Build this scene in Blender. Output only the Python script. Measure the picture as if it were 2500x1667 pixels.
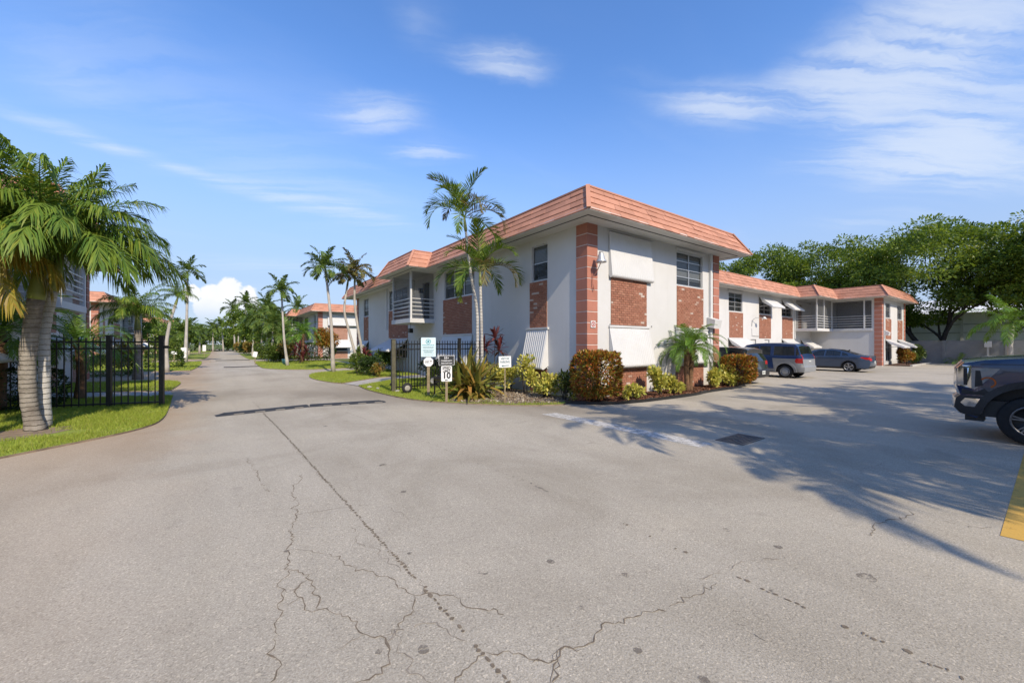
import bpy, bmesh, math, random
import numpy as np
from mathutils import Vector, Matrix
from mathutils.geometry import delaunay_2d_cdt

R = math.radians
for _o in list(bpy.data.objects): bpy.data.objects.remove(_o)
scene = bpy.context.scene
COL = scene.collection

# ------------------------------------------------------------------ camera
YAW = math.atan2(712, 972)          # camera turned right of the street direction (+Y)
CAM_H = 1.75
cam_d = bpy.data.cameras.new('camera')
cam_d.sensor_width = 36.0
cam_d.lens = 14.0
cam_d.shift_y = 6.5 / 2500
cam_d.clip_start = 0.05
cam_d.clip_end = 6000
cam = bpy.data.objects.new('camera', cam_d)
COL.objects.link(cam)
cam.location = (0, 0, CAM_H)
cam.rotation_euler = (R(90), 0, -YAW)
scene.camera = cam

# ------------------------------------------------------------------ light
SUN_EL = R(38.5)
SUN_AZ = R(187.0)                    # clockwise from +Y
sun_dir = Vector((math.sin(SUN_AZ) * math.cos(SUN_EL), math.cos(SUN_AZ) * math.cos(SUN_EL), math.sin(SUN_EL)))
sun_d = bpy.data.lights.new('sun', 'SUN')
sun_d.energy = 4.1
sun_d.angle = R(0.55)
sun_d.color = (1.0, 0.875, 0.69)
sun = bpy.data.objects.new('sun', sun_d)
COL.objects.link(sun)
sun.location = (0, -20, 30)
sun.rotation_euler = (-sun_dir).to_track_quat('-Z', 'Y').to_euler()

vs = scene.view_settings
vs.view_transform = 'Standard'
vs.look = 'None'
vs.exposure = 0.40
vs.gamma = 1.0
vs.use_curve_mapping = False

# ------------------------------------------------------------------ world: sky with cirrus and one far cumulus
world = bpy.data.worlds.new('World')
scene.world = world
world.use_nodes = True
wn, wl = world.node_tree.nodes, world.node_tree.links
wn.clear()

def N(tree_nodes, typ, **kw):
    n = tree_nodes.new(typ)
    for k, v in kw.items():
        if k in ('inputs',):
            for kk, vv in v.items(): n.inputs[kk].default_value = vv
        else: setattr(n, k, v)
    return n

def wmath(op, a, b=None, c=None, clamp=False):
    n = wn.new('ShaderNodeMath'); n.operation = op; n.use_clamp = clamp
    for i, q in enumerate((a, b, c)):
        if q is None: continue
        if isinstance(q, (int, float)): n.inputs[i].default_value = q
        else: wl.new(q, n.inputs[i])
    return n.outputs[0]

def build_world():
    out = wn.new('ShaderNodeOutputWorld')
    bg = wn.new('ShaderNodeBackground')
    sky = wn.new('ShaderNodeTexSky')
    sky.sky_type = 'NISHITA'; sky.sun_disc = False
    sky.sun_elevation = SUN_EL; sky.sun_rotation = SUN_AZ
    sky.air_density = 1.0; sky.dust_density = 0.3; sky.ozone_density = 2.0; sky.altitude = 0
    bg.inputs['Strength'].default_value = 0.15
    tc = wn.new('ShaderNodeTexCoord')
    nrm = wn.new('ShaderNodeVectorMath'); nrm.operation = 'NORMALIZE'
    wl.new(tc.outputs['Generated'], nrm.inputs[0])
    sep = wn.new('ShaderNodeSeparateXYZ'); wl.new(nrm.outputs[0], sep.inputs[0])
    dx, dy, dz = sep.outputs
    den = wmath('ADD', wmath('MAXIMUM', dz, 0.0), 0.06)
    comb = wn.new('ShaderNodeCombineXYZ')
    wl.new(wmath('DIVIDE', dx, den), comb.inputs[0]); wl.new(wmath('DIVIDE', dy, den), comb.inputs[1])
    P = comb.outputs[0]                       # position on a high, flat cloud layer
    def layer_pt(px, py):
        a = (px - 1250) / 972.0
        rx, ry, rz = a * math.cos(YAW) + math.sin(YAW), -a * math.sin(YAW) + math.cos(YAW), (840 - py) / 972.0
        l = math.sqrt(rx * rx + ry * ry + rz * rz)
        rx, ry, rz = rx / l, ry / l, rz / l
        return rx / (rz + 0.06), ry / (rz + 0.06)
    # warp
    nz = N(wn, 'ShaderNodeTexNoise'); nz.inputs['Scale'].default_value = 1.1; nz.inputs['Detail'].default_value = 6; nz.inputs['Roughness'].default_value = .62
    wl.new(P, nz.inputs['Vector'])
    wsub = wn.new('ShaderNodeVectorMath'); wsub.operation = 'SUBTRACT'; wl.new(nz.outputs['Color'], wsub.inputs[0]); wsub.inputs[1].default_value = (.5, .5, .5)
    wsc = wn.new('ShaderNodeVectorMath'); wsc.operation = 'SCALE'; wl.new(wsub.outputs[0], wsc.inputs[0]); wsc.inputs['Scale'].default_value = 0.36
    wadd = wn.new('ShaderNodeVectorMath'); wadd.operation = 'ADD'; wl.new(P, wadd.inputs[0]); wl.new(wsc.outputs[0], wadd.inputs[1])
    PW = wadd.outputs[0]
    total = None
    # wisps: (two ends as seen, half width in layer units, strength)
    wisps = [
        ((-40, 250), (500, 435), .06, .55), ((430, 420), (1000, 560), .11, .5), ((-60, 120), (300, 235), .16, .26),
        ((1120, 140), (1340, 156), .05, .95), ((800, 290), (1010, 272), .07, .95), ((950, 375), (1110, 372), .065, .8),
        ((1560, 190), (1800, 292), .055, .34), ((1630, 225), (1850, 262), .07, .55), ((1700, 275), (2000, 225), .11, .62),
        ((1950, 225), (2400, 120), .20, .85), ((2150, 30), (2480, 130), .22, .75), ((2040, 365), (2600, 230), .30, .95),
        ((1900, 395), (2180, 378), .10, .38), ((2130, 390), (2600, 440), .18, .85), ((960, 40), (1120, 70), .08, .22),
        ((2000, 540), (2300, 532), .12, .30), ((380, 640), (1000, 668), .22, .30), ((300, 310), (900, 400), .35, .14),
        ((60, 60), (500, 120), .3, .13), ((600, 480), (1000, 500), .35, .16),
    ]
    for (a, b, w, st) in wisps:
        ax, ay = layer_pt(*a); bx, by = layer_pt(*b)
        cx, cy = (ax + bx) / 2, (ay + by) / 2
        L = math.hypot(bx - ax, by - ay) / 2 * 1.25
        ang = math.atan2(by - ay, bx - ax)
        mp = wn.new('ShaderNodeMapping'); mp.vector_type = 'TEXTURE'
        mp.inputs['Location'].default_value = (cx, cy, 0); mp.inputs['Rotation'].default_value = (0, 0, ang)
        mp.inputs['Scale'].default_value = (L * 1.25, w * 2.3, 1)
        wl.new(PW, mp.inputs[0])
        ln = wn.new('ShaderNodeVectorMath'); ln.operation = 'LENGTH'; wl.new(mp.outputs[0], ln.inputs[0])
        mr = wn.new('ShaderNodeMapRange'); mr.interpolation_type = 'SMOOTHSTEP'
        mr.inputs[1].default_value = 1.1; mr.inputs[2].default_value = -.15; mr.inputs[3].default_value = 0; mr.inputs[4].default_value = st * 1.15
        wl.new(ln.outputs['Value'], mr.inputs[0])
        m = mr.outputs[0]
        total = m if total is None else wmath('ADD', total, m)
    # fine streaks through every wisp
    mp2 = wn.new('ShaderNodeMapping'); mp2.vector_type = 'TEXTURE'
    mp2.inputs['Rotation'].default_value = (0, 0, -.55); mp2.inputs['Scale'].default_value = (1.2, .15, 1)
    wl.new(PW, mp2.inputs[0])
    n2 = wn.new('ShaderNodeTexNoise'); n2.inputs['Scale'].default_value = 1.4; n2.inputs['Detail'].default_value = 6; n2.inputs['Roughness'].default_value = .58
    wl.new(mp2.outputs[0], n2.inputs['Vector'])
    sk = wn.new('ShaderNodeMapRange'); sk.interpolation_type = 'SMOOTHSTEP'
    for i_, v_ in enumerate((.32, .68, .12, 1.25)): sk.inputs[i_ + 1].default_value = v_
    wl.new(n2.outputs['Fac'], sk.inputs[0])
    total = wmath('MULTIPLY', wmath('POWER', total, 1.3), sk.outputs[0])
    # thin veil everywhere in the layer
    mpv = wn.new('ShaderNodeMapping'); mpv.inputs['Rotation'].default_value = (0, 0, .5); mpv.inputs['Scale'].default_value = (.6, 1.9, 1)
    wl.new(PW, mpv.inputs[0])
    nv = wn.new('ShaderNodeTexNoise'); nv.inputs['Scale'].default_value = .9; nv.inputs['Detail'].default_value = 5
    wl.new(mpv.outputs[0], nv.inputs['Vector'])
    veil = wn.new('ShaderNodeMapRange'); veil.interpolation_type = 'SMOOTHSTEP'
    veil.inputs[1].default_value = .48; veil.inputs[2].default_value = .85; veil.inputs[3].default_value = 0; veil.inputs[4].default_value = .16
    wl.new(nv.outputs['Fac'], veil.inputs[0])
    total = wmath('ADD', total, veil.outputs[0])
    total = wmath('MULTIPLY', wmath('TANH', wmath('MULTIPLY', total, 1.3)), .62)
    # fade of the layer at the horizon
    fade = wn.new('ShaderNodeMapRange'); fade.interpolation_type = 'SMOOTHSTEP'
    fade.inputs[1].default_value = .03; fade.inputs[2].default_value = .2; wl.new(dz, fade.inputs[0])
    total = wmath('MULTIPLY', total, fade.outputs[0])
    mix1 = wn.new('ShaderNodeMix'); mix1.data_type = 'RGBA'
    wl.new(total, mix1.inputs[0])
    # pale air near the horizon
    hz = wn.new('ShaderNodeMapRange'); hz.interpolation_type = 'SMOOTHERSTEP'
    hz.inputs[1].default_value = .60; hz.inputs[2].default_value = .0; hz.inputs[3].default_value = 0; hz.inputs[4].default_value = .88
    wl.new(dz, hz.inputs[0])
    mixh = wn.new('ShaderNodeMix'); mixh.data_type = 'RGBA'
    sat = wn.new('ShaderNodeHueSaturation'); sat.inputs['Saturation'].default_value = 1.16; sat.inputs['Value'].default_value = 1.24
    tint = wn.new('ShaderNodeMix'); tint.data_type = 'RGBA'; tint.blend_type = 'MULTIPLY'; tint.inputs[0].default_value = 1
    wl.new(sky.outputs[0], tint.inputs[6]); tint.inputs[7].default_value = (1.0, 1.0, 1.12, 1)
    wl.new(tint.outputs[2], sat.inputs['Color'])
    wl.new(hz.outputs[0], mixh.inputs[0]); wl.new(sat.outputs[0], mixh.inputs[6]); mixh.inputs[7].default_value = (2.15, 2.72, 3.75, 1)
    wl.new(mixh.outputs[2], mix1.inputs[6]); mix1.inputs[7].default_value = (4.4, 4.7, 5.05, 1)
    # cumulus: puffs gathered round one far bearing
    def tang(px, py):
        a = (px - 1250) / 972.0
        rx, ry, rz = a * math.cos(YAW) + math.sin(YAW), -a * math.sin(YAW) + math.cos(YAW), (840 - py) / 972.0
        h = math.hypot(rx, ry)
        return math.atan2(rx, ry), rz / h
    azn = wmath('ARCTAN2', dx, dy)
    hor = wmath('SQRT', wmath('ADD', wmath('MULTIPLY', dx, dx), wmath('MULTIPLY', dy, dy)))
    eln = wmath('DIVIDE', dz, wmath('MAXIMUM', hor, .001))
    cc = wn.new('ShaderNodeCombineXYZ'); wl.new(azn, cc.inputs[0]); wl.new(eln, cc.inputs[1])
    n3 = wn.new('ShaderNodeTexNoise'); n3.inputs['Scale'].default_value = 26; n3.inputs['Detail'].default_value = 6; n3.inputs['Roughness'].default_value = .58
    wl.new(cc.outputs[0], n3.inputs['Vector'])
    best = None
    for (px, py, r) in [(562, 706, 34), (520, 722, 36), (602, 730, 32), (552, 746, 46), (470, 716, 24), (625, 756, 26), (590, 770, 42), (500, 758, 34), (648, 782, 22)]:
        az0, el0 = tang(px, py)
        sc = 972 * (1 + ((px - 1250) / 972.0) ** 2)
        rr = r / sc * 1.02; re = r / (972 * math.sqrt(1 + ((px - 1250) / 972.0) ** 2))
        ddx = wmath('DIVIDE', wmath('SUBTRACT', azn, az0), rr)
        ddy = wmath('DIVIDE', wmath('SUBTRACT', eln, el0), re)
        dd = wmath('SQRT', wmath('ADD', wmath('MULTIPLY', ddx, ddx), wmath('MULTIPLY', ddy, ddy)))
        v = wmath('SUBTRACT', 1.0, dd)
        best = v if best is None else wmath('SMOOTH_MAX', best, v, .25)
    cv = wmath('ADD', best, wmath('MULTIPLY', wmath('SUBTRACT', n3.outputs['Fac'], .5), 1.3))
    cm = wn.new('ShaderNodeMapRange'); cm.interpolation_type = 'SMOOTHSTEP'
    cm.inputs[1].default_value = .02; cm.inputs[2].default_value = .26; cm.inputs[4].default_value = .95
    wl.new(cv, cm.inputs[0])
    # the cloud dissolves downwards into the haze
    lo = wn.new('ShaderNodeMapRange'); lo.interpolation_type = 'SMOOTHSTEP'; lo.inputs[1].default_value = .03; lo.inputs[2].default_value = .095
    wl.new(eln, lo.inputs[0])
    cf = wmath('MULTIPLY', cm.outputs[0], lo.outputs[0])
    mix2 = wn.new('ShaderNodeMix'); mix2.data_type = 'RGBA'
    wl.new(cf, mix2.inputs[0]); wl.new(mix1.outputs[2], mix2.inputs[6])
    ccol = wn.new('ShaderNodeMix'); ccol.data_type = 'RGBA'
    wl.new(n3.outputs['Fac'], ccol.inputs[0]); ccol.inputs[6].default_value = (4.6, 4.75, 5.2, 1); ccol.inputs[7].default_value = (5.7, 5.65, 5.7, 1)
    wl.new(ccol.outputs[2], mix2.inputs[7])
    wl.new(mix2.outputs[2], bg.inputs['Color'])
    wl.new(bg.outputs[0], out.inputs['Surface'])
build_world()

# ------------------------------------------------------------------ helpers
rnd = random.Random(7)
nrng = np.random.default_rng(11)

def tag(o, label=None, cat=None, group=None, kind=None):
    if label: o['label'] = label
    if cat: o['category'] = cat
    if group: o['group'] = group
    if kind: o['kind'] = kind
    return o

def link(name, mesh, mat=None, parent=None, kind=None, mtx=None):
    o = bpy.data.objects.new(name, mesh)
    COL.objects.link(o)
    if mat is not None and mesh is not None and not mesh.materials: mesh.materials.append(mat)
    if parent is not None: o.parent = parent
    if mtx is not None: o.matrix_local = mtx
    if kind: o['kind'] = kind
    return o

def thing(name, label, cat, loc=(0, 0, 0), rz=0, group=None):
    o = bpy.data.objects.new(name, None)
    COL.objects.link(o)
    o.empty_display_size = .2
    o.location = loc; o.rotation_euler = (0, 0, rz)
    return tag(o, label, cat, group)

def mesh_np(name, v, f, smooth=False):
    m = bpy.data.meshes.new(name)
    v = np.asarray(v, dtype=np.float32).reshape(-1, 3); f = np.asarray(f, dtype=np.int32)
    k = f.shape[1]
    m.vertices.add(len(v)); m.vertices.foreach_set('co', v.ravel())
    m.loops.add(f.size); m.loops.foreach_set('vertex_index', f.ravel())
    m.polygons.add(len(f)); m.polygons.foreach_set('loop_start', np.arange(0, f.size, k, dtype=np.int32))
    m.polygons.foreach_set('loop_total', np.full(len(f), k, dtype=np.int32))
    if smooth: m.polygons.foreach_set('use_smooth', np.ones(len(f), dtype=bool))
    m.update(calc_edges=True)
    return m

class MB:
    def __init__(s): s.v = []; s.f = []
    def add(s, pts, faces):
        b = len(s.v); s.v += [tuple(p) for p in pts]; s.f += [tuple(b + i for i in f) for f in faces]; return s
    def quad(s, a, b, c, d): return s.add((a, b, c, d), ((0, 1, 2, 3),))
    def poly(s, pts): return s.add(pts, (tuple(range(len(pts))),))
    def box(s, x0, y0, z0, x1, y1, z1):
        p = [(x0, y0, z0), (x1, y0, z0), (x1, y1, z0), (x0, y1, z0), (x0, y0, z1), (x1, y0, z1), (x1, y1, z1), (x0, y1, z1)]
        return s.add(p, ((0, 3, 2, 1), (4, 5, 6, 7), (0, 1, 5, 4), (1, 2, 6, 5), (2, 3, 7, 6), (3, 0, 4, 7)))
    def obox(s, o, a, b, c):        # corner + three edge vectors
        o, a, b, c = Vector(o), Vector(a), Vector(b), Vector(c)
        p = [o, o + a, o + a + b, o + b, o + c, o + a + c, o + a + b + c, o + b + c]
        fs = ((0, 3, 2, 1), (4, 5, 6, 7), (0, 1, 5, 4), (1, 2, 6, 5), (2, 3, 7, 6), (3, 0, 4, 7))
        if a.cross(b).dot(c) < 0: fs = tuple(tuple(reversed(q)) for q in fs)
        return s.add(p, fs)
    def prism(s, pts, z0, z1):      # plan outline, counter-clockwise
        n = len(pts)
        if sum(pts[i][0] * pts[(i + 1) % n][1] - pts[(i + 1) % n][0] * pts[i][1] for i in range(n)) < 0: pts = pts[::-1]
        p = [(x, y, z0) for x, y in pts] + [(x, y, z1) for x, y in pts]
        fs = [tuple(range(n - 1, -1, -1)), tuple(range(n, 2 * n))]
        fs += [(i, (i + 1) % n, n + (i + 1) % n, n + i) for i in range(n)]
        return s.add(p, fs)
    def tube(s, pts, rad, n=8, cap=True):
        pts = [Vector(p) for p in pts]
        if not isinstance(rad, (list, tuple)): rad = [rad] * len(pts)
        rings = []; up = None
        for i, p in enumerate(pts):
            t = (pts[min(i + 1, len(pts) - 1)] - pts[max(i - 1, 0)])
            t = t.normalized() if t.length > 1e-9 else Vector((0, 0, 1))
            if up is None: up = Vector((1, 0, 0)) if abs(t.x) < .9 else Vector((0, 1, 0))
            u = (up - t * up.dot(t)).normalized(); w = t.cross(u); up = u
            rings.append([p + (u * math.cos(2 * math.pi * k / n) + w * math.sin(2 * math.pi * k / n)) * rad[i] for k in range(n)])
        b = len(s.v)
        for r in rings: s.v += [tuple(q) for q in r]
        for i in range(len(pts) - 1):
            for k in range(n):
                s.f.append((b + i * n + k, b + i * n + (k + 1) % n, b + (i + 1) * n + (k + 1) % n, b + (i + 1) * n + k))
        if cap:
            s.f.append(tuple(b + k for k in range(n - 1, -1, -1))); s.f.append(tuple(b + (len(pts) - 1) * n + k for k in range(n)))
        return s
    def lathe(s, prof, n=16, axis='z', c=(0, 0, 0)):
        b = len(s.v)
        for r, h in prof:
            for k in range(n):
                a = 2 * math.pi * k / n
                q = (r * math.cos(a), r * math.sin(a), h) if axis == 'z' else (r * math.cos(a), h, r * math.sin(a)) if axis == 'y' else (h, r * math.cos(a), r * math.sin(a))
                s.v.append((q[0] + c[0], q[1] + c[1], q[2] + c[2]))
        for i in range(len(prof) - 1):
            for k in range(n): s.f.append((b + i * n + k, b + i * n + (k + 1) % n, b + (i + 1) * n + (k + 1) % n, b + (i + 1) * n + k))
        return s
    def mesh(s, name, smooth=False):
        m = bpy.data.meshes.new(name); m.from_pydata(s.v, [], s.f); m.update()
        if smooth: m.polygons.foreach_set('use_smooth', np.ones(len(m.polygons), dtype=bool))
        return m
    def build(s, name, mat=None, parent=None, kind=None, smooth=False, mtx=None):
        return link(name, s.mesh(name, smooth), mat, parent, kind, mtx)

# ------------------------------------------------------------------ materials
MT = {}
def nodes(name):
    m = bpy.data.materials.new(name); m.use_nodes = True
    nt = m.node_tree; nt.nodes.clear()
    out = nt.nodes.new('ShaderNodeOutputMaterial'); bs = nt.nodes.new('ShaderNodeBsdfPrincipled')
    nt.links.new(bs.outputs[0], out.inputs[0])
    MT[name] = m
    return m, nt, bs, out

def noise(nt, vec, scale, detail=4, rough=.55, dist=0):
    n = nt.nodes.new('ShaderNodeTexNoise'); n.inputs['Scale'].default_value = scale; n.inputs['Detail'].default_value = detail
    n.inputs['Roughness'].default_value = rough; n.inputs['Distortion'].default_value = dist
    if vec is not None: nt.links.new(vec, n.inputs['Vector'])
    return n.outputs['Fac']

def ramp(nt, fac, stops, interp='LINEAR'):
    r = nt.nodes.new('ShaderNodeValToRGB'); r.color_ramp.interpolation = interp
    e = r.color_ramp.elements
    while len(e) < len(stops): e.new(.5)
    for el, (p, c) in zip(e, stops):
        el.position = p; el.color = (c[0], c[1], c[2], 1) if len(c) == 3 else c
    nt.links.new(fac, r.inputs[0]); return r.outputs[0]

def mixc(nt, fac, a, b, mode='MIX'):
    m = nt.nodes.new('ShaderNodeMix'); m.data_type = 'RGBA'; m.blend_type = mode
    for i, q in ((0, fac), (6, a), (7, b)):
        if isinstance(q, (int, float)): m.inputs[i].default_value = q
        elif isinstance(q, (tuple, list)): m.inputs[i].default_value = (q[0], q[1], q[2], 1)
        else: nt.links.new(q, m.inputs[i])
    return m.outputs[2]

def mrange(nt, v, a, b, c=0., d=1., smooth=True):
    n = nt.nodes.new('ShaderNodeMapRange')
    if smooth: n.interpolation_type = 'SMOOTHSTEP'
    for i, q in enumerate((a, b, c, d)): n.inputs[i + 1].default_value = q
    nt.links.new(v, n.inputs[0]); return n.outputs[0]

def nmath(nt, op, a, b=None):
    n = nt.nodes.new('ShaderNodeMath'); n.operation = op
    for i, q in enumerate((a, b)):
        if q is None: continue
        if isinstance(q, (int, float)): n.inputs[i].default_value = q
        else: nt.links.new(q, n.inputs[i])
    return n.outputs[0]

def bump(nt, bs, h, strength=.3, dist=.01):
    b = nt.nodes.new('ShaderNodeBump'); b.inputs['Strength'].default_value = strength; b.inputs['Distance'].default_value = dist
    nt.links.new(h, b.inputs['Height']); nt.links.new(b.outputs[0], bs.inputs['Normal'])

def wpos(nt): return nt.nodes.new('ShaderNodeNewGeometry').outputs['Position']
def opos(nt): return nt.nodes.new('ShaderNodeTexCoord').outputs['Object']

def mat(name, col, rough=.6, var=.12, scale=3., fine=60., fbump=0., metal=0., spec=.4, dirt=None, coat=0., isl=0., world=True):
    m, nt, bs, out = nodes(name)
    p = wpos(nt) if world else opos(nt)
    base = (col[0], col[1], col[2])
    c = base
    if var > 0:
        n1 = noise(nt, p, scale, 5, .6)
        lo = tuple(x * (1 - var) for x in base); hi = tuple(min(1, x * (1 + var)) for x in base)
        c = ramp(nt, n1, [(.3, lo), (.7, hi)])
    if isl > 0:
        g = nt.nodes.new('ShaderNodeNewGeometry').outputs['Random Per Island']
        oi = nt.nodes.new('ShaderNodeObjectInfo').outputs['Random']
        rr = nmath(nt, 'FRACT', nmath(nt, 'ADD', g, nmath(nt, 'MULTIPLY', oi, 7.31)))
        k = ramp(nt, rr, [(0, (1 - isl,) * 3), (1, (1 + isl * .5,) * 3)])
        c = mixc(nt, 1.0, c, k, 'MULTIPLY')
    if dirt:
        dc, amt, ds = dirt
        n2 = noise(nt, p, ds, 6, .65)
        c = mixc(nt, mrange(nt, n2, .52, .75, 0, amt), c, dc)
    if isinstance(c, tuple): bs.inputs['Base Color'].default_value = (*c, 1)
    else: nt.links.new(c, bs.inputs['Base Color'])
    bs.inputs['Roughness'].default_value = rough; bs.inputs['Metallic'].default_value = metal
    bs.inputs['Specular IOR Level'].default_value = spec
    if coat: bs.inputs['Coat Weight'].default_value = coat; bs.inputs['Coat Roughness'].default_value = .04
    if fbump > 0: bump(nt, bs, noise(nt, p, fine, 5, .6), fbump, .01)
    return m

def leafmat(name, cols, trans=.3, rough=.45, spec=.35, patch=0.):
    m, nt, bs, out = nodes(name)
    g = nt.nodes.new('ShaderNodeNewGeometry').outputs['Random Per Island']
    oi = nt.nodes.new('ShaderNodeObjectInfo').outputs['Random']
    rr = nmath(nt, 'FRACT', nmath(nt, 'ADD', g, nmath(nt, 'MULTIPLY', oi, 3.7)))
    if patch:
        rr = nmath(nt, 'ADD', nmath(nt, 'MULTIPLY', rr, 1 - patch), nmath(nt, 'MULTIPLY', mrange(nt, noise(nt, opos(nt), 4.5, 2), .32, .68, 0, 1, False), patch))
    n = len(cols)
    c = ramp(nt, rr, [(i / (n - 1) if n > 1 else 0, q) for i, q in enumerate(cols)])
    nt.links.new(c, bs.inputs['Base Color']); bs.inputs['Roughness'].default_value = rough; bs.inputs['Specular IOR Level'].default_value = spec
    tr = nt.nodes.new('ShaderNodeBsdfTranslucent')
    nt.links.new(mixc(nt, 1., c, (1.15, 1.1, .55), 'MULTIPLY'), tr.inputs['Color'])
    mx = nt.nodes.new('ShaderNodeMixShader'); mx.inputs[0].default_value = trans
    nt.links.new(bs.outputs[0], mx.inputs[1]); nt.links.new(tr.outputs[0], mx.inputs[2]); nt.links.new(mx.outputs[0], out.inputs[0])
    return m
STUCCO = mat('stucco', (.555, .552, .545), .88, .05, .5, 45, .22, spec=.2, dirt=((.50, .49, .46), .30, .9))
STUCCO2 = mat('stucco_far', (.565, .56, .545), .9, .05, .5, 40, .1, spec=.2)
SOFFIT = mat('soffit_paint', (.60, .59, .56), .8, .06, 1.2, 40, .05, spec=.25, dirt=((.42, .38, .32), .35, 1.6))
TILE = mat('roof_tile', (.455, .222, .147), .82, .10, 1.3, 55, .30, spec=.2, isl=.15, dirt=((.40, .20, .145), .45, 2.3))
CAPM = mat('roof_cap', (.465, .23, .154), .8, .08, 2, 50, .15, spec=.2)
DECK = mat('roof_deck', (.45, .43, .40), .9, .1, 1)
QUOIN = mat('quoin_paint', (.385, .160, .112), .75, .08, 1.5, 60, .18, spec=.25, isl=.07, dirt=((.44, .22, .16), .3, 3))
JOINT = mat('joint_paint', (.66, .60, .56), .85, .06, 3)
MORTAR = mat('mortar', (.44, .36, .30), .95, .1, 10, 90, .2)
AWN = mat('awning_enamel', (.57, .57, .565), .42, .05, 1.5, spec=.4, dirt=((.52, .51, .48), .3, 2.2))
WHITE = mat('white_paint', (.57, .57, .56), .5, .04, 3)
ALU = mat('aluminium', (.52, .53, .54), .38, .05, 6, metal=.55)
STEEL = mat('galvanised', (.40, .40, .39), .45, .15, 12, metal=.6)
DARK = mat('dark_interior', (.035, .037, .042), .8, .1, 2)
INTER = mat('interior_wall', (.22, .215, .21), .9, .06, 1)
DOORB = mat('door_brown', (.16, .085, .05), .5, .15, 3)
BLACKM = mat('black_iron', (.012, .012, .013), .42, .2, 8, 60, .08, spec=.45)
OLIVE = mat('sunlit_iron', (.085, .078, .05), .55, .25, 9, 60, .1)  # iron with the olive cast of sunlight put into its colour
CONC = mat('concrete', (.38, .36, .33), .9, .12, 1.4, 70, .25, dirt=((.25, .23, .19), .5, 1.1))
GREYW = mat('wall_concrete', (.20, .205, .205), .9, .12, .8, 40, .2, dirt=((.12, .13, .08), .55, .7))
WAREH = mat('warehouse_paint', (.72, .73, .73), .8, .06, .3, dirt=((.4, .4, .4), .3, .4))
RUBBER = mat('rubber', (.018, .018, .019), .75, .2, 14, 80, .15, spec=.3)
BUMPM = mat('bump_rubber', (.030, .032, .036), .7, .25, 6, 80, .15)
REFL = mat('bump_stripe', (.16, .145, .12), .7, .2, 12)
WOODP = mat('post_wood', (.23, .18, .11), .8, .25, 8, 50, .2)
MULCH = mat('mulch', (.105, .055, .035), .95, .45, 14, 60, .9)
DIRT = mat('bare_soil', (.22, .165, .115), .95, .35, 5, 50, .6)
CRACK = mat('crack_tar', (.165, .132, .095), .95, .35, 14)
CRACK2 = mat('crack_dust', (.22, .19, .155), .95, .3, 14)
GRATE = mat('cast_iron', (.13, .12, .11), .6, .3, 20, metal=.4)
STONE = mat('pale_stone', (.30, .285, .25), .9, .2, 10, 40, .3)

def m_brick():
    m, nt, bs, out = nodes('brick')
    p = wpos(nt)
    g = nt.nodes.new('ShaderNodeNewGeometry').outputs['Random Per Island']
    oi = nt.nodes.new('ShaderNodeObjectInfo').outputs['Random']
    rr = nmath(nt, 'FRACT', nmath(nt, 'ADD', g, nmath(nt, 'MULTIPLY', oi, 5.13)))
    c = ramp(nt, rr, [(0, (.25, .115, .075)), (.3, (.33, .15, .10)), (.6, (.29, .125, .08)), (.93, (.37, .18, .12)), (.962, (.34, .17, .115)), (.972, (.52, .42, .36)), (1, (.46, .36, .30))])
    k = ramp(nt, noise(nt, p, 30, 4), [(.3, (.8,) * 3), (.7, (1.15,) * 3)])
    nt.links.new(mixc(nt, 1, c, k, 'MULTIPLY'), bs.inputs['Base Color'])
    bs.inputs['Roughness'].default_value = .88; bs.inputs['Specular IOR Level'].default_value = .2
    bump(nt, bs, noise(nt, p, 80, 4), .3, .006)
    return m
BRICK = m_brick()
def weather(m):
    nt = m.node_tree; bs = [n for n in nt.nodes if n.type == 'BSDF_PRINCIPLED'][0]; src = bs.inputs['Base Color'].links[0].from_socket
    p = wpos(nt); s = nt.nodes.new('ShaderNodeSeparateXYZ'); nt.links.new(p, s.inputs[0])
    w = noise(nt, p, 2.2, 5, .65)
    base = mrange(nt, nmath(nt, 'SUBTRACT', s.outputs[2], nmath(nt, 'MULTIPLY', nmath(nt, 'SUBTRACT', w, .4), .9)), .45, .0, 0, .5)
    c = mixc(nt, base, src, (.34, .30, .25))
    mp = nt.nodes.new('ShaderNodeMapping'); mp.inputs['Scale'].default_value = (3.5, 3.5, .22); nt.links.new(p, mp.inputs[0])
    st = noise(nt, mp.outputs[0], 1.3, 5, .6)
    c = mixc(nt, mrange(nt, st, .56, .72, 0, .16), c, (.40, .385, .35))
    nt.links.new(c, bs.inputs['Base Color'])
weather(STUCCO); weather(STUCCO2)

def m_farbrick():
    m, nt, bs, out = nodes('brick_far')
    tc = nt.nodes.new('ShaderNodeTexCoord').outputs['Object']
    s = nt.nodes.new('ShaderNodeSeparateXYZ'); nt.links.new(tc, s.inputs[0])
    cb = nt.nodes.new('ShaderNodeCombineXYZ'); nt.links.new(nmath(nt, 'ADD', s.outputs[0], s.outputs[1]), cb.inputs[0]); nt.links.new(s.outputs[2], cb.inputs[1])
    b = nt.nodes.new('ShaderNodeTexBrick'); nt.links.new(cb.outputs[0], b.inputs['Vector'])
    b.inputs['Scale'].default_value = 1.; b.inputs['Brick Width'].default_value = .215; b.inputs['Row Height'].default_value = .075; b.inputs['Mortar Size'].default_value = .006
    b.inputs['Color1'].default_value = (.25, .11, .07, 1); b.inputs['Color2'].default_value = (.36, .17, .11, 1); b.inputs['Mortar'].default_value = (.42, .33, .27, 1)
    nt.links.new(b.outputs[0], bs.inputs['Base Color']); bs.inputs['Roughness'].default_value = .9
    return m
FBRICK = m_farbrick()

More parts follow.
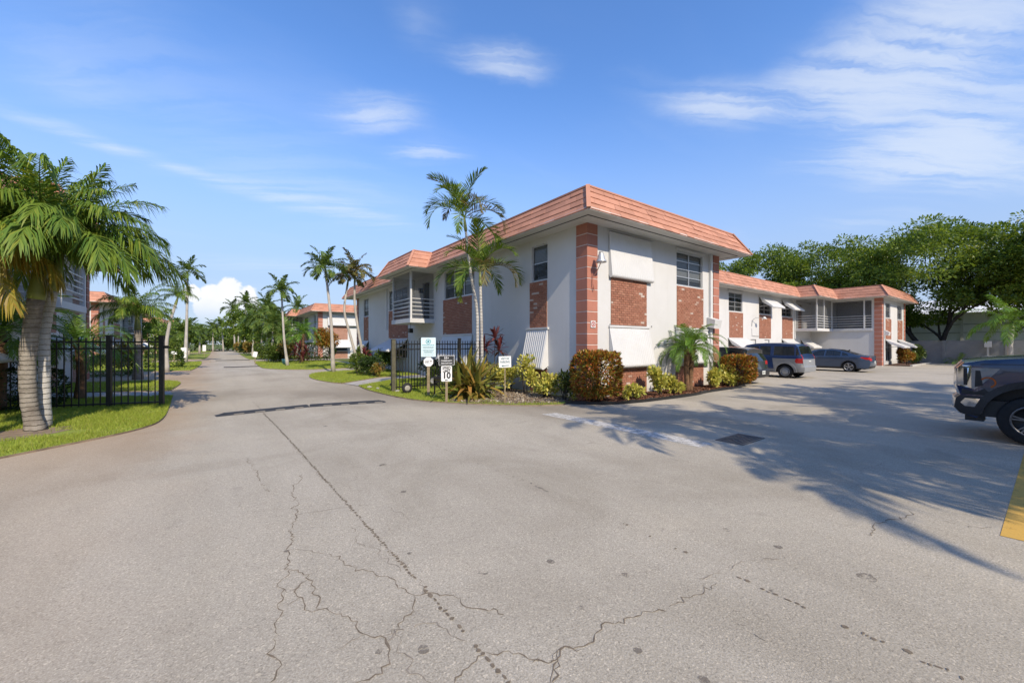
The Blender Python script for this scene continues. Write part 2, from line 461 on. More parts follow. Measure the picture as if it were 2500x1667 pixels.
def m_glass(name, tint=(.02, .025, .03), tf=.45):
    m, nt, bs, out = nodes(name)
    bs.inputs['Base Color'].default_value = (*tint, 1); bs.inputs['Roughness'].default_value = .04; bs.inputs['Specular IOR Level'].default_value = .8
    tr = nt.nodes.new('ShaderNodeBsdfTransparent'); tr.inputs[0].default_value = (.8, .83, .85, 1)
    mx = nt.nodes.new('ShaderNodeMixShader'); mx.inputs[0].default_value = tf
    nt.links.new(bs.outputs[0], mx.inputs[1]); nt.links.new(tr.outputs[0], mx.inputs[2]); nt.links.new(mx.outputs[0], out.inputs[0])
    return m
GLASS = m_glass('window_glass', (.05, .055, .06), .55)
CARGLASS = m_glass('car_glass', (.012, .015, .018), .12)

def m_screen():
    m, nt, bs, out = nodes('insect_screen')
    bs.inputs['Base Color'].default_value = (.10, .105, .11, 1); bs.inputs['Roughness'].default_value = .7
    tr = nt.nodes.new('ShaderNodeBsdfTransparent'); mx = nt.nodes.new('ShaderNodeMixShader'); mx.inputs[0].default_value = .55
    nt.links.new(bs.outputs[0], mx.inputs[1]); nt.links.new(tr.outputs[0], mx.inputs[2]); nt.links.new(mx.outputs[0], out.inputs[0])
    return m
SCREEN = m_screen()

def m_blind():
    m, nt, bs, out = nodes('window_blind')
    p = wpos(nt); s = nt.nodes.new('ShaderNodeSeparateXYZ'); nt.links.new(p, s.inputs[0])
    w = nmath(nt, 'FRACT', nmath(nt, 'MULTIPLY', s.outputs[2], 22.))
    c = ramp(nt, w, [(0, (.16, .16, .16)), (.3, (.46, .46, .45)), (.8, (.52, .52, .5)), (1, (.16, .16, .16))])
    nt.links.new(c, bs.inputs['Base Color']); bs.inputs['Roughness'].default_value = .8
    return m
BLIND = m_blind()

def m_asphalt():
    m, nt, bs, out = nodes('asphalt')
    p = wpos(nt); s = nt.nodes.new('ShaderNodeSeparateXYZ'); nt.links.new(p, s.inputs[0])
    agg = noise(nt, p, 90, 4, .75)
    c = ramp(nt, agg, [(.22, (.235, .206, .162)), (.5, (.405, .364, .294)), (.76, (.575, .53, .445))])
    vo = nt.nodes.new('ShaderNodeTexVoronoi'); vo.inputs['Scale'].default_value = 95; nt.links.new(p, vo.inputs['Vector'])
    sp = nt.nodes.new('ShaderNodeSeparateXYZ'); nt.links.new(vo.outputs['Color'], sp.inputs[0])
    chips = ramp(nt, sp.outputs[0], [(0, (.68,) * 3), (.12, (.9,) * 3), (.5, (1.,) * 3), (.88, (1.06,) * 3), (1, (1.42, 1.4, 1.36))])
    c = mixc(nt, .85, c, chips, 'MULTIPLY')
    big = noise(nt, p, .33, 6, .6, .6)
    c = mixc(nt, 1, c, ramp(nt, big, [(.28, (.76, .745, .72)), (.5, (.99, .99, .99)), (.72, (1.13, 1.12, 1.10))]), 'MULTIPLY')
    # wheel paths and long worn streaks along the drive
    mp = nt.nodes.new('ShaderNodeMapping'); mp.inputs['Scale'].default_value = (1.1, .12, 1); nt.links.new(p, mp.inputs[0])
    st = noise(nt, mp.outputs[0], 1.1, 5, .6)
    c = mixc(nt, 1, c, ramp(nt, st, [(.3, (.90, .89, .87)), (.7, (1.05, 1.05, 1.05))]), 'MULTIPLY')
    # oil and dirt blotches
    bl = noise(nt, p, 1.35, 6, .68, .4)
    c = mixc(nt, mrange(nt, bl, .60, .74, 0, .32), c, (.17, .15, .125))
    sm = noise(nt, p, 5.2, 3, .5)
    c = mixc(nt, mrange(nt, sm, .735, .79, 0, .75), c, (.085, .075, .062))
    # iron-rich sprinkler stain along the left edge
    w = noise(nt, p, .9, 5, .6)
    d = nmath(nt, 'ADD', s.outputs[0], nmath(nt, 'MULTIPLY', nmath(nt, 'SUBTRACT', w, .5), 1.6))
    rust = nmath(nt, 'MULTIPLY', mrange(nt, d, .2, -1.5, 0, .42), mrange(nt, s.outputs[1], 6.0, 11.0, .35, 1.))
    c = mixc(nt, rust, c, (.36, .215, .105))
    # soil washed from the planting beds on the right of the drive
    dr = nmath(nt, 'ADD', s.outputs[0], nmath(nt, 'MULTIPLY', nmath(nt, 'SUBTRACT', w, .5), 2.4))
    e1 = mrange(nt, nmath(nt, 'ADD', dr, nmath(nt, 'MULTIPLY', s.outputs[1], .62)), 10.2, 12.4, 0, 1)
    e2 = mrange(nt, s.outputs[0], 9.6, 7.4, 0, 1)
    c = mixc(nt, nmath(nt, 'MULTIPLY', nmath(nt, 'MULTIPLY', nmath(nt, 'MULTIPLY', e1, e2), mrange(nt, s.outputs[1], 20, 14, 0, 1)), .55), c, (.19, .158, .12))
    nt.links.new(c, bs.inputs['Base Color'])
    bs.inputs['Roughness'].default_value = .92; bs.inputs['Specular IOR Level'].default_value = .25
    bump(nt, bs, nmath(nt, 'ADD', agg, nmath(nt, 'MULTIPLY', sp.outputs[0], .5)), .5, .012)
    return m
ASPH = m_asphalt()

def m_paint(name, col, lo, hi):
    m, nt, bs, out = nodes(name)
    p = wpos(nt)
    n1 = noise(nt, p, 9, 6, .75, .3); n2 = noise(nt, p, 90, 3, .7)
    f = mrange(nt, nmath(nt, 'ADD', n1, nmath(nt, 'MULTIPLY', nmath(nt, 'SUBTRACT', n2, .5), .5)), lo, hi, 0, 1)
    nt.links.new(ramp(nt, noise(nt, p, 60, 3), [(.3, tuple(x * .85 for x in col)), (.7, col)]), bs.inputs['Base Color'])
    bs.inputs['Roughness'].default_value = .8
    tr = nt.nodes.new('ShaderNodeBsdfTransparent'); mx = nt.nodes.new('ShaderNodeMixShader')
    nt.links.new(f, mx.inputs[0]); nt.links.new(bs.outputs[0], mx.inputs[2]); nt.links.new(tr.outputs[0], mx.inputs[1]); nt.links.new(mx.outputs[0], out.inputs[0])
    return m
PAINTW = m_paint('worn_white_line', (.56, .54, .50), .30, .56)
PAINTY = m_paint('worn_yellow_line', (.60, .36, .07), .30, .42)
STAIN = m_paint('oil_stain', (.20, .17, .135), .36, .66)

def m_soil(name, cols, sc):
    m, nt, bs, out = nodes(name); p = wpos(nt)
    n1 = noise(nt, p, sc, 6, .65)
    nt.links.new(ramp(nt, n1, [(.3, cols[0]), (.5, cols[1]), (.7, cols[2])]), bs.inputs['Base Color'])
    bs.inputs['Roughness'].default_value = .95; bs.inputs['Specular IOR Level'].default_value = .1
    bump(nt, bs, noise(nt, p, 45, 4), .6, .02)
    return m
LAWN = m_soil('lawn', [(.22, .19, .07), (.22, .27, .055), (.25, .33, .055)], 1.2)
GROUND = m_soil('ground_cover', [(.10, .12, .04), (.11, .14, .04), (.14, .16, .06)], .05)
GRASS = leafmat('grass_blade', [(.20, .27, .035), (.30, .37, .05), (.35, .40, .06), (.25, .33, .04), (.40, .37, .10)], .35, .6, .2)
PALML = leafmat('palm_leaf', [(.065, .135, .02), (.11, .19, .025), (.18, .25, .033), (.085, .165, .022), (.27, .30, .04)], .30, .5, .28)
PALMY = leafmat('palm_leaf_yellow', [(.30, .25, .03), (.42, .31, .04), (.22, .22, .03), (.40, .24, .05)], .35, .45, .4)
PALMD = leafmat('palm_leaf_dry', [(.16, .13, .045), (.10, .12, .03), (.22, .15, .06), (.075, .11, .03)], .3, .5, .3)
PALMF = leafmat('palm_leaf_far', [(.07, .13, .025), (.11, .17, .03), (.16, .21, .04)], .3, .45, .35)
DATEL = leafmat('date_leaf', [(.09, .19, .025), (.13, .25, .03), (.19, .29, .04)], .3, .4, .4)
TREEL = leafmat('tree_leaf', [(.07, .125, .018), (.11, .18, .022), (.17, .24, .027), (.23, .29, .033)], .42, .42, .4)
TREEL2 = leafmat('tree_leaf_light', [(.09, .16, .03), (.13, .21, .035), (.19, .26, .04)], .34, .45, .35)
CROT = leafmat('croton_leaf', [(.06, .10, .02), (.16, .12, .02), (.07, .12, .02), (.46, .15, .02), (.15, .03, .018), (.44, .30, .04), (.09, .15, .025), (.50, .20, .03), (.07, .12, .022)], .25, .4, .35, .6)
SCHEF = leafmat('variegated_leaf', [(.13, .20, .03), (.55, .48, .09), (.42, .42, .07), (.62, .54, .14), (.24, .29, .04), (.12, .18, .03)], .25, .42, .35, .3)
DKLEAF = leafmat('dark_shrub_leaf', [(.022, .045, .012), (.035, .065, .015), (.06, .10, .02)], .22, .4, .4)
TIRED = leafmat('ti_leaf', [(.09, .02, .024), (.13, .028, .03), (.06, .018, .02), (.20, .06, .055)], .25, .35, .45)
BRONZE = leafmat('bronze_leaf', [(.10, .13, .025), (.18, .15, .03), (.36, .19, .05), (.14, .16, .03), (.30, .26, .05), (.30, .13, .04)], .25, .4, .4)
HEDGEL = leafmat('hedge_leaf', [(.05, .09, .018), (.09, .14, .022), (.15, .19, .03)], .25, .4, .4)
BARK = mat('bark', (.05, .042, .034), .95, .35, 3, 25, .6, spec=.15)

def m_trunk(name, a, b, ring=11.):
    m, nt, bs, out = nodes(name); p = opos(nt); s = nt.nodes.new('ShaderNodeSeparateXYZ'); nt.links.new(p, s.inputs[0])
    n1 = noise(nt, p, 3.2, 5, .65)
    zz = nmath(nt, 'ADD', nmath(nt, 'MULTIPLY', s.outputs[2], ring), nmath(nt, 'MULTIPLY', n1, 1.2))
    fr = nmath(nt, 'FRACT', zz)
    rg = mrange(nt, fr, .0, .22, 0, 1)
    c = ramp(nt, n1, [(.35, a), (.62, b)])
    c = mixc(nt, 1, c, ramp(nt, rg, [(0, (.5, .48, .44)), (1, (1, 1, 1))]), 'MULTIPLY')
    c = mixc(nt, mrange(nt, noise(nt, p, 7, 5, .7), .58, .72, 0, .7), c, (.10, .10, .065))
    nt.links.new(c, bs.inputs['Base Color']); bs.inputs['Roughness'].default_value = .9
    bump(nt, bs, nmath(nt, 'ADD', rg, nmath(nt, 'MULTIPLY', noise(nt, p, 40, 4), .5)), .7, .02)
    return m
TRUNK = m_trunk('palm_trunk', (.15, .125, .10), (.29, .26, .22))
TRUNKW = m_trunk('palm_trunk_pale', (.34, .33, .31), (.48, .46, .43), 9)
TRUNKF = mat('palm_trunk_far', (.38, .35, .31), .9, .2, 2)
SHAFT = mat('crownshaft', (.16, .19, .05), .45, .25, 2.5, spec=.45)
FIBRE = mat('palm_fibre', (.15, .085, .045), .95, .4, 12, 40, .8)

# ------------------------------------------------------------------ ground, paving, lawns
def sheet(name, outline, z, material, kind='structure', parent=None):
    bm = bmesh.new()
    vs_ = [bm.verts.new((x, y, z)) for x, y in outline]
    f = bm.faces.new(vs_)
    if f.normal.z < 0: f.normal_flip()
    f.normal_update()
    if f.normal.z < 0: f.normal_flip()
    bmesh.ops.triangulate(bm, faces=bm.faces[:])
    m = bpy.data.meshes.new(name); bm.to_mesh(m); bm.free()
    return link(name, m, material, parent, kind)

def smooth_path(pts, it=2, closed=False):
    for _ in range(it):
        q = []
        n = len(pts)
        for i in range(n if closed else n - 1):
            a, b = pts[i], pts[(i + 1) % n]
            q += [(a[0] * .75 + b[0] * .25, a[1] * .75 + b[1] * .25), (a[0] * .25 + b[0] * .75, a[1] * .25 + b[1] * .75)]
        pts = q if closed else [pts[0]] + q + [pts[-1]]
    return pts

gm = MB().quad((-1500, -1500, -.03), (1500, -1500, -.03), (1500, 2500, -.03), (-1500, 2500, -.03)).build('ground', GROUND, kind='structure')
road = sheet('asphalt_road', [(-14, -30), (60, -30), (60, 13.05), (10, 40), (10, 165), (-12, 165), (-3, 60), (-14, 40)], 0, ASPH)

def in_poly(x, y, poly):
    ins = False; n = len(poly)
    for i in range(n):
        x1, y1 = poly[i]; x2, y2 = poly[(i + 1) % n]
        if (y1 > y) != (y2 > y) and x < (x2 - x1) * (y - y1) / (y2 - y1) + x1: ins = not ins
    return ins

def in_poly_np(P, poly):
    x, y = P[:, 0], P[:, 1]; ins = np.zeros(len(P), bool); n = len(poly)
    for i in range(n):
        x1, y1 = poly[i]; x2, y2 = poly[(i + 1) % n]
        if y1 == y2: continue
        c = ((y1 > y) != (y2 > y)) & (x < (x2 - x1) * (y - y1) / (y2 - y1) + x1)
        ins ^= c
    return ins

def raised(name, outline, h, material):
    mb = MB(); n = len(outline)
    o = sheet(name, outline, h, material)
    sk = MB()
    for i in range(n):
        (x1, y1), (x2, y2) = outline[i], outline[(i + 1) % n]
        sk.quad((x1, y1, -.02), (x2, y2, -.02), (x2, y2, h), (x1, y1, h))
    sk.build('lawn_edge', DIRT if material is LAWN else material, o)
    return o

def blades(name, poly, dens, h0, h1, wid, label, material=GRASS, bald=None, zb=.035):
    xs = [p[0] for p in poly]; ys = [p[1] for p in poly]
    a = (max(xs) - min(xs)) * (max(ys) - min(ys)); n = int(a * dens)
    P = np.stack([nrng.uniform(min(xs), max(xs), n), nrng.uniform(min(ys), max(ys), n)], 1)
    P = P[in_poly_np(P, poly)]
    # clumpy density
    k = np.sin(P[:, 0] * 3.1 + np.sin(P[:, 1] * 2.3) * 1.7) * np.sin(P[:, 1] * 2.7 + np.sin(P[:, 0] * 1.9) * 1.3)
    keep = nrng.uniform(0, 1, len(P)) < .72 + .38 * k
    if bald is not None:
        for (bx, by, br) in bald: keep &= (np.hypot(P[:, 0] - bx, P[:, 1] - by) > br * nrng.uniform(.55, 1.25, len(P)))
    P = P[keep]; n = len(P)
    ang = nrng.uniform(0, 6.283, n); h = nrng.uniform(h0, h1, n); lean = nrng.normal(0, .5, (n, 2)) * h[:, None]
    dxy = np.stack([np.cos(ang), np.sin(ang)], 1) * (wid * nrng.uniform(.6, 1.3, n))[:, None]
    V = np.zeros((n, 3, 3))
    V[:, 0, :2] = P - dxy; V[:, 1, :2] = P + dxy; V[:, 2, :2] = P + lean
    V[:, :2, 2] = zb - .01; V[:, 2, 2] = zb + h
    F = np.arange(n * 3).reshape(n, 3)
    o = link(name, mesh_np(name, V, F), material, None, 'stuff')
    return tag(o, label, 'grass', kind='stuff')

# left lawn in front of and behind the fence
LL = smooth_path([(-2.71, 9.51), (-2.2, 10.02), (-1.7, 10.52), (-1.27, 11.13), (-1.06, 11.92), (-1.1, 13.77), (-1.28, 17.4)], 2)
lawn1 = LL + [(-5.0, 19.0), (-9, 20.5), (-9, 4.2), (-6.2, 6.6), (-4.3, 8.2)]
raised('lawn_left_corner', lawn1, .035, LAWN)
blades('grass', lawn1, 2600, .03, .085, .006, 'short bright green grass around the leaning palm and iron fence on the left', bald=[(-3.2, 11.7, .75), (-2.4, 11.3, .35), (-4.6, 11.0, .8), (-5.5, 9.5, .6)])
walk1 = [(-1.28, 17.5), (-1.48, 19.29), (-4.88, 20.91), (-9, 22.6), (-9, 20.7), (-5, 19.1)]
sheet('path_left', walk1, .02, CONC)
lawn2 = smooth_path([(-1.5, 19.5), (-1.42, 21.5), (-1.4, 23.2), (-1.75, 24.6), (-2.9, 25.2)], 2) + [(-9, 26.4), (-9, 22.8), (-4.9, 21.05)]
raised('lawn_left_middle', lawn2, .035, LAWN)
blades('grass', lawn2, 700, .04, .09, .009, 'strip of mown grass beyond the concrete path behind the left fence')
lawn3 = smooth_path([(-1.6, 33.5), (-1.4, 36), (-1.3, 44), (-1.5, 50)], 1) + [(-9, 50), (-9, 36.2), (-5, 34.4)]
raised('lawn_left_far', lawn3, .035, LAWN)
blades('grass', lawn3, 180, .05, .10, .016, 'mown grass with small white signs further up the left side')
lawn3b = [(-1.6, 58), (-1.4, 62), (-1.4, 92), (-12, 92), (-12, 62)]
raised('lawn_left_distant', lawn3b, .03, LAWN)
# right: corner lawn by the gate
LR = smooth_path([(4.62, 17.09), (4.50, 15.6), (4.53, 14.46), (4.68, 12.51), (5.01, 11.38), (5.45, 10.65), (6.05, 9.82), (6.99, 8.77), (7.9, 8.35)], 2)
lawn4 = LR + [(9.16, 8.9), (9.16, 19.4), (6.86, 19.2)]
raised('lawn_right_corner', lawn4, .035, LAWN)
g4 = LR + [(8.3, 9.3), (7.0, 10.2), (6.2, 11.6), (8.2, 12.6), (8.2, 19), (6.86, 19.0)]
blades('grass', g4, 1900, .03, .08, .007, 'short grass around the sign posts and open gate on the right corner', bald=[(6.2, 10.9, .8), (7.2, 9.7, .8), (6.7, 11.2, .8), (6.0, 10.5, .45), (8.0, 9.2, .7)])
walk2 = [(4.39, 18.5), (4.62, 17.2), (6.86, 19.35), (9.16, 19.5), (9.16, 21.2), (6.6, 20.6)]
sheet('path_right', walk2, .02, CONC)
lawn5 = smooth_path([(4.35, 18.65), (4.04, 19.4), (3.75, 21), (3.73, 23.2), (4.2, 25.6), (5.4, 26.9), (6.9, 27.3)], 2) + [(9.16, 27.8), (9.16, 21.3), (6.5, 20.75)]
raised('lawn_right_middle', lawn5, .035, LAWN)
blades('grass', lawn5, 700, .04, .09, .009, 'rounded patch of mown grass below the slim palm and red shrubs')
lawn6 = smooth_path([(4.9, 30.1), (3.5, 31.0), (2.6, 33), (2.4, 34.5), (2.5, 40), (2.7, 47)], 2) + [(9.16, 47), (9.16, 30.3)]
raised('lawn_right_far', lawn6, .035, LAWN)
blades('grass', lawn6, 180, .05, .10, .015, 'grass verge in front of the hedges of the second building')
lawn7 = [(2.7, 54), (2.6, 60), (2.7, 90), (12, 90), (12, 54)]
raised('lawn_right_distant', lawn7, .03, LAWN)
lawn8 = [(2.9, 97), (2.9, 150), (14, 150), (14, 97)]
raised('lawn_distant', lawn8, .03, LAWN)
lawn9 = [(-1.6, 99), (-1.8, 150), (-14, 150), (-14, 99)]
raised('lawn_distant', lawn9, .03, LAWN)

# mulch bed along the front of the near building
bed = smooth_path([(8.2, 8.55), (8.58, 8.16), (9.09, 7.61), (10.2, 7.40), (10.81, 7.36), (13.06, 7.28), (14.22, 7.52), (16.59, 7.5), (17.6, 7.7)], 2)
bedp = bed + [(17.6, 8.6), (9.2, 8.57)]
sheet('mulch_bed', bedp, .045, MULCH)
eg = thing('bed_edging', 'low dark strip edging the mulch bed at the foot of the near building', 'edging')
eb = MB()
for i in range(len(bed) - 1):
    a, b = Vector((*bed[i], 0)), Vector((*bed[i + 1], 0)); t = (b - a)
    n_ = Vector((t.y, -t.x, 0)).normalized() * .05
    w_ = .085 + .012 * math.sin(i * 1.7)
    eb.obox(a - n_ * .2 - t * .02, t * 1.04, n_ * 1.6, (0, 0, w_))
eb.build('edging_strip', BLACKM, eg)
# mulch chips and pebbles
def chips(name, poly, n, s, material, label, z=.05, cat='mulch'):
    xs = [p[0] for p in poly]; ys = [p[1] for p in poly]
    P = np.stack([nrng.uniform(min(xs), max(xs), n), nrng.uniform(min(ys), max(ys), n)], 1); P = P[in_poly_np(P, poly)]; n = len(P)
    V = np.zeros((n, 4, 3)); a = nrng.uniform(0, 6.28, n); l = nrng.uniform(.5, 1.4, n) * s
    d = np.stack([np.cos(a), np.sin(a), nrng.normal(0, .4, n)], 1) * l[:, None]; e = np.stack([-np.sin(a), np.cos(a), nrng.normal(0, .5, n)], 1) * (l * .4)[:, None]
    c = np.concatenate([P, np.full((n, 1), z + s * .3)], 1)
    V[:, 0] = c - d; V[:, 1] = c - e; V[:, 2] = c + d; V[:, 3] = c + e + np.array([0, 0, s * .2])
    F = np.arange(n * 4).reshape(n, 4)
    return tag(link(name, mesh_np(name, V, F), material, None, 'stuff'), label, cat, kind='stuff')
CHIP = leafmat('mulch_chip', [(.14, .06, .035), (.20, .085, .05), (.09, .05, .035), (.28, .16, .10)], 0, .9, .1)
chips('mulch_chips', bedp, 9000, .035, CHIP, 'reddish brown bark chips covering the bed below the near building')
LIT = leafmat('leaf_litter', [(.30, .24, .16), (.20, .14, .09), (.42, .38, .30), (.15, .11, .08)], 0, .9, .1)
soilp = [(5.55, 10.75), (6.1, 9.95), (6.9, 9.1), (7.8, 8.6), (9.0, 8.9), (9.0, 12.4), (6.6, 12.3), (6.0, 11.6)]
sheet('bare_soil', soilp, .041, DIRT)
chips('leaf_litter', soilp, 2600, .04, LIT, 'dry leaf litter and small stones on the bare soil by the signs', cat='litter')
for (x, y, r) in [(-3.2, 11.7, .8), (-4.7, 11.0, .9), (-5.6, 9.4, .7)]:
    pts = [(x + r * math.cos(k * .4) * (1 + .25 * math.sin(k * 2.3 + x)), y + r * .8 * math.sin(k * .4) * (1 + .2 * math.cos(k * 3.1))) for k in range(16)]
    sheet('bare_soil', pts[:15], .040, DIRT)

# ------------------------------------------------------------------ cracks, seam, stains, painted lines
FX, FCX, FHY = 972.0, 1250.0, 840.0
def gp(px, py, z=0.):               # a point of the photograph laid on the level ground
    a = (px - FCX) / FX; b = (FHY - py) / FX; t = (z - CAM_H) / b
    return ((a * math.cos(YAW) + math.sin(YAW)) * t, (-a * math.sin(YAW) + math.cos(YAW)) * t)

CRK = [0]
def crack(pts, w, material=CRACK, name='crack', broken=0., z=.003, jit=.35):
    """A jagged ribbon; 'broken' leaves gaps where the crack has closed."""
    r = random.Random(int(abs(pts[0][0]) * 977) % 9999)
    w *= .74; CRK[0] += 1; z = .0022 + CRK[0] * .00003
    P = [Vector((*p, 0)) for p in pts]; fine = []
    for i in range(len(P) - 1):
        d = P[i + 1] - P[i]; L = d.length
        k = max(2, min(70, int(L / max(.028, w * 2.2)))); n_ = Vector((-d.y, d.x, 0)).normalized() if L else Vector((1, 0, 0))
        off = 0.
        for j in range(k):
            off = off * .55 + r.gauss(0, .011 + w * .35); fine.append(P[i] + d * (j / k) + n_ * (off if j else 0))
    fine.append(P[-1]); n = len(fine); Lf, Rt = [], []
    for i in range(n):
        d = fine[min(i + 1, n - 1)] - fine[max(i - 1, 0)]; d = d.normalized() if d.length > 1e-6 else Vector((1, 0, 0)); n_ = Vector((-d.y, d.x, 0))
        ww = w * (.25 + .9 * r.random() ** 1.4) * (.3 if i in (0, n - 1) else 1)
        Lf.append(fine[i] + n_ * ww * r.uniform(.3, .7)); Rt.append(fine[i] - n_ * ww * r.uniform(.3, .7))
    mb = MB()
    for i in range(n):
        for q in (Lf[i], Rt[i]): mb.v.append((q.x, q.y, z))
    skip = 0
    for i in range(n - 1):
        if skip: skip -= 1; continue
        if r.random() < broken * .5: skip = r.randrange(1, 3); continue
        mb.f.append((2 * i, 2 * i + 1, 2 * i + 3, 2 * i + 2))
    return mb.build(name, material, road)

def seam(pts, w, material=CRACK, gap=.5, z=.0036):
    """Worn construction joint: a row of separate crumbled pits."""
    r = random.Random(int(abs(pts[0][0]) * 551) % 9999); mb = MB()
    for i in range(len(pts) - 1):
        a, b = Vector((*pts[i], 0)), Vector((*pts[i + 1], 0)); d = b - a; L = d.length; t = d.normalized(); n_ = Vector((-t.y, t.x, 0)); x = 0.
        while x < L:
            l = r.uniform(.5, 1.7) * w
            if r.random() > gap * .45:
                c = a + t * (x + l / 2) + n_ * r.gauss(0, w * .16); k = 7; base = len(mb.v); ph = r.uniform(0, 6.28); ww = w * r.uniform(.25, .62)
                for j in range(k):
                    an = ph + j / k * 6.2832; q = c + t * math.cos(an) * l * .46 * r.uniform(.7, 1.0) + n_ * math.sin(an) * ww * r.uniform(.65, 1.0); mb.v.append((q.x, q.y, z + (base // 7 % 40) * .00002))
                mb.f.append(tuple(range(base, base + k)))
            x += l * 1.06
    return mb.build('seam', material, road)

seam([(.80, 14.5), (.88, 12.6)], .035, CRACK2, 1.2)
seam([(.88, 11.9), (.96, 10), (1.02, 8.2), (1.08, 6), (1.14, 3.9), (1.18, 2.6), (1.21, 1.55), (1.22, 1.0)], .036, CRACK, .3)
crack([(.88, 11.9), (.96, 10), (1.02, 8.2), (1.08, 6), (1.14, 3.9), (1.18, 2.6)], .012, CRACK2, 'crack', .1, z=.0028)
K = .4764
def Z(*pts): return [gp(400 + x * K, 920 + y * K) for x, y in pts]
for pts, w, br in [
    (Z((705, 500), (700, 530), (665, 570), (655, 605), (690, 630), (668, 665), (680, 710), (660, 760), (650, 830), (640, 890), (632, 960), (645, 985)), .016, 0),
    (Z((645, 985), (615, 1030), (600, 1080), (605, 1120), (590, 1190), (575, 1290), (562, 1390), (555, 1430), (605, 1475), (575, 1530), (540, 1568)), .013, 0),
    (Z((645, 985), (690, 1000), (745, 1012), (755, 1060), (775, 1090), (790, 1170), (800, 1190)), .014, .05),
    (Z((735, 1040), (670, 1100), (710, 1130), (725, 1170), (800, 1190), (880, 1215), (960, 1250), (1020, 1315), (1060, 1330), (1110, 1325), (1140, 1360), (1150, 1420), (1160, 1470), (1120, 1520), (980, 1568)), .017, 0),
    (Z((845, 905), (900, 930), (950, 965), (1020, 985), (1090, 1015), (1160, 1030), (1200, 1080), (1275, 1115), (1380, 1105), (1500, 1130), (1600, 1185), (1690, 1185), (1760, 1225)), .014, .04),
    (Z((1275, 1115), (1280, 1165), (1265, 1215), (1200, 1265), (1165, 1295), (1140, 1325)), .013, .1),
    (Z((960, 770), (985, 800), (990, 850), (1080, 875), (1095, 905), (1150, 940), (1210, 975), (1215, 1000)), .011, .12),
    (Z((680, 708), (800, 690), (900, 670), (980, 660), (1060, 658), (1150, 668), (1230, 710), (1275, 750)), .011, .12),
    (Z((420, 415), (430, 440), (460, 450), (455, 470), (485, 490), (485, 520), (520, 555), (530, 590)), .014, .2),
    (Z((1000, 480), (990, 520), (945, 545), (960, 570), (1015, 600)), .010, .3),
    (Z((390, 640), (430, 695), (550, 680), (660, 662)), .009, .25),
    (Z((655, 885), (760, 890), (850, 905)), .009, .35), (Z((1140, 1360), (1180, 1310), (1350, 1260), (1400, 1255), (1450, 1290), (1520, 1345), (1600, 1375), (1650, 1410)), .012, .08),
    (Z((1650, 1410), (1740, 1405), (1820, 1415), (1900, 1450), (1960, 1465), (2010, 1450), (2030, 1400), (2140, 1395)), .013, .05),
    (Z((1180, 1290), (1210, 1330), (1200, 1380), (1250, 1430), (1260, 1520), (1330, 1535), (1370, 1568)), .012, .15),
    (Z((1640, 1420), (1560, 1490), (1490, 1568)), .013, .1), (Z((590, 1175), (640, 1170), (700, 1130)), .010, .2), (Z((600, 1090), (660, 1095), (735, 1040)), .008, .2),
    (Z((890, 1395), (960, 1350), (1020, 1320)), .010, .25), (Z((2015, 1450), (2000, 1500), (1985, 1568)), .016, .05),
]: crack(pts, w, CRACK if w > .012 else CRACK2, 'crack', br)
K2 = 1200 / 2352
def Z2(*pts): return [gp(1300 + x * K2, 920 + y * K2) for x, y in pts]
for pts, w, br in [
    (Z2((0, 1365), (100, 1360), (120, 1310), (190, 1300), (270, 1275), (310, 1220), (330, 1185), (440, 1180), (520, 1140), (640, 1105), (740, 1055), (860, 1020), (880, 985)), .014, .03),
    (Z2((120, 1310), (100, 1400), (85, 1464)), .016, .05), (Z2((770, 960), (870, 940), (960, 905), (1060, 875), (1210, 860)), .012, .15),
    (Z2((1600, 755), (1640, 730), (1660, 700), (1715, 680), (1780, 675), (1815, 650), (1800, 640)), .014, 0), (Z2((1815, 648), (1900, 670), (2050, 710), (2200, 720), (2352, 770)), .010, .3),
    (Z2((1240, 480), (1300, 470)), .012, .2), (Z2((1570, 465), (1575, 440), (1700, 410)), .012, .2), (Z2((940, 1170), (1040, 1210), (1150, 1275)), .008, .4),
    (Z2((1180, 170), (1400, 250), (1700, 270), (2000, 250), (2220, 256)), .012, .4), (Z2((40, 240), (400, 320), (700, 400), (860, 430)), .010, .45),
]: crack(pts, w, CRACK if w > .013 else CRACK2, 'crack', br)
# broken second seam drifting towards the lower right
seam(Z2((0, 520), (90, 555)), .04, CRACK2, .8)
for pts in (Z2((430, 700), (470, 720)), Z2((525, 750), (560, 762)), Z2((680, 818), (730, 838)), Z2((950, 945), (1045, 982)), Z2((1085, 1010), (1160, 1040)), Z2((1200, 1055), (1300, 1100)), Z2((1470, 1190), (1500, 1200)), Z2((1570, 1225), (1690, 1275)), Z2((1765, 1295), (1805, 1315)), Z2((1850, 1355), (1980, 1400)), Z2((2000, 1420), (2130, 1464))):
    seam(pts, .034, CRACK, .5)
seam(Z((930, 180), (1100, 240), (1250, 295), (1400, 355), (1500, 400)), .03, CRACK2, 1.3)
seam(Z((1600, 440), (1700, 480), (1850, 530), (1980, 590)), .035, CRACK2, 1.4)
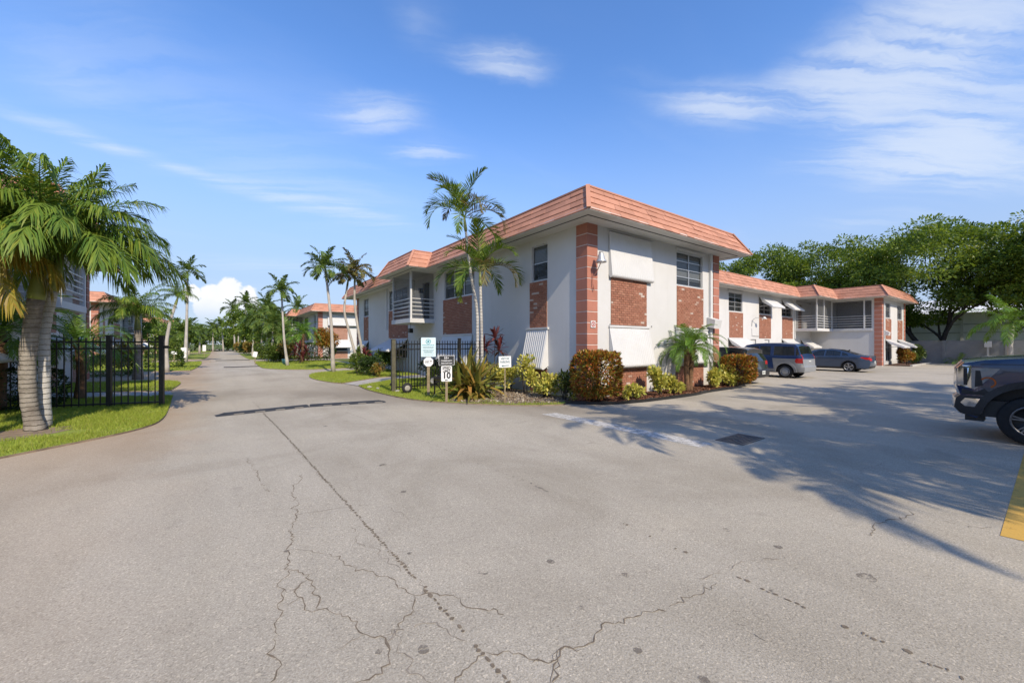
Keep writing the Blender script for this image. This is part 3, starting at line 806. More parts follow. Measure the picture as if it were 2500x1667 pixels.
# dark spots
rs = random.Random(3)
for (x, y, r) in [(*gp(1420, 1483), .03), (*gp(1558, 1588), .035), (*gp(1720, 1660), .04), (*gp(1525, 1402), .035), (*gp(1035, 1585), .05), (*gp(935, 1135), .08), (*gp(795, 1040), .07), (*gp(925, 1590), .03), (*gp(1000, 1350), .03), (*gp(1180, 1397), .05), (*gp(1775, 1293), .05), (*gp(1900, 1335), .05), (*gp(1345, 1370), .05), (*gp(2120, 1410), .09), (*gp(700, 1345), .03), (*gp(985, 1200), .05)]:
    r *= .72
    pts = [(x + r * rs.uniform(.7, 1.2) * math.cos(k / 11 * 6.283), y + r * rs.uniform(.7, 1.2) * math.sin(k / 11 * 6.283)) for k in range(11)]
    sheet('stain', pts, .0026, STAIN, None, road)
lm = MB().quad((6.56, 3.55, .004), (6.98, 3.55, .004), (6.90, 7.5, .004), (6.48, 7.6, .004)).build('painted_line', PAINTW, road)
lm2 = MB().quad((5.77, -.02, .004), (10.9, -.02, .004), (10.9, .3, .004), (5.75, .3, .004)).build('painted_line', PAINTY, road)
# drain grate
dg = thing('drain_grate', 'iron storm drain grate set in the asphalt near the end of the white line', 'drain', (7.72, 3.43, 0))
fr = MB()
fr.box(-.44, -.24, 0, .44, -.2, .012).box(-.44, .2, 0, .44, .24, .012).box(-.44, -.2, 0, -.4, .2, .012).box(.4, -.2, 0, .44, .2, .012)
fr.build('frame', GRATE, dg)
MB().box(-.4, -.2, .001, .4, .2, .005).build('pit', GRATE, dg)
sl = MB().box(-.4, -.012, 0, .4, .012, .012).mesh('bar'); sl.materials.append(GRATE)
for k in range(7): link('bar', sl, None, dg, None, Matrix.Translation((0, -.165 + k * .055, .004)))

# speed bump: two rubber lengths
def bump_len(x0, y0, x1, y1, label, ends):
    L = math.hypot(x1 - x0, y1 - y0)
    t = thing('speed_bump', label, 'speed bump', (x0, y0, 0), math.atan2(y1 - y0, x1 - x0), 'rubber speed bump lengths across the drive')
    mb = MB(); prof = [(-.17, .002), (-.12, .03), (-.05, .055), (.05, .055), (.12, .03), (.17, .002)]
    st = [0, .18 if ends[0] else .02, L - (.18 if ends[1] else .02), L]
    hs = [.15 if ends[0] else .7, 1, 1, .15 if ends[1] else .7]; n = len(prof)
    for x, h in zip(st, hs):
        for (y, z) in prof: mb.v.append((x, y, z * h))
    for i in range(3):
        for k in range(n - 1): mb.f.append((i * n + k, (i + 1) * n + k, (i + 1) * n + k + 1, i * n + k + 1))
    mb.f.append(tuple(range(n))); mb.f.append(tuple(range(4 * n - 1, 3 * n - 1, -1)))
    mb.build('rubber_body', BUMPM, t)
    k = 0
    while .35 + k * .46 + .22 < L - .1:
        x = .35 + k * .46
        MB().quad((x, -.166, .008), (x + .22, -.166, .008), (x + .22, -.128, .0295), (x, -.128, .0295)).build('reflective_stripe', REFL, t); k += 1
bump_len(-.10, 12.10, 1.98, 12.42, 'left length of the black rubber speed bump, by the grass verge', (True, False))
bump_len(2.03, 12.42, 4.05, 12.06, 'right length of the black rubber speed bump, nearer the signs', (False, True))
for (y, x0, x1) in ((36.5, .2, 3.0), (52, -.4, 2.6)):
    bm_ = MB().box(x0, y, 0, x1, y + .3, .05)
    tag(bm_.build('speed_bump', BUMPM), 'distant dark speed bump, %s one up the drive' % ('nearer' if y < 40 else 'farther'), 'speed bump')
# ------------------------------------------------------------------ apartment buildings
EAVE, TOPZ, INSET = 5.5, 6.42, .55
CAMP = Vector((0, 0, CAM_H))

class Facade:
    """A wall plane: o = corner on the ground, u = direction along it, n = outward normal."""
    def __init__(s, o, u, n): s.o, s.u, s.n = Vector((o[0], o[1], 0)), Vector((u[0], u[1], 0)), Vector((n[0], n[1], 0))
    def p(s, a, z, d=0.): return s.o + s.u * a + s.n * d + Vector((0, 0, z))
    def box(s, mb, a0, a1, z0, z1, d0, d1):
        mb.obox(s.p(a0, z0, d0), s.u * (a1 - a0), s.n * (d1 - d0), Vector((0, 0, z1 - z0))); return mb
    def quad(s, mb, a0, a1, z0, z1, d):
        q = [s.p(a0, z0, d), s.p(a1, z0, d), s.p(a1, z1, d), s.p(a0, z1, d)]
        if s.u.cross(Vector((0, 0, 1))).dot(s.n) < 0: q = q[::-1]
        mb.quad(*q); return mb

def wall(F, length, h, holes, parent, material=STUCCO, depth=.14):
    """Stucco wall with real openings; reveals run back to where the windows sit."""
    us = sorted({0, length, *[x for q in holes for x in q[:2]]}); zs = sorted({0, h, *[x for q in holes for x in q[2:4]]})
    mb = MB()
    for i in range(len(us) - 1):
        for j in range(len(zs) - 1):
            cu, cz = (us[i] + us[i + 1]) / 2, (zs[j] + zs[j + 1]) / 2
            if any(q[0] < cu < q[1] and q[2] < cz < q[3] for q in holes): continue
            F.quad(mb, us[i], us[i + 1], zs[j], zs[j + 1], 0)
    for q in holes:
        u0, u1, z0, z1 = q[:4]; d = q[4] if len(q) > 4 else depth
        for (a, b) in (((u0, z0), (u1, z0)), ((u1, z0), (u1, z1)), ((u1, z1), (u0, z1)), ((u0, z1), (u0, z0))):
            mb.quad(F.p(*a), F.p(*b), F.p(*b, -d), F.p(*a, -d))
    return mb.build('wall', material, parent)

def window(F, u0, u1, z0, z1, parent, cols=2, rows=3, blind=.55, far=False, sill=True):
    fr = MB(); w = .045
    F.box(fr, u0, u1, z0, z0 + w, -.11, -.05); F.box(fr, u0, u1, z1 - w, z1, -.11, -.05)
    F.box(fr, u0, u0 + w, z0 + w, z1 - w, -.11, -.05); F.box(fr, u1 - w, u1, z0 + w, z1 - w, -.11, -.05)
    o = fr.build('window', ALU, parent)
    uw = (u1 - u0 - 2 * w) / cols; zh = (z1 - z0 - 2 * w) / rows
    if not far:
        for c in range(1, cols):
            F.box(MB(), 0, .1, 0, .1, 0, .1)
            m = MB(); F.box(m, u0 + w + c * uw - .022, u0 + w + c * uw + .022, z0 + w, z1 - w, -.10, -.055); m.build('mullion', ALU, o)
        for r in range(1, rows):
            m = MB(); F.box(m, u0 + w, u1 - w, z0 + w + r * zh - .014, z0 + w + r * zh + .014, -.095, -.062); m.build('glazing_bar', ALU, o)
        for c in range(cols):
            for r in range(rows):
                m = MB(); F.quad(m, u0 + w + c * uw + .01, u0 + w + (c + 1) * uw - .01, z0 + w + r * zh + .008, z0 + w + (r + 1) * zh - .008, -.08); m.build('pane', GLASS, o)
    else:
        m = MB(); F.quad(m, u0 + w, u1 - w, z0 + w, z1 - w, -.08); m.build('pane', GLASS, o)
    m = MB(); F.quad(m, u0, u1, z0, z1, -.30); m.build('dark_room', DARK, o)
    if blind > 0:
        m = MB(); F.quad(m, u0 + w, u1 - w, z1 - (z1 - z0) * blind, z1 - w, -.125); m.build('blind', BLIND, o)
    if sill:
        m = MB(); F.box(m, u0 - .03, u1 + .03, z0 - .05, z0 - .004, -.12, .035); m.build('sill', WHITE, o)
    return o

BRICKS = []      # candidate single bricks: (distance, Facade, rectangle, parent)
BR_MESH = {}
def brick_panel(F, u0, u1, z0, z1, parent, far=False):
    if far:
        m = MB(); F.box(m, u0, u1, z0, z1, -.02, .012); return m.build('brick_panel', FBRICK, parent)
    m = MB(); F.box(m, u0, u1, z0, z1, -.03, .006); o = m.build('brick_panel', MORTAR, parent)
    bw, bh, j = .20, .064, .010
    rows = int((z1 - z0) / (bh + j)); dz = (z1 - z0) / rows
    for r in range(rows):
        z = z0 + r * dz + j / 2; a = u0
        off = (bw + j) / 2 if r % 2 else 0
        edges = [u0]
        x = u0 + (off if off else bw + j)
        while x < u1 - .05: edges.append(x); x += bw + j
        edges.append(u1)
        for i in range(len(edges) - 1):
            q = (edges[i] + j / 2, edges[i + 1] - j / 2, z, z + dz - j)
            BRICKS.append(((F.p((q[0] + q[1]) / 2, q[2]) - CAMP).length, F, q, o))
    # soldier course under the window
    return o

def lay_bricks(limit=290):
    BRICKS.sort(key=lambda b: b[0])
    rr = random.Random(5)
    near, rest = BRICKS[:limit], BRICKS[limit:]
    cache = {}
    for (_, F, q, par) in near:
        lw, lh = round(q[1] - q[0], 3), round(q[3] - q[2], 3)
        key = (lw, lh, round(F.u.x, 2), round(F.u.y, 2))
        if key not in cache:
            mb = MB(); d = .018; bv = .004
            # bevelled front
            def pt(a, z, dd): return F.u * a + F.n * dd + Vector((0, 0, z))
            h = lw / 2; k = lh / 2
            mb.add([pt(-h, -k, 0), pt(h, -k, 0), pt(h, k, 0), pt(-h, k, 0), pt(-h, -k, d - bv), pt(h, -k, d - bv), pt(h, k, d - bv), pt(-h, k, d - bv), pt(-h + bv, -k + bv, d), pt(h - bv, -k + bv, d), pt(h - bv, k - bv, d), pt(-h + bv, k - bv, d)],
                   ((0, 1, 5, 4), (1, 2, 6, 5), (2, 3, 7, 6), (3, 0, 4, 7), (4, 5, 9, 8), (5, 6, 10, 9), (6, 7, 11, 10), (7, 4, 8, 11), (8, 9, 10, 11)))
            cache[key] = mb.mesh('brick'); cache[key].materials.append(BRICK)
        c = F.p((q[0] + q[1]) / 2, (q[2] + q[3]) / 2, .0065 + rr.uniform(-.003, .004))
        link('brick', cache[key], None, par, None, Matrix.Translation(c))
    by = {}
    for (_, F, q, par) in rest:
        m = by.setdefault(par.name, (MB(), par))[0]
        F.box(m, q[0], q[1], q[2], q[3], .0055, .018 + rr.uniform(0, .006))
    for m, par in by.values(): m.build('brick_field', BRICK, par, 'stuff')

def awning(F, u0, u1, ztop, drop, proj, parent, ribs=True, lip=.13, sides=True, arms=False):
    """Ribbed aluminium shutter-awning hinged at the top, with a rolled front lip."""
    n = max(6, int((u1 - u0) / .10)) if ribs else 4
    prof = [(0, .02)]
    steps = 4
    for i in range(1, steps + 1): t = i / steps; prof.append((-drop * t, .02 + proj * t))
    sl = Vector((proj, -drop)).normalized() if (proj or drop) else Vector((0, -1))
    a0 = math.atan2(sl.y, sl.x); r = lip / 1.6; cx, cy = prof[-1][1], prof[-1][0]
    ox, oy = sl.y * r * 1, -sl.x * r
    ccx, ccy = cx + ox, cy + oy                       # curl centre behind the sheet
    for k in range(1, 5):
        a = math.atan2(-oy, -ox) - k * R(28)
        prof.append((ccy + r * math.sin(a), ccx + r * math.cos(a)))
    mb = MB(); cols = []
    for i in range(n * 2 + 1):
        u = u0 + (u1 - u0) * i / (n * 2); off = ribs * .03 if i % 2 else 0
        cols.append([F.p(u, ztop + z, d + off) for z, d in prof])
    m = len(prof); b = 0
    for c in cols: mb.v += [tuple(q) for q in c]
    for i in range(len(cols) - 1):
        for k in range(m - 1): mb.f.append((i * m + k, (i + 1) * m + k, (i + 1) * m + k + 1, i * m + k + 1))
    o = mb.build('awning', AWN, parent)
    if sides:
        sp = MB()
        for u in (u0, u1): sp.poly([F.p(u, ztop + z, d) for z, d in prof] + ([F.p(u, ztop - drop * .98, .0)] if proj < .35 else [F.p(u, ztop - .06 - drop * .55, .02 + proj * .28)]))
        sp.build('side_panel', AWN, o)
    hd = MB(); F.box(hd, u0 - .03, u1 + .03, ztop - .01, ztop + .05, 0, .06); hd.build('hinge_rail', AWN, o)
    if arms:
        for u in (u0 + .04, u1 - .04):
            MB().tube([F.p(u, ztop - drop * .9 - .12, .01), F.p(u, ztop - drop * .92, proj * .9)], .012, 5).build('strut', ALU, o)
    return o

def pilaster(F1, F2, parent, w=.43, h=5.5, far=False):
    """Corner pier of painted blocks with pale joints. F1 and F2 start at the same corner."""
    bh = .315; jt = .026; n = int(h / (bh + jt)); bh = h / n - jt
    o = MB(); p0 = .03
    def col(mb, z0, z1, d):
        c = F1.o + Vector((0, 0, z0))
        # square core turned on the corner
        a = c + F1.n * d + F2.n * d
        mb.obox(a, F1.u * (w + d), F2.u * (w + d), Vector((0, 0, z1 - z0)))
    core = MB(); col(core, 0, h - .003, p0); pr = core.build('pilaster', JOINT, parent)
    if far:
        m = MB()
        for i in range(n): col(m, i * (bh + jt) + jt, i * (bh + jt) + jt + bh, p0 + .008)
        m.build('block_field', QUOIN, pr, 'stuff'); return pr
    base = MB(); col(base, 0, bh, p0 + .012); me = base.mesh('block'); me.materials.append(QUOIN)
    for i in range(n): link('block', me, None, pr, None, Matrix.Translation((0, 0, i * (bh + jt) + jt)))
    return pr

TILES = []
def mansard(poly, parent, far=False, z0=EAVE, z1=TOPZ, inset=INSET, wallpoly=None):
    """poly: eave outline, counter-clockwise, right angles only."""
    n = len(poly)
    def nrm(i):
        a, b = Vector(poly[i]), Vector(poly[(i + 1) % n]); d = (b - a).normalized(); return Vector((d.y, -d.x))
    N_ = [nrm(i) for i in range(n)]
    top = [Vector(poly[i]) - (N_[i] + N_[i - 1]) * inset for i in range(n)]
    soff = MB(); soff.poly([(p[0], p[1], z0 - .002) for p in poly][::-1]); roof = soff.build('roof', SOFFIT, parent)
    dk = MB(); dk.poly([(p.x, p.y, z1 - .03) for p in top]); dk.build('roof_deck', DECK, roof)
    fas = MB(); und = MB(); tc = MB(); hips = MB(); field = MB(); vent = MB()
    courses = 4; tw = .46
    for i in range(n):
        a, b = Vector((*poly[i], z0)), Vector((*poly[(i + 1) % n], z0)); c, d = Vector((*top[(i + 1) % n], z1)), Vector((*top[i], z1))
        nn = Vector((*N_[i], 0))
        und.quad(a + Vector((0, 0, .02)), b + Vector((0, 0, .02)), c, d)
        fas.obox(a - nn * .03 + Vector((0, 0, -.012)), b - a, nn * .028, Vector((0, 0, .075)))
        # dark vent strip in the soffit
        L = (b - a).length; t = (b - a).normalized()
        cv0 = .42 if N_[i].dot((Vector(poly[i]) - Vector(poly[i - 1])).normalized()) <= 0 else -.42
        vent.quad(a - nn * .42 + t * .42 + Vector((0, 0, -.006)), a - nn * .36 + t * .36 + Vector((0, 0, -.006)), b - nn * .36 - t * .36 + Vector((0, 0, -.006)), b - nn * .42 - t * .42 + Vector((0, 0, -.006)))
        tc.obox(d + Vector((0, 0, -.02)) + nn * .05, c - d, -nn * .16, Vector((0, 0, .05)))
        up = (d - a); slope_n = (b - a).cross(up).normalized()
        if slope_n.z < 0: slope_n = -slope_n
        for r_ in range(courses):
            f0, f1 = r_ / courses, (r_ + 1) / courses
            p0, p1 = a.lerp(d, f0), b.lerp(c, f0); q0, q1 = a.lerp(d, f1), b.lerp(c, f1)
            Lr = (p1 - p0).length; k = max(1, round(Lr / tw)); sh = .5 if r_ % 2 else 0.
            cuts = sorted({0., 1., *[(j + sh) / k for j in range(k + 1) if 0 < (j + sh) / k < 1]})
            for j in range(len(cuts) - 1):
                g = .004 / Lr
                A, B = p0.lerp(p1, cuts[j] + g), p0.lerp(p1, cuts[j + 1] - g); C_, D_ = q0.lerp(q1, cuts[j + 1] - g), q0.lerp(q1, cuts[j] + g)
                TILES.append((((A + B) / 2 - CAMP).length if not far else 1e6, A, B, C_, D_, slope_n, roof, field))
        # hip or valley cap at the start of each edge
        e0, e1 = a, d
        dirn = (Vector((*N_[i], 0)) + Vector((*N_[i - 1], 0))).normalized()
        if (e1 - e0).length > .1:
            side = (e1 - e0).cross(dirn).normalized()
            hips.obox(e0 - side * .06 + dirn * .012 + Vector((0, 0, .02)), side * .12, e1 - e0, (dirn + Vector((0, 0, .45))).normalized() * .04)
    und.build('roof_boards', CAPM, roof); fas.build('fascia', SOFFIT, roof); vent.build('soffit_vent', DARK, roof); tc.build('roof_cap', CAPM, roof); hips.build('hip_cap', CAPM, roof)
    return roof, field

def lay_tiles(limit=295):
    TILES.sort(key=lambda t: t[0]); rr = random.Random(9)
    seen = {}
    for i, (dist, A, B, C_, D_, nn, roof, field) in enumerate(TILES):
        lo = .030 + rr.uniform(-.009, .009); hi = .008
        pts = [A, B, C_, D_, A + nn * lo, B + nn * (lo + rr.uniform(-.003, .003)), C_ + nn * hi, D_ + nn * hi]
        fs = ((0, 1, 5, 4), (1, 2, 6, 5), (2, 3, 7, 6), (3, 0, 4, 7), (4, 5, 6, 7))
        if (B - A).cross(D_ - A).dot(nn) < 0: fs = tuple(tuple(reversed(f)) for f in fs)
        if dist < 1e5 and i < limit: MB().add(pts, fs).build('roof_tile', TILE, roof)
        else: field.add(pts, fs); seen[id(field)] = (field, roof)
    for f, roof in seen.values(): f.build('tile_field', TILE, roof, 'stuff')

def railing(F, u0, u1, z, parent, n=5, h=1.02, posts=True):
    for k in range(n):
        m = MB(); F.box(m, u0, u1, z + h * (k + 1) / n - .035, z + h * (k + 1) / n + .0, -.03, .012); m.build('rail', WHITE, parent)

def lamp_gooseneck(F, u, z, parent):
    pts = [F.p(u, z - .25, .03), F.p(u, z, .05), F.p(u + .03, z + .22, .10), F.p(u + .12, z + .34, .22), F.p(u + .35, z + .37, .42), F.p(u + .62, z + .36, .55)]
    o = MB().tube(pts, .018, 6).build('lamp_arm', STEEL, parent)
    MB().lathe([(.02, .12), (.06, .1), (.10, .02), (.17, -.05), (.165, -.06), (.09, -.02)], 12, 'z', tuple(F.p(u + .70, z + .33, .58))).build('lamp_shade', WHITE, o, smooth=True)
    return o

# ---- near building: U-shaped, court open to the south with parked cars
B1 = thing('apartment_building', 'near white stucco two-storey block with coral tile roof, wrapping round the parked cars', 'building', (0, 0, 0))
XW, YS, XE = 9.16, 8.57, 17.22
FW = Facade((XW, YS), (0, 1), (-1, 0)); FS = Facade((XW, YS), (1, 0), (0, -1)); YN = 34.2
yw = lambda y: y - YS
xs_ = lambda x: x - XW
holesW = [(yw(10.42), yw(11.29), 4.0, 5.28), (yw(15.35), yw(18.3), 4.0, 5.34), (yw(20.1), yw(21.0), 3.12, 5.15), (yw(23.2), yw(26.5), 3.98, 5.3), (yw(31.1), yw(32.35), 3.9, 5.28),
          (yw(10.42), yw(11.35), .95, 2.28), (yw(15.6), yw(18.4), .85, 2.15), (yw(23.3), yw(26.4), .9, 2.1), (yw(31.1), yw(32.3), .9, 2.0), (yw(20.6), yw(21.55), .02, 2.1)]
wall(FW, YN - YS, EAVE, holesW, B1)
window(FW, *holesW[0], B1, 1, 2, .5, sill=False); window(FW, *holesW[1], B1, 3, 2, .62, sill=False); window(FW, *holesW[3], B1, 3, 3, .6, sill=False); window(FW, *holesW[4], B1, 2, 3, .5, sill=False)
for q in holesW[5:9]: window(FW, *q, B1, 2, 2, .3)
def plain_door(F, q, parent, material):
    m = MB(); F.box(m, q[0] + .04, q[1] - .04, q[2] + .01, q[3] - .04, -.11, -.07); o = m.build('door', material, parent)
    m = MB(); F.box(m, q[1] - .16, q[1] - .10, q[2] + .98, q[2] + 1.03, -.07, -.02); m.build('handle', STEEL, o)
    return o
plain_door(FW, holesW[2], B1, DARK); plain_door(FW, holesW[9], B1, WHITE)
brick_panel(FW, yw(10.43), yw(11.39), 2.34, 3.98, B1); brick_panel(FW, yw(15.55), yw(18.42), 2.24, 3.97, B1)
brick_panel(FW, yw(23.15), yw(26.55), 2.12, 3.94, B1); brick_panel(FW, yw(31.1), yw(32.3), 2.04, 3.86, B1); brick_panel(FW, yw(10.43), yw(11.39), .06, .92, B1)
for (a, b, z) in ((15.55, 18.42, 2.19), (10.40, 11.42, 2.30), (23.15, 26.55, 2.07)):
    m = MB(); FW.box(m, yw(a) - .05, yw(b) + .05, z - .02, z + .035, 0, .075); m.build('ledge', WHITE, B1)
awning(FW, yw(10.37), yw(11.55), 2.27, 1.30, .30, B1); awning(FW, yw(15.5), yw(18.5), 2.15, 1.35, .42, B1)
awning(FW, yw(23.2), yw(26.5), 2.05, .62, 1.15, B1, arms=True); awning(FW, yw(31.0), yw(32.4), 1.98, .75, .95, B1, arms=True)
m = MB(); FW.box(m, yw(26.78), yw(26.88), 2.75, 5.48, .0, .09); m.build('downpipe', WHITE, B1)

holesS = [(xs_(10.28), xs_(12.3), 4.0, 5.34), (xs_(14.08), xs_(15.98), 4.02, 5.33), (xs_(10.3), xs_(12.2), .98, 2.28), (xs_(14.05), xs_(16.05), .98, 2.28)]
wall(FS, XE - XW, EAVE, holesS, B1)
window(FS, *holesS[0], B1, 2, 3, .3); window(FS, *holesS[1], B1, 2, 4, .8, sill=False); window(FS, *holesS[2], B1, 2, 3, .3); window(FS, *holesS[3], B1, 2, 3, .3)
brick_panel(FS, xs_(10.26), xs_(12.18), 2.38, 3.92, B1); brick_panel(FS, xs_(14.08), xs_(16.02), 2.40, 3.99, B1)
brick_panel(FS, xs_(10.2), xs_(12.18), .06, .94, B1); brick_panel(FS, xs_(14.0), xs_(16.03), .06, .9, B1)
m = MB(); FS.box(m, xs_(14.0), xs_(16.06), 5.36, 5.42, 0, .07); FS.box(m, xs_(10.12), xs_(12.45), 5.40, 5.46, 0, .06); m.build('hinge_rail', WHITE, B1)
awning(FS, xs_(10.16), xs_(12.42), 5.38, 1.38, .14, B1, .35); awning(FS, xs_(10.18), xs_(12.32), 2.31, 1.24, .26, B1, .35); awning(FS, xs_(14.0), xs_(16.35), 2.31, 1.24, .26, B1, .35)
for x in (10.2, 12.45, 16.35, 13.95): MB().obox(FS.p(xs_(x), 2.36, 0), (.03, 0, 0), (0, -.03, 0), (0, 0, .05)).build('clip', STEEL, B1)
m = MB(); FS.box(m, xs_(16.46), xs_(16.58), .05, 5.49, 0, .09); m.build('downpipe', WHITE, B1)
m = MB(); FS.box(m, xs_(16.68), xs_(16.76), .05, 5.49, 0, .03); m.build('wall_strip', WHITE, B1)
# hooded vent box and round fire sign, corner flood lamp
m = MB(); a = xs_(16.3); b = xs_(16.86); q = [FS.p(a, 2.46, .02), FS.p(a, 2.86, .02), FS.p(a, 2.74, .36), FS.p(a, 2.40, .30)]; q2 = [v + Vector((b - a, 0, 0)) for v in q]
m.add(q + q2, ((0, 1, 2, 3), (7, 6, 5, 4), (0, 4, 5, 1), (1, 5, 6, 2), (2, 6, 7, 3), (3, 7, 4, 0))); m.build('vent_hood', WHITE, B1)
pilaster(FW, FS, B1)
FS2 = Facade((XE, YS), (-1, 0), (0, -1)); FE = Facade((XE, YS), (0, 1), (1, 0))
pilaster(FE, FS2, B1)
m = MB(); FE.box(m, .46, .60, .05, 5.49, 0, .10); m.build('downpipe', DARK, B1)
FN2 = Facade((XW, YN), (1, 0), (0, 1)); FWn = Facade((XW, YN), (0, -1), (-1, 0))
pilaster(FN2, FWn, B1)
lf = MB().lathe([(.0, .30), (.06, .30), (.075, .22), (.10, .17), (.115, .08), (.17, .0), (.165, -.03), (.10, -.05), (0, -.05)], 14, 'z', (9.40, 8.22, 4.28)).build('flood_lamp', ALU, B1, smooth=True)
MB().tube([(9.40, 8.22, 4.26), (9.38, 8.36, 4.0), (9.35, 8.48, 3.86)], .012, 6).tube([(9.33, 8.50, 3.95), (9.30, 8.46, 3.6), (9.36, 8.47, 3.42), (9.38, 8.5, 3.55)], .014, 6).build('lamp_arm', QUOIN, lf)
sg = MB().box(9.26, 8.505, 2.26, 9.47, 8.52, 2.48).build('fire_sign', WHITE, B1)
REDP = mat('red_print', (.42, .05, .035), .6, .1, 10)
m = MB()
for k in range(24):
    a0, a1 = k / 24 * 6.2832, (k + 1) / 24 * 6.2832
    c_ = lambda r, a: (9.365 + r * math.cos(a), 8.502, 2.37 + r * math.sin(a))
    m.quad(c_(.062, a0), c_(.062, a1), c_(.085, a1), c_(.085, a0))
for s_ in (1, -1):
    for w_ in (1,): m.quad((9.365 - .05, 8.501, 2.37 - s_ * .062), (9.365 - .035, 8.501, 2.37 - s_ * .072), (9.365 + .05, 8.501, 2.37 + s_ * .062), (9.365 + .035, 8.501, 2.37 + s_ * .072))
m.build('ring_and_cross', REDP, sg)
# other outer walls of this wing (partly hidden)
FEw = Facade((XE, YS), (0, 1), (1, 0)); wall(FEw, 13.05 - YS, EAVE, [], B1)
wall(Facade((XE, 22), (0, 1), (1, 0)), YN - 22, EAVE, [], B1); wall(FN2, XE - XW, EAVE, [], B1)
# balcony on the drive side
BX, BY0, BY1 = 7.86, 19.5, 22.1
bal = MB().box(BX - .06, BY0 - .06, 2.86, XW, BY1 + .06, 3.08).build('balcony', STUCCO, B1)
m = MB(); m.box(BX - .02, BY0 - .01, 3.08, BX + .07, BY0 + .08, EAVE - .01); m.build('post', WHITE, bal)
m = MB(); m.box(BX - .02, BY1 - .08, 3.08, BX + .05, BY1 - .01, EAVE - .01); m.build('post', ALU, bal)
FBw = Facade((BX, BY0), (0, 1), (-1, 0)); FBs = Facade((BX, BY0), (1, 0), (0, -1)); FBn = Facade((BX, BY1), (1, 0), (0, 1))
for F_, L_ in ((FBw, BY1 - BY0), (FBs, XW - BX), (FBn, XW - BX)):
    railing(F_, .08, L_ - .01, 3.10, bal)
    m = MB(); F_.quad(m, .05, L_ - .01, 3.1, EAVE - .02, -.045); m.build('insect_screen', SCREEN, bal)
m = MB().tube([(8.7, 20.2, 4.5), (8.7, 20.15, 4.75)], .14, 8); m.build('hanging_pot', DARK, bal)
MB().tube([(8.3, 20.6, 2.86), (8.3, 20.6, 2.62)], .012, 5).box(8.2, 20.5, 2.36, 8.4, 20.7, 2.6).build('lantern', BLACKM, bal)
# north wing of the court
YB = 13.05
FN = Facade((XE, YB), (1, 0), (0, -1)); xn = lambda x: x - XE
hN = [(xn(27.7), xn(29.7), 4.0, 5.3), (xn(32.35), xn(34.45), 4.02, 5.3), (xn(36.5), xn(38.6), 4.0, 5.3), (xn(30.98), xn(31.87), .05, 2.1), (xn(33.3), xn(34.2), .05, 2.08), (xn(27.7), xn(29.7), .95, 2.1), (xn(36.5), xn(38.7), .95, 2.1), (xn(22.6), xn(24.6), .95, 2.1), (xn(22.6), xn(24.6), 4, 5.3), (xn(40.6), xn(42.4), .95, 2.1), (xn(40.0), xn(40.95), 3.08, 5.15)]
wall(FN, 43.0 - XE, EAVE, hN, B1)
window(FN, *hN[0], B1, 2, 4, .25, sill=False)
for i in (1, 2, 8): window(FN, *hN[i], B1, 2, 4, .4, sill=False)
for i in (5, 6, 7, 9): window(FN, *hN[i], B1, 2, 3, .3)
for i in (3, 4):
    d_ = plain_door(FN, hN[i], B1, WHITE); m = MB(); FN.box(m, hN[i][0] + .2, hN[i][1] - .2, 1.15, 1.85, -.069, -.06); m.build('pane', GLASS, d_)
plain_door(FN, hN[10], B1, DOORB)
for (x0, x1) in ((27.76, 29.77), (32.36, 34.43), (36.57, 38.75), (22.6, 24.6)): brick_panel(FN, xn(x0), xn(x1), 2.18, 3.94, B1)
m = MB(); FN.box(m, xn(27.6), xn(29.85), 5.33, 5.4, 0, .07); m.build('hinge_rail', WHITE, B1)
awning(FN, xn(32.3), xn(34.6), 5.34, .78, .88, B1, arms=True, ribs=False); awning(FN, xn(36.45), xn(38.6), 5.34, .78, .88, B1, arms=True, ribs=False)
for (x0, x1) in ((27.6, 30.3), (36.5, 38.8), (22.5, 24.7), (40.5, 42.5)): awning(FN, xn(x0), xn(x1), 2.14, .62, .92, B1, arms=True, ribs=False)
lamp_gooseneck(FN, xn(31.1), 3.3, B1)
MB().tube([FN.p(xn(31.1), 2.9, .03), FN.p(xn(31.12), 2.35, .03), FN.p(xn(32.4), 2.33, .03)], .012, 5).build('conduit', STEEL, B1)
m = MB(); FN.box(m, xn(39.1), xn(39.2), 2.2, 5.48, 0, .08); m.build('downpipe', WHITE, B1)
# east arm of the court with the screened corner balcony
XA, YA, XZ = 43.0, 8.3, 51.36
FA = Facade((XA, YA), (0, 1), (-1, 0)); ya = lambda y: y - YA
wall(FA, 13.05 - YA, EAVE, [(ya(8.9), ya(11.5), 3.08, 5.36, 1.2)], B1)
m = MB(); m.quad((XA + 1.19, 8.9, 3.0), (XA + 1.19, 11.5, 3.0), (XA + 1.19, 11.5, 5.4), (XA + 1.19, 8.9, 5.4)); m.build('balcony_wall', INTER, B1)
FAS = Facade((XA, YA), (1, 0), (0, -1)); xa = lambda x: x - XA
hA = [(xa(44.3), xa(45.95), 3.95, 5.2), (xa(48.45), xa(50.25), 3.95, 5.2), (xa(44.3), xa(46.2), .3, 2.05), (xa(48.5), xa(50.4), .3, 2.05)]
wall(FAS, XZ - XA, EAVE, hA, B1)
for q in hA[:2]: window(FAS, *q, B1, 2, 2, .4)
for q in hA[2:]: window(FAS, *q, B1, 2, 2, 0)
for (x0, x1) in ((44.28, 46.2), (48.5, 50.4)): brick_panel(FAS, xa(x0), xa(x1), 2.16, 3.86, B1); awning(FAS, xa(x0 - .1), xa(x1 + .1), 2.1, .55, 1.1, B1, arms=True, ribs=False)
pilaster(FA, FAS, B1)
FZ = Facade((XZ, YA), (-1, 0), (0, -1)); FZe = Facade((XZ, YA), (0, 1), (1, 0)); pilaster(FZe, FZ, B1, far=True)
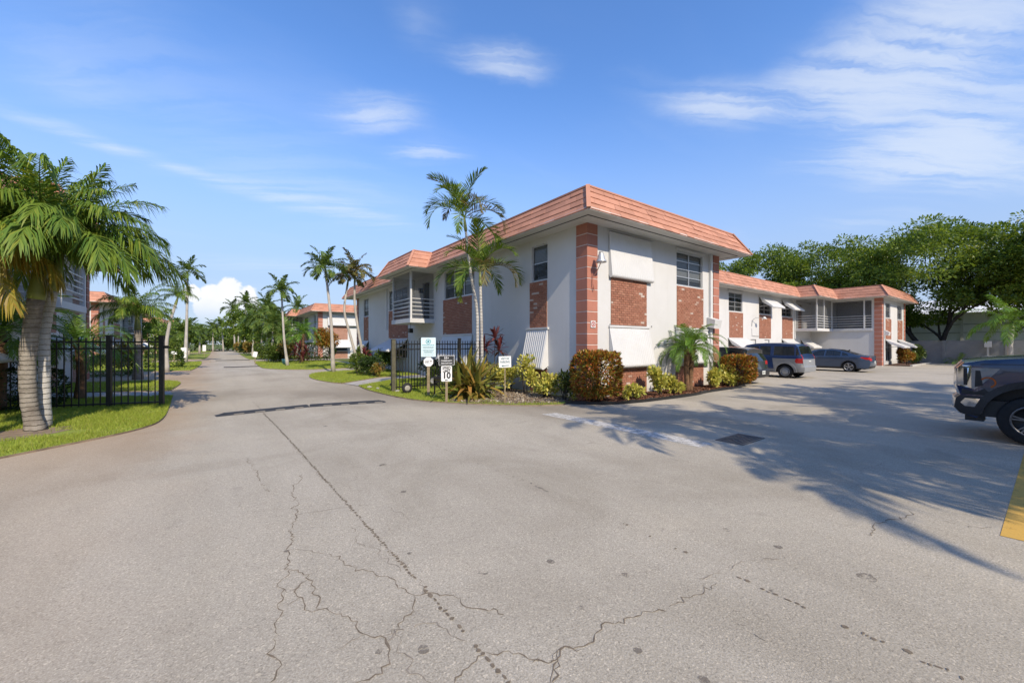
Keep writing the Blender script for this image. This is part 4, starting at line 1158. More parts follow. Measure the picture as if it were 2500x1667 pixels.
wall(FZe, 22 - YA, EAVE, [], B1); wall(Facade((XE, 22), (1, 0), (0, 1)), XZ - XE, EAVE, [], B1)
m = MB(); FAS.box(m, .5, .58, .05, 5.49, 0, .08); m.build('downpipe', WHITE, B1)
q = [FAS.p(.62, 2.5, .02), FAS.p(.62, 2.9, .02), FAS.p(.62, 2.7, .36), FAS.p(.62, 2.44, .3)]; q2 = [v + Vector((.5, 0, 0)) for v in q]
MB().add(q + q2, ((0, 1, 2, 3), (7, 6, 5, 4), (0, 4, 5, 1), (1, 5, 6, 2), (2, 6, 7, 3), (3, 7, 4, 0))).build('vent_hood', WHITE, B1)
bal2 = MB().prism([(39.15, 13.04), (39.15, 11.45), (42.98, 11.45), (42.98, 13.04)], 2.84, 3.06).build('balcony', STUCCO, B1)
MB().box(42.9, 8.85, 2.84, 42.995, 11.44, 3.06).build('slab_edge', STUCCO, bal2)
FC1 = Facade((39.2, 13.03), (0, -1), (-1, 0)); FC2 = Facade((39.2, 11.5), (1, 0), (0, -1)); FC3 = Facade((42.96, 11.5), (0, -1), (-1, 0))
for F_, L_ in ((FC1, 1.5), (FC2, 3.7), (FC3, 2.6)):
    railing(F_, .03, L_, 3.08, bal2)
    m = MB(); F_.quad(m, .0, L_, 3.07, EAVE - .02, -.05); m.build('insect_screen', SCREEN, bal2)
for (x, y) in ((39.2, 11.5), (40.9, 11.5), (42.9, 11.5), (42.93, 9.34), (39.2, 13.0)): MB().box(x - .04, y - .04, 3.06, x + .05, y + .05, EAVE - .01).build('post', WHITE, bal2)
POLY1 = [(8.21, 7.62), (18.17, 7.62), (18.17, 12.1), (37.5, 12.1), (37.5, 10.8), (41.7, 10.8), (41.7, 7.6), (52.4, 7.6), (52.4, 22.9), (18.17, 22.9), (18.17, 35.15), (8.21, 35.15), (8.21, 22.95), (7.25, 22.95), (7.25, 18.35), (8.21, 18.35)]
mansard(POLY1, B1)
# soil pipe on the roof
MB().tube([(9.8, 22.2, 6.3), (9.8, 22.2, 6.75)], .05, 8).build('roof_vent', STEEL, B1)

# ---- the other buildings of the row: same design, seen from farther off
def block(label, xw, ys, side, length=25.6, width=8.06, name='apartment_building', far=False, bal_off=(10.9, 13.5), ups=None):
    """side=+1: long face looks west (right of the drive); side=-1: long face looks east (left of the drive)."""
    t = thing(name, label, 'building', (0, 0, 0), 0, 'apartment blocks of one design along the drive')
    sx = side; xe = xw + sx * width; yn = ys + length
    Fl = Facade((xw, ys), (0, 1), (-sx, 0)); Fs = Facade((xw, ys), (sx, 0), (0, -1))
    ups = ups or [(1.85, 2.75), (6.8, 9.7), (14.7, 17.9), (22.5, 23.8)]
    hl = [(a, b, 4.0, 5.3) for a, b in ups] + [(a, b, .9, 2.1) for a, b in ups] + [(bal_off[0] + .6, bal_off[0] + 1.5, 3.1, 5.15)]
    wall(Fl, length, EAVE, hl, t, STUCCO2)
    for k, q in enumerate(hl[:8]): window(Fl, *q, t, 1 if q[1] - q[0] < 1.5 else 2, 3, .5, far=True, sill=False)
    plain_door(Fl, hl[8], t, DARK)
    for a, b in ups: brick_panel(Fl, a, b, 2.2, 3.94, t, True); brick_panel(Fl, a, b, .05, .85, t, True)
    for a, b in ups: awning(Fl, a - .05, b + .05, 2.12, .7, .9 if not far else .9, t, ribs=False)
    hs = [(1.15, 3.2, 4.0, 5.3), (4.9, 6.85, 4.0, 5.3), (1.15, 3.2, .95, 2.2), (4.9, 6.85, .95, 2.2)]
    wall(Fs, width, EAVE, hs, t, STUCCO2)
    for q in hs: window(Fs, *q, t, 2, 3, .4, far=True, sill=False)
    for (a, b) in ((1.1, 3.2), (4.9, 6.9)): brick_panel(Fs, a, b, 2.3, 3.95, t, True); brick_panel(Fs, a, b, .05, .9, t, True)
    awning(Fs, .95, 6.95, 5.36, 1.35, .35, t, ribs=not far); awning(Fs, 1.0, 3.4, 2.2, .75, .9, t, ribs=not far); awning(Fs, 4.8, 7.0, 2.2, .75, .9, t, ribs=not far)
    pilaster(Fl, Fs, t, far=True)
    pilaster(Facade((xe, ys), (0, 1), (sx, 0)), Facade((xe, ys), (-sx, 0), (0, -1)), t, far=True)
    pilaster(Facade((xw, yn), (sx, 0), (0, 1)), Facade((xw, yn), (0, -1), (-sx, 0)), t, far=True)
    wall(Facade((xe, ys), (0, 1), (sx, 0)), length, EAVE, [], t, STUCCO2); wall(Facade((xw, yn), (sx, 0), (0, 1)), width, EAVE, [], t, STUCCO2)
    b0, b1 = ys + bal_off[0], ys + bal_off[1]; xo = xw - sx * 1.3
    lo, hi = min(xo - sx * .06, xw), max(xo - sx * .06, xw)
    bl = MB().box(lo, b0 - .06, 2.86, hi, b1 + .06, 3.08).build('balcony', STUCCO2, t)
    for yy in (b0 + .02, b1 - .08): MB().box(xo - .045, yy, 3.08, xo + .045, yy + .09, EAVE - .01).build('post', WHITE, bl)
    Fb = Facade((xo, b0), (0, 1), (-sx, 0)); Fc = Facade((xo, b0), (sx, 0), (0, -1))
    for F_, L_ in ((Fb, b1 - b0), (Fc, 1.28)):
        railing(F_, .06, L_ - .02, 3.1, bl); m = MB(); F_.quad(m, .05, L_ - .02, 3.1, EAVE - .02, -.045); m.build('insect_screen', SCREEN, bl)
    o = .95; x0, x1 = sorted((xw - sx * o, xe + sx * o)); P = [(x0, ys - o), (x1, ys - o), (x1, yn + o), (x0, yn + o)]
    bb0, bb1 = b0 - 1.15, b1 + .85; xb = xw - sx * (o + .95)
    if sx > 0: P = P + [(x0, bb1), (xb, bb1), (xb, bb0), (x0, bb0)]
    else: P = P[:2] + [(x1, bb0), (xb, bb0), (xb, bb1), (x1, bb1)] + P[2:]
    mansard(P, t, True)
    return t
block('white coral-roofed building behind the slim leaning palms, second on the right', 9.2, 50.5, 1, far=False)
block('distant white building mostly hidden by the dense palms on the right, third in its row', 9.2, 92.5, 1, far=True)
block('farthest white building on the right, its coral roof seen past two tall distant palms', 9.2, 134.5, 1, far=True)
block('white building with barred balcony behind the big leaning palms and iron fence on the left', -5.25, 12.2, -1, length=16.0, bal_off=(5.7, 8.4), ups=[(1.2, 2.1), (3.0, 4.6), (9.6, 11.2), (13.4, 14.4)])
block('white building with coral roof behind the left fence, farther up than the balcony', -8.9, 51, -1, far=False)
block('distant white building whose coral roof shows above small palms on the left', -8.9, 93, -1, far=True)
lay_bricks(); lay_tiles()
# door canopy walk and mail box under the drive-side balcony are left in shade
# ---- boundary wall and warehouse at the east end of the parking
bw = thing('boundary_wall', 'grey concrete boundary wall at the back of the parking lot', 'wall')
for i in range(12):
    y = -30 + i * 3.6
    MB().box(52.9, y, 0, 53.1, y + 3.58, 2.05).build('panel', GREYW, bw)
    MB().box(52.86, y - .12, 0, 53.14, y + .10, 2.09).build('pier', GREYW, bw)
wh = thing('warehouse', 'long pale grey shed with pitched roof behind the trees beyond the boundary wall', 'building')
MB().box(66, -45, 0, 84, 15, 5.2).build('wall', WAREH, wh)
for k in range(4): MB().box(65.96, -45, 1.2 + k * .9, 66, 15, 1.25 + k * .9).build('cladding_joint', GREYW, wh)
MB().add([(65.5, -45.3, 5.2), (65.5, 15.3, 5.2), (84.5, 15.3, 5.2), (84.5, -45.3, 5.2), (75, -45.3, 7.4), (75, 15.3, 7.4)], ((0, 4, 5, 1), (2, 5, 4, 3), (0, 3, 4), (1, 5, 2))).build('roof', WAREH, wh)
for y in (-4, 6): MB().box(65.92, y, 0, 65.98, y + .22, 5.2).build('column', WHITE, wh)
# ------------------------------------------------------------------ vegetation builders
def frond_mesh(name, L, n, ll, wid, e0, bend, vee=.25, droop=.35, seed=1, rach=.016, start=.14, limp=0.0, missing=0.0, zig=.0):
    r = np.random.default_rng(seed); K_ = 16
    ts = np.linspace(0, 1, K_); ang = R(e0) - R(bend) * ts ** 1.25
    dl = L / (K_ - 1); pos = np.zeros((K_, 3))
    for i in range(1, K_):
        a = (ang[i] + ang[i - 1]) / 2; pos[i] = pos[i - 1] + np.array([math.cos(a), 0, math.sin(a)]) * dl
    side_b = r.normal(0, .06); pos[:, 1] += side_b * ts ** 2 * L
    V, F = [], []
    for i in range(K_):                        # rachis, a tapering three-sided rod
        w = rach * (1 - .85 * ts[i]); a = ang[i]; nn = np.array([-math.sin(a), 0, math.cos(a)]); s = np.array([0, 1, 0])
        V += [pos[i] + s * w, pos[i] - s * w, pos[i] - nn * w * 1.3]
    for i in range(K_ - 1):
        for k in range(3): F.append((i * 3 + k, i * 3 + (k + 1) % 3, (i + 1) * 3 + (k + 1) % 3, (i + 1) * 3 + k))
    for j in range(n):
        t = start + (1 - start) * (j + .5) / n; fi = t * (K_ - 1); i = min(int(fi), K_ - 2); u = fi - i
        p = pos[i] * (1 - u) + pos[i + 1] * u; a = ang[i] * (1 - u) + ang[i + 1] * u
        fw = np.array([math.cos(a), 0, math.sin(a)]); nn = np.array([-math.sin(a), 0, math.cos(a)])
        phi0 = R(72) * (1 - t) + R(24) * t
        lt = ll * max(.18, math.sin(math.pi * min(.97, .16 + .80 * t)) ** .55)
        for sgn in (1, -1):
            if r.random() < missing: continue
            phi = phi0 + r.normal(0, .09); ve = vee + r.normal(0, .16) + zig * (1 if j % 2 else -1); l = lt * r.uniform(.85, 1.1)
            d = fw * math.cos(phi) + np.array([0, sgn, 0]) * math.sin(phi) * math.cos(ve) + nn * math.sin(ve) * math.sin(phi)
            d /= np.linalg.norm(d)
            w = np.cross(d, nn + r.normal(0, .25, 3)); w /= np.linalg.norm(w) + 1e-9
            ww = wid * r.uniform(.8, 1.15); dr = droop * r.uniform(.6, 1.35)
            q1 = p + d * l * .5 + np.array([0, 0, -dr * l * .18 - limp * l * .25]); q2 = p + d * l * (.97 - .25 * min(1, dr)) + np.array([0, 0, -dr * l * .75 - limp * l * .6])
            b = len(V)
            V += [p - w * ww * .35, p + w * ww * .35, q1 + w * ww, q1 - w * ww, q2 + w * ww * .12, q2 - w * ww * .12]
            F += [(b, b + 1, b + 2, b + 3), (b + 3, b + 2, b + 4, b + 5)]
    return mesh_np(name, np.array(V), np.array(F))

def frond_set(key, L, n, ll, wid, material, classes, **kw):
    out = []
    for i, (e0, bend) in enumerate(classes):
        for s in range(2):
            m = frond_mesh('frond_' + key, L * (1 + .06 * (s - .5)), n, ll, wid, e0, bend, seed=i * 17 + s * 5 + len(key), **kw); m.materials.append(material)
            out.append(m)
    return out

CL_ARCH = [(80, 75), (62, 100), (46, 105), (30, 100), (12, 85), (-8, 60)]
CL_AREC = [(82, 75), (64, 115), (48, 130), (32, 125), (12, 105)]
CL_OPEN = [(82, 45), (62, 75), (42, 95), (22, 95), (2, 70)]
CL_STIFF = [(78, 30), (55, 50), (35, 60), (12, 55), (-12, 40)]
FS_BIG = frond_set('adonidia', 2.35, 70, .70, .016, PALML, [(86, 55), (76, 85), (66, 100), (56, 108), (44, 108), (32, 100)], vee=.30, droop=.75, zig=.25, limp=.12)
FS_BIGY = frond_set('adonidia_y', 2.1, 40, .60, .024, PALMY, [(25, 110), (5, 95), (-15, 70)], vee=.1, droop=.9, limp=.25)
FS_ARECA = frond_set('areca', 1.95, 50, .52, .018, PALML, CL_AREC, vee=.55, droop=.15)
FS_ARECAD = frond_set('areca_d', 1.9, 46, .5, .017, PALMD, CL_AREC, vee=.5, droop=.2, missing=.12)
FS_DATE = frond_set('date', 1.3, 52, .28, .008, DATEL, [(75, 80), (58, 110), (40, 120), (22, 115), (5, 95)], vee=.3, droop=.3)
FS_FAR = frond_set('far', 2.0, 28, .68, .05, PALMF, CL_OPEN, vee=.45, droop=.4, zig=.2)
FS_FARD = frond_set('far_d', 2.0, 26, .66, .05, PALMD, CL_OPEN, vee=.4, droop=.5, zig=.2)
FS_COCO = frond_set('coco', 3.1, 44, .7, .022, DATEL, [(75, 55), (55, 85), (35, 95), (15, 85), (-5, 60)], vee=.1, droop=.55)
FS_DATEF = frond_set('date_far', 1.5, 26, .34, .018, DATEL, [(75, 80), (55, 105), (35, 115), (12, 100)], vee=.3, droop=.3)
FS_SHADE = frond_set('shade', 2.9, 34, .8, .032, PALML, CL_OPEN, vee=.3, droop=.5)

def crown(parent, hub, fset, nf, seed, spin=0., elev_bias=0., scale=1., dead=None, name='frond', azr=None):
    r = random.Random(seed); ncl = len(fset) // 2
    for k in range(nf):
        t = (k + .5) / nf; c = min(ncl - 1, max(0, int((t + elev_bias) * ncl)))
        m = fset[c * 2 + r.randrange(2)]
        if dead and r.random() < dead[1] and t > .45: m = dead[0][r.randrange(len(dead[0]))]
        az = (r.uniform(*azr) if azr else spin + k * 2.39996 + r.uniform(-.25, .25))
        sc = scale * r.uniform(.88, 1.08)
        mt = Matrix.Translation(Vector(hub) + Vector((math.cos(az) * .05, math.sin(az) * .05, r.uniform(-.05, .05)))) @ Matrix.Rotation(az, 4, 'Z') @ Matrix.Rotation(r.uniform(-.15, .15), 4, 'X') @ Matrix.Scale(sc, 4)
        link(name, m, None, parent, None, mt)

def palm(label, base, stems, fset, nf=15, tr=TRUNK, group=None, shaft=None, scale=1., seed=1, dead=None, name='palm_tree', n=10, elev_bias=0., fibre=False):
    """stems: list of (points relative to base, r0, r1); a crown sits on the end of each stem."""
    t = thing(name, label, 'palm', (base[0], base[1], base[2] if len(base) > 2 else 0), 0, group)
    for i, (pts, r0, r1) in enumerate(stems):
        P = []
        for a in range(len(pts) - 1):
            for k in range(5):
                u = k / 5; P.append(Vector(pts[a]).lerp(Vector(pts[a + 1]), u))
        P.append(Vector(pts[-1]))
        for _ in range(3): P = [P[0]] + [(P[j - 1] + P[j] * 2 + P[j + 1]) / 4 for j in range(1, len(P) - 1)] + [P[-1]]
        rad = [r0 + (r1 - r0) * (j / (len(P) - 1)) + (r0 * .35 * max(0, 1 - j / 3.) if j < 3 else 0) + (.012 * r0 / .15) * (j % 2) for j in range(len(P))]
        P[0] = P[0] - Vector((0, 0, .1))
        MB().tube(P, rad, n).build('trunk', tr, t, smooth=True)
        hub = Vector(P[-1]); d = (P[-1] - P[-3]).normalized()
        if shaft:
            sl, sr = shaft
            MB().tube([hub - d * .03, hub + d * sl * .12, hub + d * sl * .45, hub + d * sl], [r1 * 1.05, sr, sr * .82, sr * .42], n).build('crownshaft', SHAFT, t, smooth=True)
            hub = hub + d * sl * .92
        if fibre:
            rr = random.Random(seed + i)
            for k in range(16):
                a = rr.uniform(0, 6.28); z = rr.uniform(-.75, -.05)
                c = hub + Vector((0, 0, z)); e = Vector((math.cos(a), math.sin(a), 0))
                MB().tube([c + e * r1 * .6, c + e * (r1 + .07) + Vector((0, 0, .09))], [.035, .012], 5).build('leaf_stub', FIBRE, t)
        crown(t, hub, fset, nf, seed + i * 31, spin=seed * .7 + i * 1.3, scale=scale, dead=dead, elev_bias=elev_bias)
    return t

def leaf_cloud(P, outd, size, aspect=.4, up=.35, seed=0, jit=.8):
    r = np.random.default_rng(seed); n = len(P)
    a = outd + r.normal(0, jit, (n, 3)); a[:, 2] += up; a /= np.linalg.norm(a, axis=1)[:, None] + 1e-9
    b = np.cross(a, r.normal(0, 1, (n, 3))); b /= np.linalg.norm(b, axis=1)[:, None] + 1e-9
    c = np.cross(a, b)
    l = (size * r.uniform(.6, 1.35, n))[:, None]
    V = np.zeros((n, 4, 3))
    V[:, 0] = P; V[:, 1] = P + a * l * .5 + b * l * aspect * .5 + c * l * .08; V[:, 2] = P + a * l; V[:, 3] = P + a * l * .5 - b * l * aspect * .5 + c * l * .08
    return V.reshape(-1, 3), np.arange(n * 4).reshape(n, 4)

def shrub(name, label, c, rx, ry, h, n, size, material, seed=1, shape='ball', z0=.12, aspect=.42, group=None, cat='shrub', stems=6, lumps=9, up=.35):
    r = np.random.default_rng(seed); t = thing(name, label, cat, (c[0], c[1], c[2] if len(c) > 2 else .03), 0, group)
    if shape == 'box':
        u = r.uniform(-1, 1, (n, 3)); ax = r.integers(0, 3, n); sg = np.sign(r.uniform(-1, 1, n))
        dep = 1 - np.abs(r.normal(0, .10, n))
        for k in range(3):
            mk = ax == k; u[mk, k] = sg[mk] * dep[mk]
        # rounded corners and a wobbly face
        ln = (np.abs(u) ** 5).sum(1) ** .2
        u = u / np.maximum(ln, .75)[:, None]
        wob = 1 + .055 * np.sin(u[:, 0] * 6 + seed) * np.cos(u[:, 1] * 5 + u[:, 2] * 7)
        P = u * np.array([rx, ry, (h - z0) / 2]) * wob[:, None] + np.array([0, 0, (h + z0) / 2]); od = u
    else:
        cs = []
        for k in range(lumps):
            a = r.uniform(0, 6.28); q = r.uniform(0, .75) ** .7
            zz = r.uniform(.3, .86) if k else .78
            cs.append((math.cos(a) * q * rx * .8, math.sin(a) * q * ry * .8, z0 + (h - z0) * zz, r.uniform(.28, .46)))
        cs = np.array(cs); pick = r.integers(0, lumps, n)
        d = r.normal(0, 1, (n, 3)); d /= np.linalg.norm(d, axis=1)[:, None]; rad = (r.uniform(0, 1, n) ** .35)
        P = cs[pick, :3] + d * (cs[pick, 3] * rad)[:, None] * np.array([rx, ry, h * .62]); od = d
        P[:, 2] = np.clip(P[:, 2], z0 * .4, h * 1.08)
    V, F = leaf_cloud(P, od, np.full(len(P), size), aspect, up, seed)
    link('foliage', mesh_np('foliage', V, F), material, t)
    rr = random.Random(seed); sm = MB()
    for k in range(stems):
        a = rr.uniform(0, 6.28); q = rr.uniform(0, .25)
        b = Vector((math.cos(a) * q * rx, math.sin(a) * q * ry, -.05)); e = Vector((math.cos(a) * rx * rr.uniform(.2, .7), math.sin(a) * ry * rr.uniform(.2, .7), h * rr.uniform(.55, .8)))
        MB.tube(sm, [b, b.lerp(e, .5) + Vector((0, 0, h * .08)), e], [.018, .013, .006], 5)
    if stems: sm.build('stem', BARK, t)
    return t

def strap_mesh(name, L, w, e0, bend, seed, material, fold=.3):
    r = np.random.default_rng(seed); K_ = 6; V, F = [], []; p = np.zeros(3); a = R(e0)
    for i in range(K_):
        t = i / (K_ - 1); ww = w * (math.sin(math.pi * min(1, .12 + t * .88)) ** .7) + .002
        V += [p + np.array([0, ww, ww * fold]), p.copy(), p + np.array([0, -ww, ww * fold])]
        a -= R(bend) / K_; p = p + np.array([math.cos(a), 0, math.sin(a)]) * L / (K_ - 1)
    for i in range(K_ - 1):
        for k in range(2): F.append((i * 3 + k, i * 3 + k + 1, (i + 1) * 3 + k + 1, (i + 1) * 3 + k))
    m = mesh_np(name, np.array(V), np.array(F)); m.materials.append(material); return m

def rosette(parent, hub, meshes, n, seed, sc=1., zs=.0):
    r = random.Random(seed)
    for k in range(n):
        az = k * 2.4 + r.uniform(-.3, .3); m = meshes[min(len(meshes) - 1, int(k / n * len(meshes)))]
        link('leaf', m, None, parent, None, Matrix.Translation(Vector(hub) + Vector((0, 0, -zs * k / n))) @ Matrix.Rotation(az, 4, 'Z') @ Matrix.Rotation(r.uniform(-.3, .3), 4, 'X') @ Matrix.Scale(sc * r.uniform(.8, 1.12), 4))

def tree(label, base, h, spread, seed, material=TREEL, nclump=110, nleaf=110, lsize=.30, trunks=3, r0=.3, clear=.33, group=None, flat=.55, name='broadleaf_tree', clr=1.0):
    r = random.Random(seed); nr = np.random.default_rng(seed)
    t = thing(name, label, 'tree', (base[0], base[1], 0), 0, group)
    tips = []; tb = MB()
    def grow(p, d, L, rad, lev):
        k = 4; pts = [p]; q = p.copy(); dd = d.copy()
        for i in range(k):
            dd = (dd + Vector((r.gauss(0, .13), r.gauss(0, .13), r.gauss(.03, .09)))).normalized(); q = q + dd * (L / k); pts.append(q.copy())
        tb.tube(pts, [rad * (1 - .42 * i / k) for i in range(k + 1)], 7 if lev < 2 else 4, cap=False)
        if lev >= 3 or rad < .02: tips.append(q); return
        if lev >= 1: tips.append(pts[2] if lev > 1 else pts[-1])
        for i in range(r.choice((2, 3, 3)) if lev else 3):
            a = r.uniform(0, 6.283); sp = r.uniform(.45, .95)
            nd = (dd * 1.0 + Vector((math.cos(a) * sp, math.sin(a) * sp, r.uniform(-.15, .35)))).normalized()
            st = pts[-1] if i < 2 else pts[2]
            grow(st, nd, L * r.uniform(.62, .82), rad * .6, lev + 1)
    for i in range(trunks):
        a = i * 6.283 / trunks + r.uniform(-.4, .4); sp = .34 if trunks > 1 else .06
        grow(Vector((math.cos(a) * r0 * .5, math.sin(a) * r0 * .5, -.1)), Vector((math.cos(a) * sp, math.sin(a) * sp, 1)).normalized(), h * clear * r.uniform(.9, 1.15), r0 * (1 if trunks == 1 else .62), 0)
    tb.build('trunk', BARK, t, smooth=True)
    # crown: leaf clumps gathered near the outer shell, flattened umbels with gaps between them
    C = []
    for k in range(nclump):
        a = r.uniform(0, 6.283); ph = math.acos(r.uniform(-.35, 1)); q = r.uniform(.72, 1.0)
        rr_ = spread * q * (1 + .18 * math.sin(a * 3 + seed) + .1 * math.sin(a * 7 + seed * 2))
        zc = h * (1 - flat * .5) - .0; zr = h * flat * .5 * (1 + .12 * math.sin(a * 5 + seed))
        C.append((math.cos(a) * math.sin(ph) * rr_, math.sin(a) * math.sin(ph) * rr_, zc + math.cos(ph) * zr * q, r.uniform(.7, 1.25)))
    for q in tips: C.append((q.x, q.y, max(q.z, h * (1 - flat) * .9), r.uniform(.5, .95)))
    C = np.array(C); n = len(C) * nleaf; pick = np.repeat(np.arange(len(C)), nleaf)
    d = nr.normal(0, 1, (n, 3)); d /= np.linalg.norm(d, axis=1)[:, None]; rad = nr.uniform(0, 1, n) ** .45
    cr = spread * .155 * clr
    P = C[pick, :3] + d * (C[pick, 3] * cr * rad)[:, None] * np.array([1.25, 1.25, .62])
    V, F = leaf_cloud(P, d, np.full(n, lsize), .5, .1, seed)
    link('crown', mesh_np('crown', V, F), material, t)
    return t

# ------------------------------------------------------------------ planting
# big leaning palms by the left fence
t_A = palm('thick ringed palm trunk nearest the kerb at the far left, leaning, with full drooping crown', (-2.95, 11.96, .02), [([(0, 0, 0), (-.10, .04, .5), (-.14, .05, 1.4), (.0, .0, 2.62)], .118, .115)], FS_BIG, 30, TRUNK, 'palms by the left fence', (1.0, .135), .98, 3, n=16)
crown(t_A, (-.02, -.02, 3.72), FS_BIGY, 12, 5, azr=(2.7, 4.7), scale=.74)
palm('pale grey palm trunk just behind the thick leaning one at the far left', (-2.92, 12.28, .02), [([(0, 0, 0), (.0, .03, 1.2), (-.02, .06, 2.0), (.10, .08, 2.85)], .088, .082)], FS_BIG, 28, TRUNKW, 'palms by the left fence', (.9, .11), .98, 8, n=16)
t_ = palm('yellowing palm at the left frame edge with hanging golden fronds', (-3.6, 11.55, .02), [([(0, 0, 0), (-.05, 0, 1.5), (-.1, .1, 2.6)], .11, .10)], FS_BIG, 26, TRUNK, 'palms by the left fence', (.8, .12), .82, 14, n=12, elev_bias=-.15)
crown(t_, (-.1, .1, 3.4), FS_BIGY, 12, 5, azr=(-2.4, .5), scale=.7)
# areca pair in front of the near building
t_ = palm('slender two-stemmed palm in front of the near building, one crown above the eave', (7.15, 11.75, .03), [([(0, 0, 0), (-.02, .0, 1.5), (.02, .05, 2.9), (-.22, .12, 4.1), (-.36, .2, 5.6)], .058, .04), ([(.12, -.06, 0), (.14, -.05, 1.6), (.10, 0, 3.75)], .055, .045)], FS_ARECA, 14, TRUNKW, None, (.55, .06), .98, 22, dead=(FS_ARECAD, .45), n=10)
# pygmy date palm by the front wall
palm('small feathery date palm with two shaggy stems casting its shadow on the white front wall', (13.75, 7.95, .04), [([(0, 0, 0), (-.05, 0, .7), (.0, .0, 1.55)], .075, .10), ([(.1, -.05, 0), (.16, -.05, .7), (.36, -.02, 1.68)], .07, .10)], FS_DATE, 24, FIBRE, None, None, 1.0, 5, fibre=True, n=9)
# slim palms along the drive
palm('tall slim straight palm on the rounded lawn right of the drive', (5.57, 26.09, .03), [([(0, 0, 0), (-.1, 0, 3), (-.35, .1, 5.6)], .10, .065)], FS_FAR, 17, TRUNKF, 'slim palms along the drive', (.8, .075), .74, 31)
palm('bowed slim palm leaning left in front of the near building’s far corner', (7.6, 27.9, .03), [([(0, 0, 0), (-.55, 0, 2.2), (-1.0, .1, 3.9), (-.75, .1, 5.6)], .09, .06)], FS_FARD, 15, TRUNKF, 'slim palms along the drive', (.7, .07), .66, 37)
palm('slim palm with browned crown crossing the far eave corner of the near building', (7.95, 27.6, .03), [([(0, 0, 0), (-.5, 0, 2.6), (-.72, .1, 4.4), (-.7, .1, 5.8)], .095, .06)], FS_FARD, 15, TRUNKF, 'slim palms along the drive', (.8, .07), .74, 41)
palm('slim curving palm before the second building on the right', (4.3, 35.9, .03), [([(0, 0, 0), (-.25, 0, 2), (-.4, 0, 5.2)], .10, .06)], FS_FAR, 16, TRUNKF, 'slim palms along the drive', (.7, .07), .70, 43)
palm('palm crown rising just behind the coral roof of the second building', (8.6, 62.5, .03), [([(0, 0, 0), (.1, 0, 5.9)], .12, .07)], FS_FAR, 13, TRUNKF, 'slim palms along the drive', (.8, .08), 1.1, 47)
for i, (x, y, h_, lab) in enumerate([(4.4, 49.5, 3.1, 'short palm in the thicket left of the second building, lowest of its cluster'), (3.9, 54, 4.3, 'palm in the thicket left of the second building, at its middle height'), (4.6, 58, 5.6, 'tallest palm of the thicket left of the second building'), (5.0, 47, 2.0, 'stubby palm at the foot of the thicket near the hedges'), (3.6, 66, 4.2, 'palm at the far left edge of the thicket beyond the second building')]):
    palm(lab, (x, y, .03), [([(0, 0, 0), (.1 * (-1) ** i, 0, h_ * .5), (.15, 0, h_)], .11, .08)], FS_FAR, 15, TRUNKF, 'palms in the thicket', (.7, .08), 1.15, 53 + i)
palm('tall distant palm, right one of the pair above the end of the drive', (4.3, 107, .03), [([(0, 0, 0), (.2, 0, 5), (.3, 0, 9.8)], .16, .10)], FS_FAR, 14, TRUNKF, 'distant tall palms', (1.0, .12), 1.65, 61)
palm('tall distant palm, left one of the pair above the end of the drive', (2.7, 110, .03), [([(0, 0, 0), (-.2, 0, 5), (-.3, 0, 8.6)], .16, .10), ([(.6, 0, 0), (.6, 0, 3), (.8, 0, 6.4)], .14, .09)], FS_FAR, 12, TRUNKF, 'distant tall palms', (1.0, .12), 1.45, 67)
palm('lower distant palm clump left of the tall pair', (.6, 116, .03), [([(0, 0, 0), (-.3, 0, 5.2)], .14, .09), ([(-2, 1, 0), (-2, 1, 4.6)], .14, .09)], FS_FAR, 12, TRUNKF, 'distant tall palms', (.9, .12), 1.45, 71)
palm('tall slim palm against the sky over the left fence post', (-2.6, 47.5, .03), [([(0, 0, 0), (.1, 0, 4), (.15, 0, 7.6)], .13, .08)], FS_FAR, 14, TRUNKF, 'palms on the left of the drive', (.9, .09), .78, 73)
palm('dark-trunked palm on the lawn behind the left fence', (-3.31, 26.97, .03), [([(0, 0, 0), (.03, 0, 1.2), (.0, 0, 2.45)], .17, .13)], FS_BIG, 24, TRUNK, 'palms on the left of the drive', (.75, .14), .80, 77)
palm('curved slim palm half hidden behind the dark-trunked one on the left', (-2.7, 33.0, .03), [([(0, 0, 0), (-.05, 0, 1.8), (.15, 0, 3.2), (.4, 0, 4.2)], .10, .07)], FS_BIG, 16, TRUNKF, 'palms on the left of the drive', (.6, .08), .5, 79)
palm('feathery light green palm just behind the left fence posts', (-3.55, 18.0, .03), [([(0, 0, 0), (.05, 0, .9), (.0, 0, 1.75)], .10, .11)], FS_DATE, 26, FIBRE, 'palms on the left of the drive', None, 1.25, 83, fibre=True)
palm('dense dark feathery palm between fence and balcony on the left', (-4.55, 15.9, .03), [([(0, 0, 0), (.05, 0, 1.2), (.0, 0, 2.1)], .10, .11)], FS_DATE, 26, FIBRE, 'palms on the left of the drive', None, 1.3, 89, fibre=True)
palm('feathery palm at the left frame edge below the golden fronds', (-6.3, 14.6, .03), [([(0, 0, 0), (.05, 0, 1.2), (.0, 0, 2.3)], .10, .11)], FS_DATE, 26, FIBRE, 'palms on the left of the drive', None, 1.5, 90, fibre=True)
for i, (x, y, h_, lab) in enumerate([(-3.4, 60, 2.4, 'small palm by the white signs up the left side'), (-3.9, 78, 2.8, 'small palm beyond the white signs, second of the far left row'), (-3.2, 96, 3.2, 'small palm farthest up the left row')]):
    palm(lab, (x, y, .03), [([(0, 0, 0), (.1, 0, h_)], .14, .10)], FS_FAR, 18, TRUNKF, 'small palms far up the left side', (.6, .1), 1.05, 91 + i)
palm('feathery date palm before the balcony of the second building', (6.3, 42.5, .03), [([(0, 0, 0), (.1, 0, 2.7)], .12, .12)], FS_DATEF, 24, FIBRE, None, None, 1.45, 97)
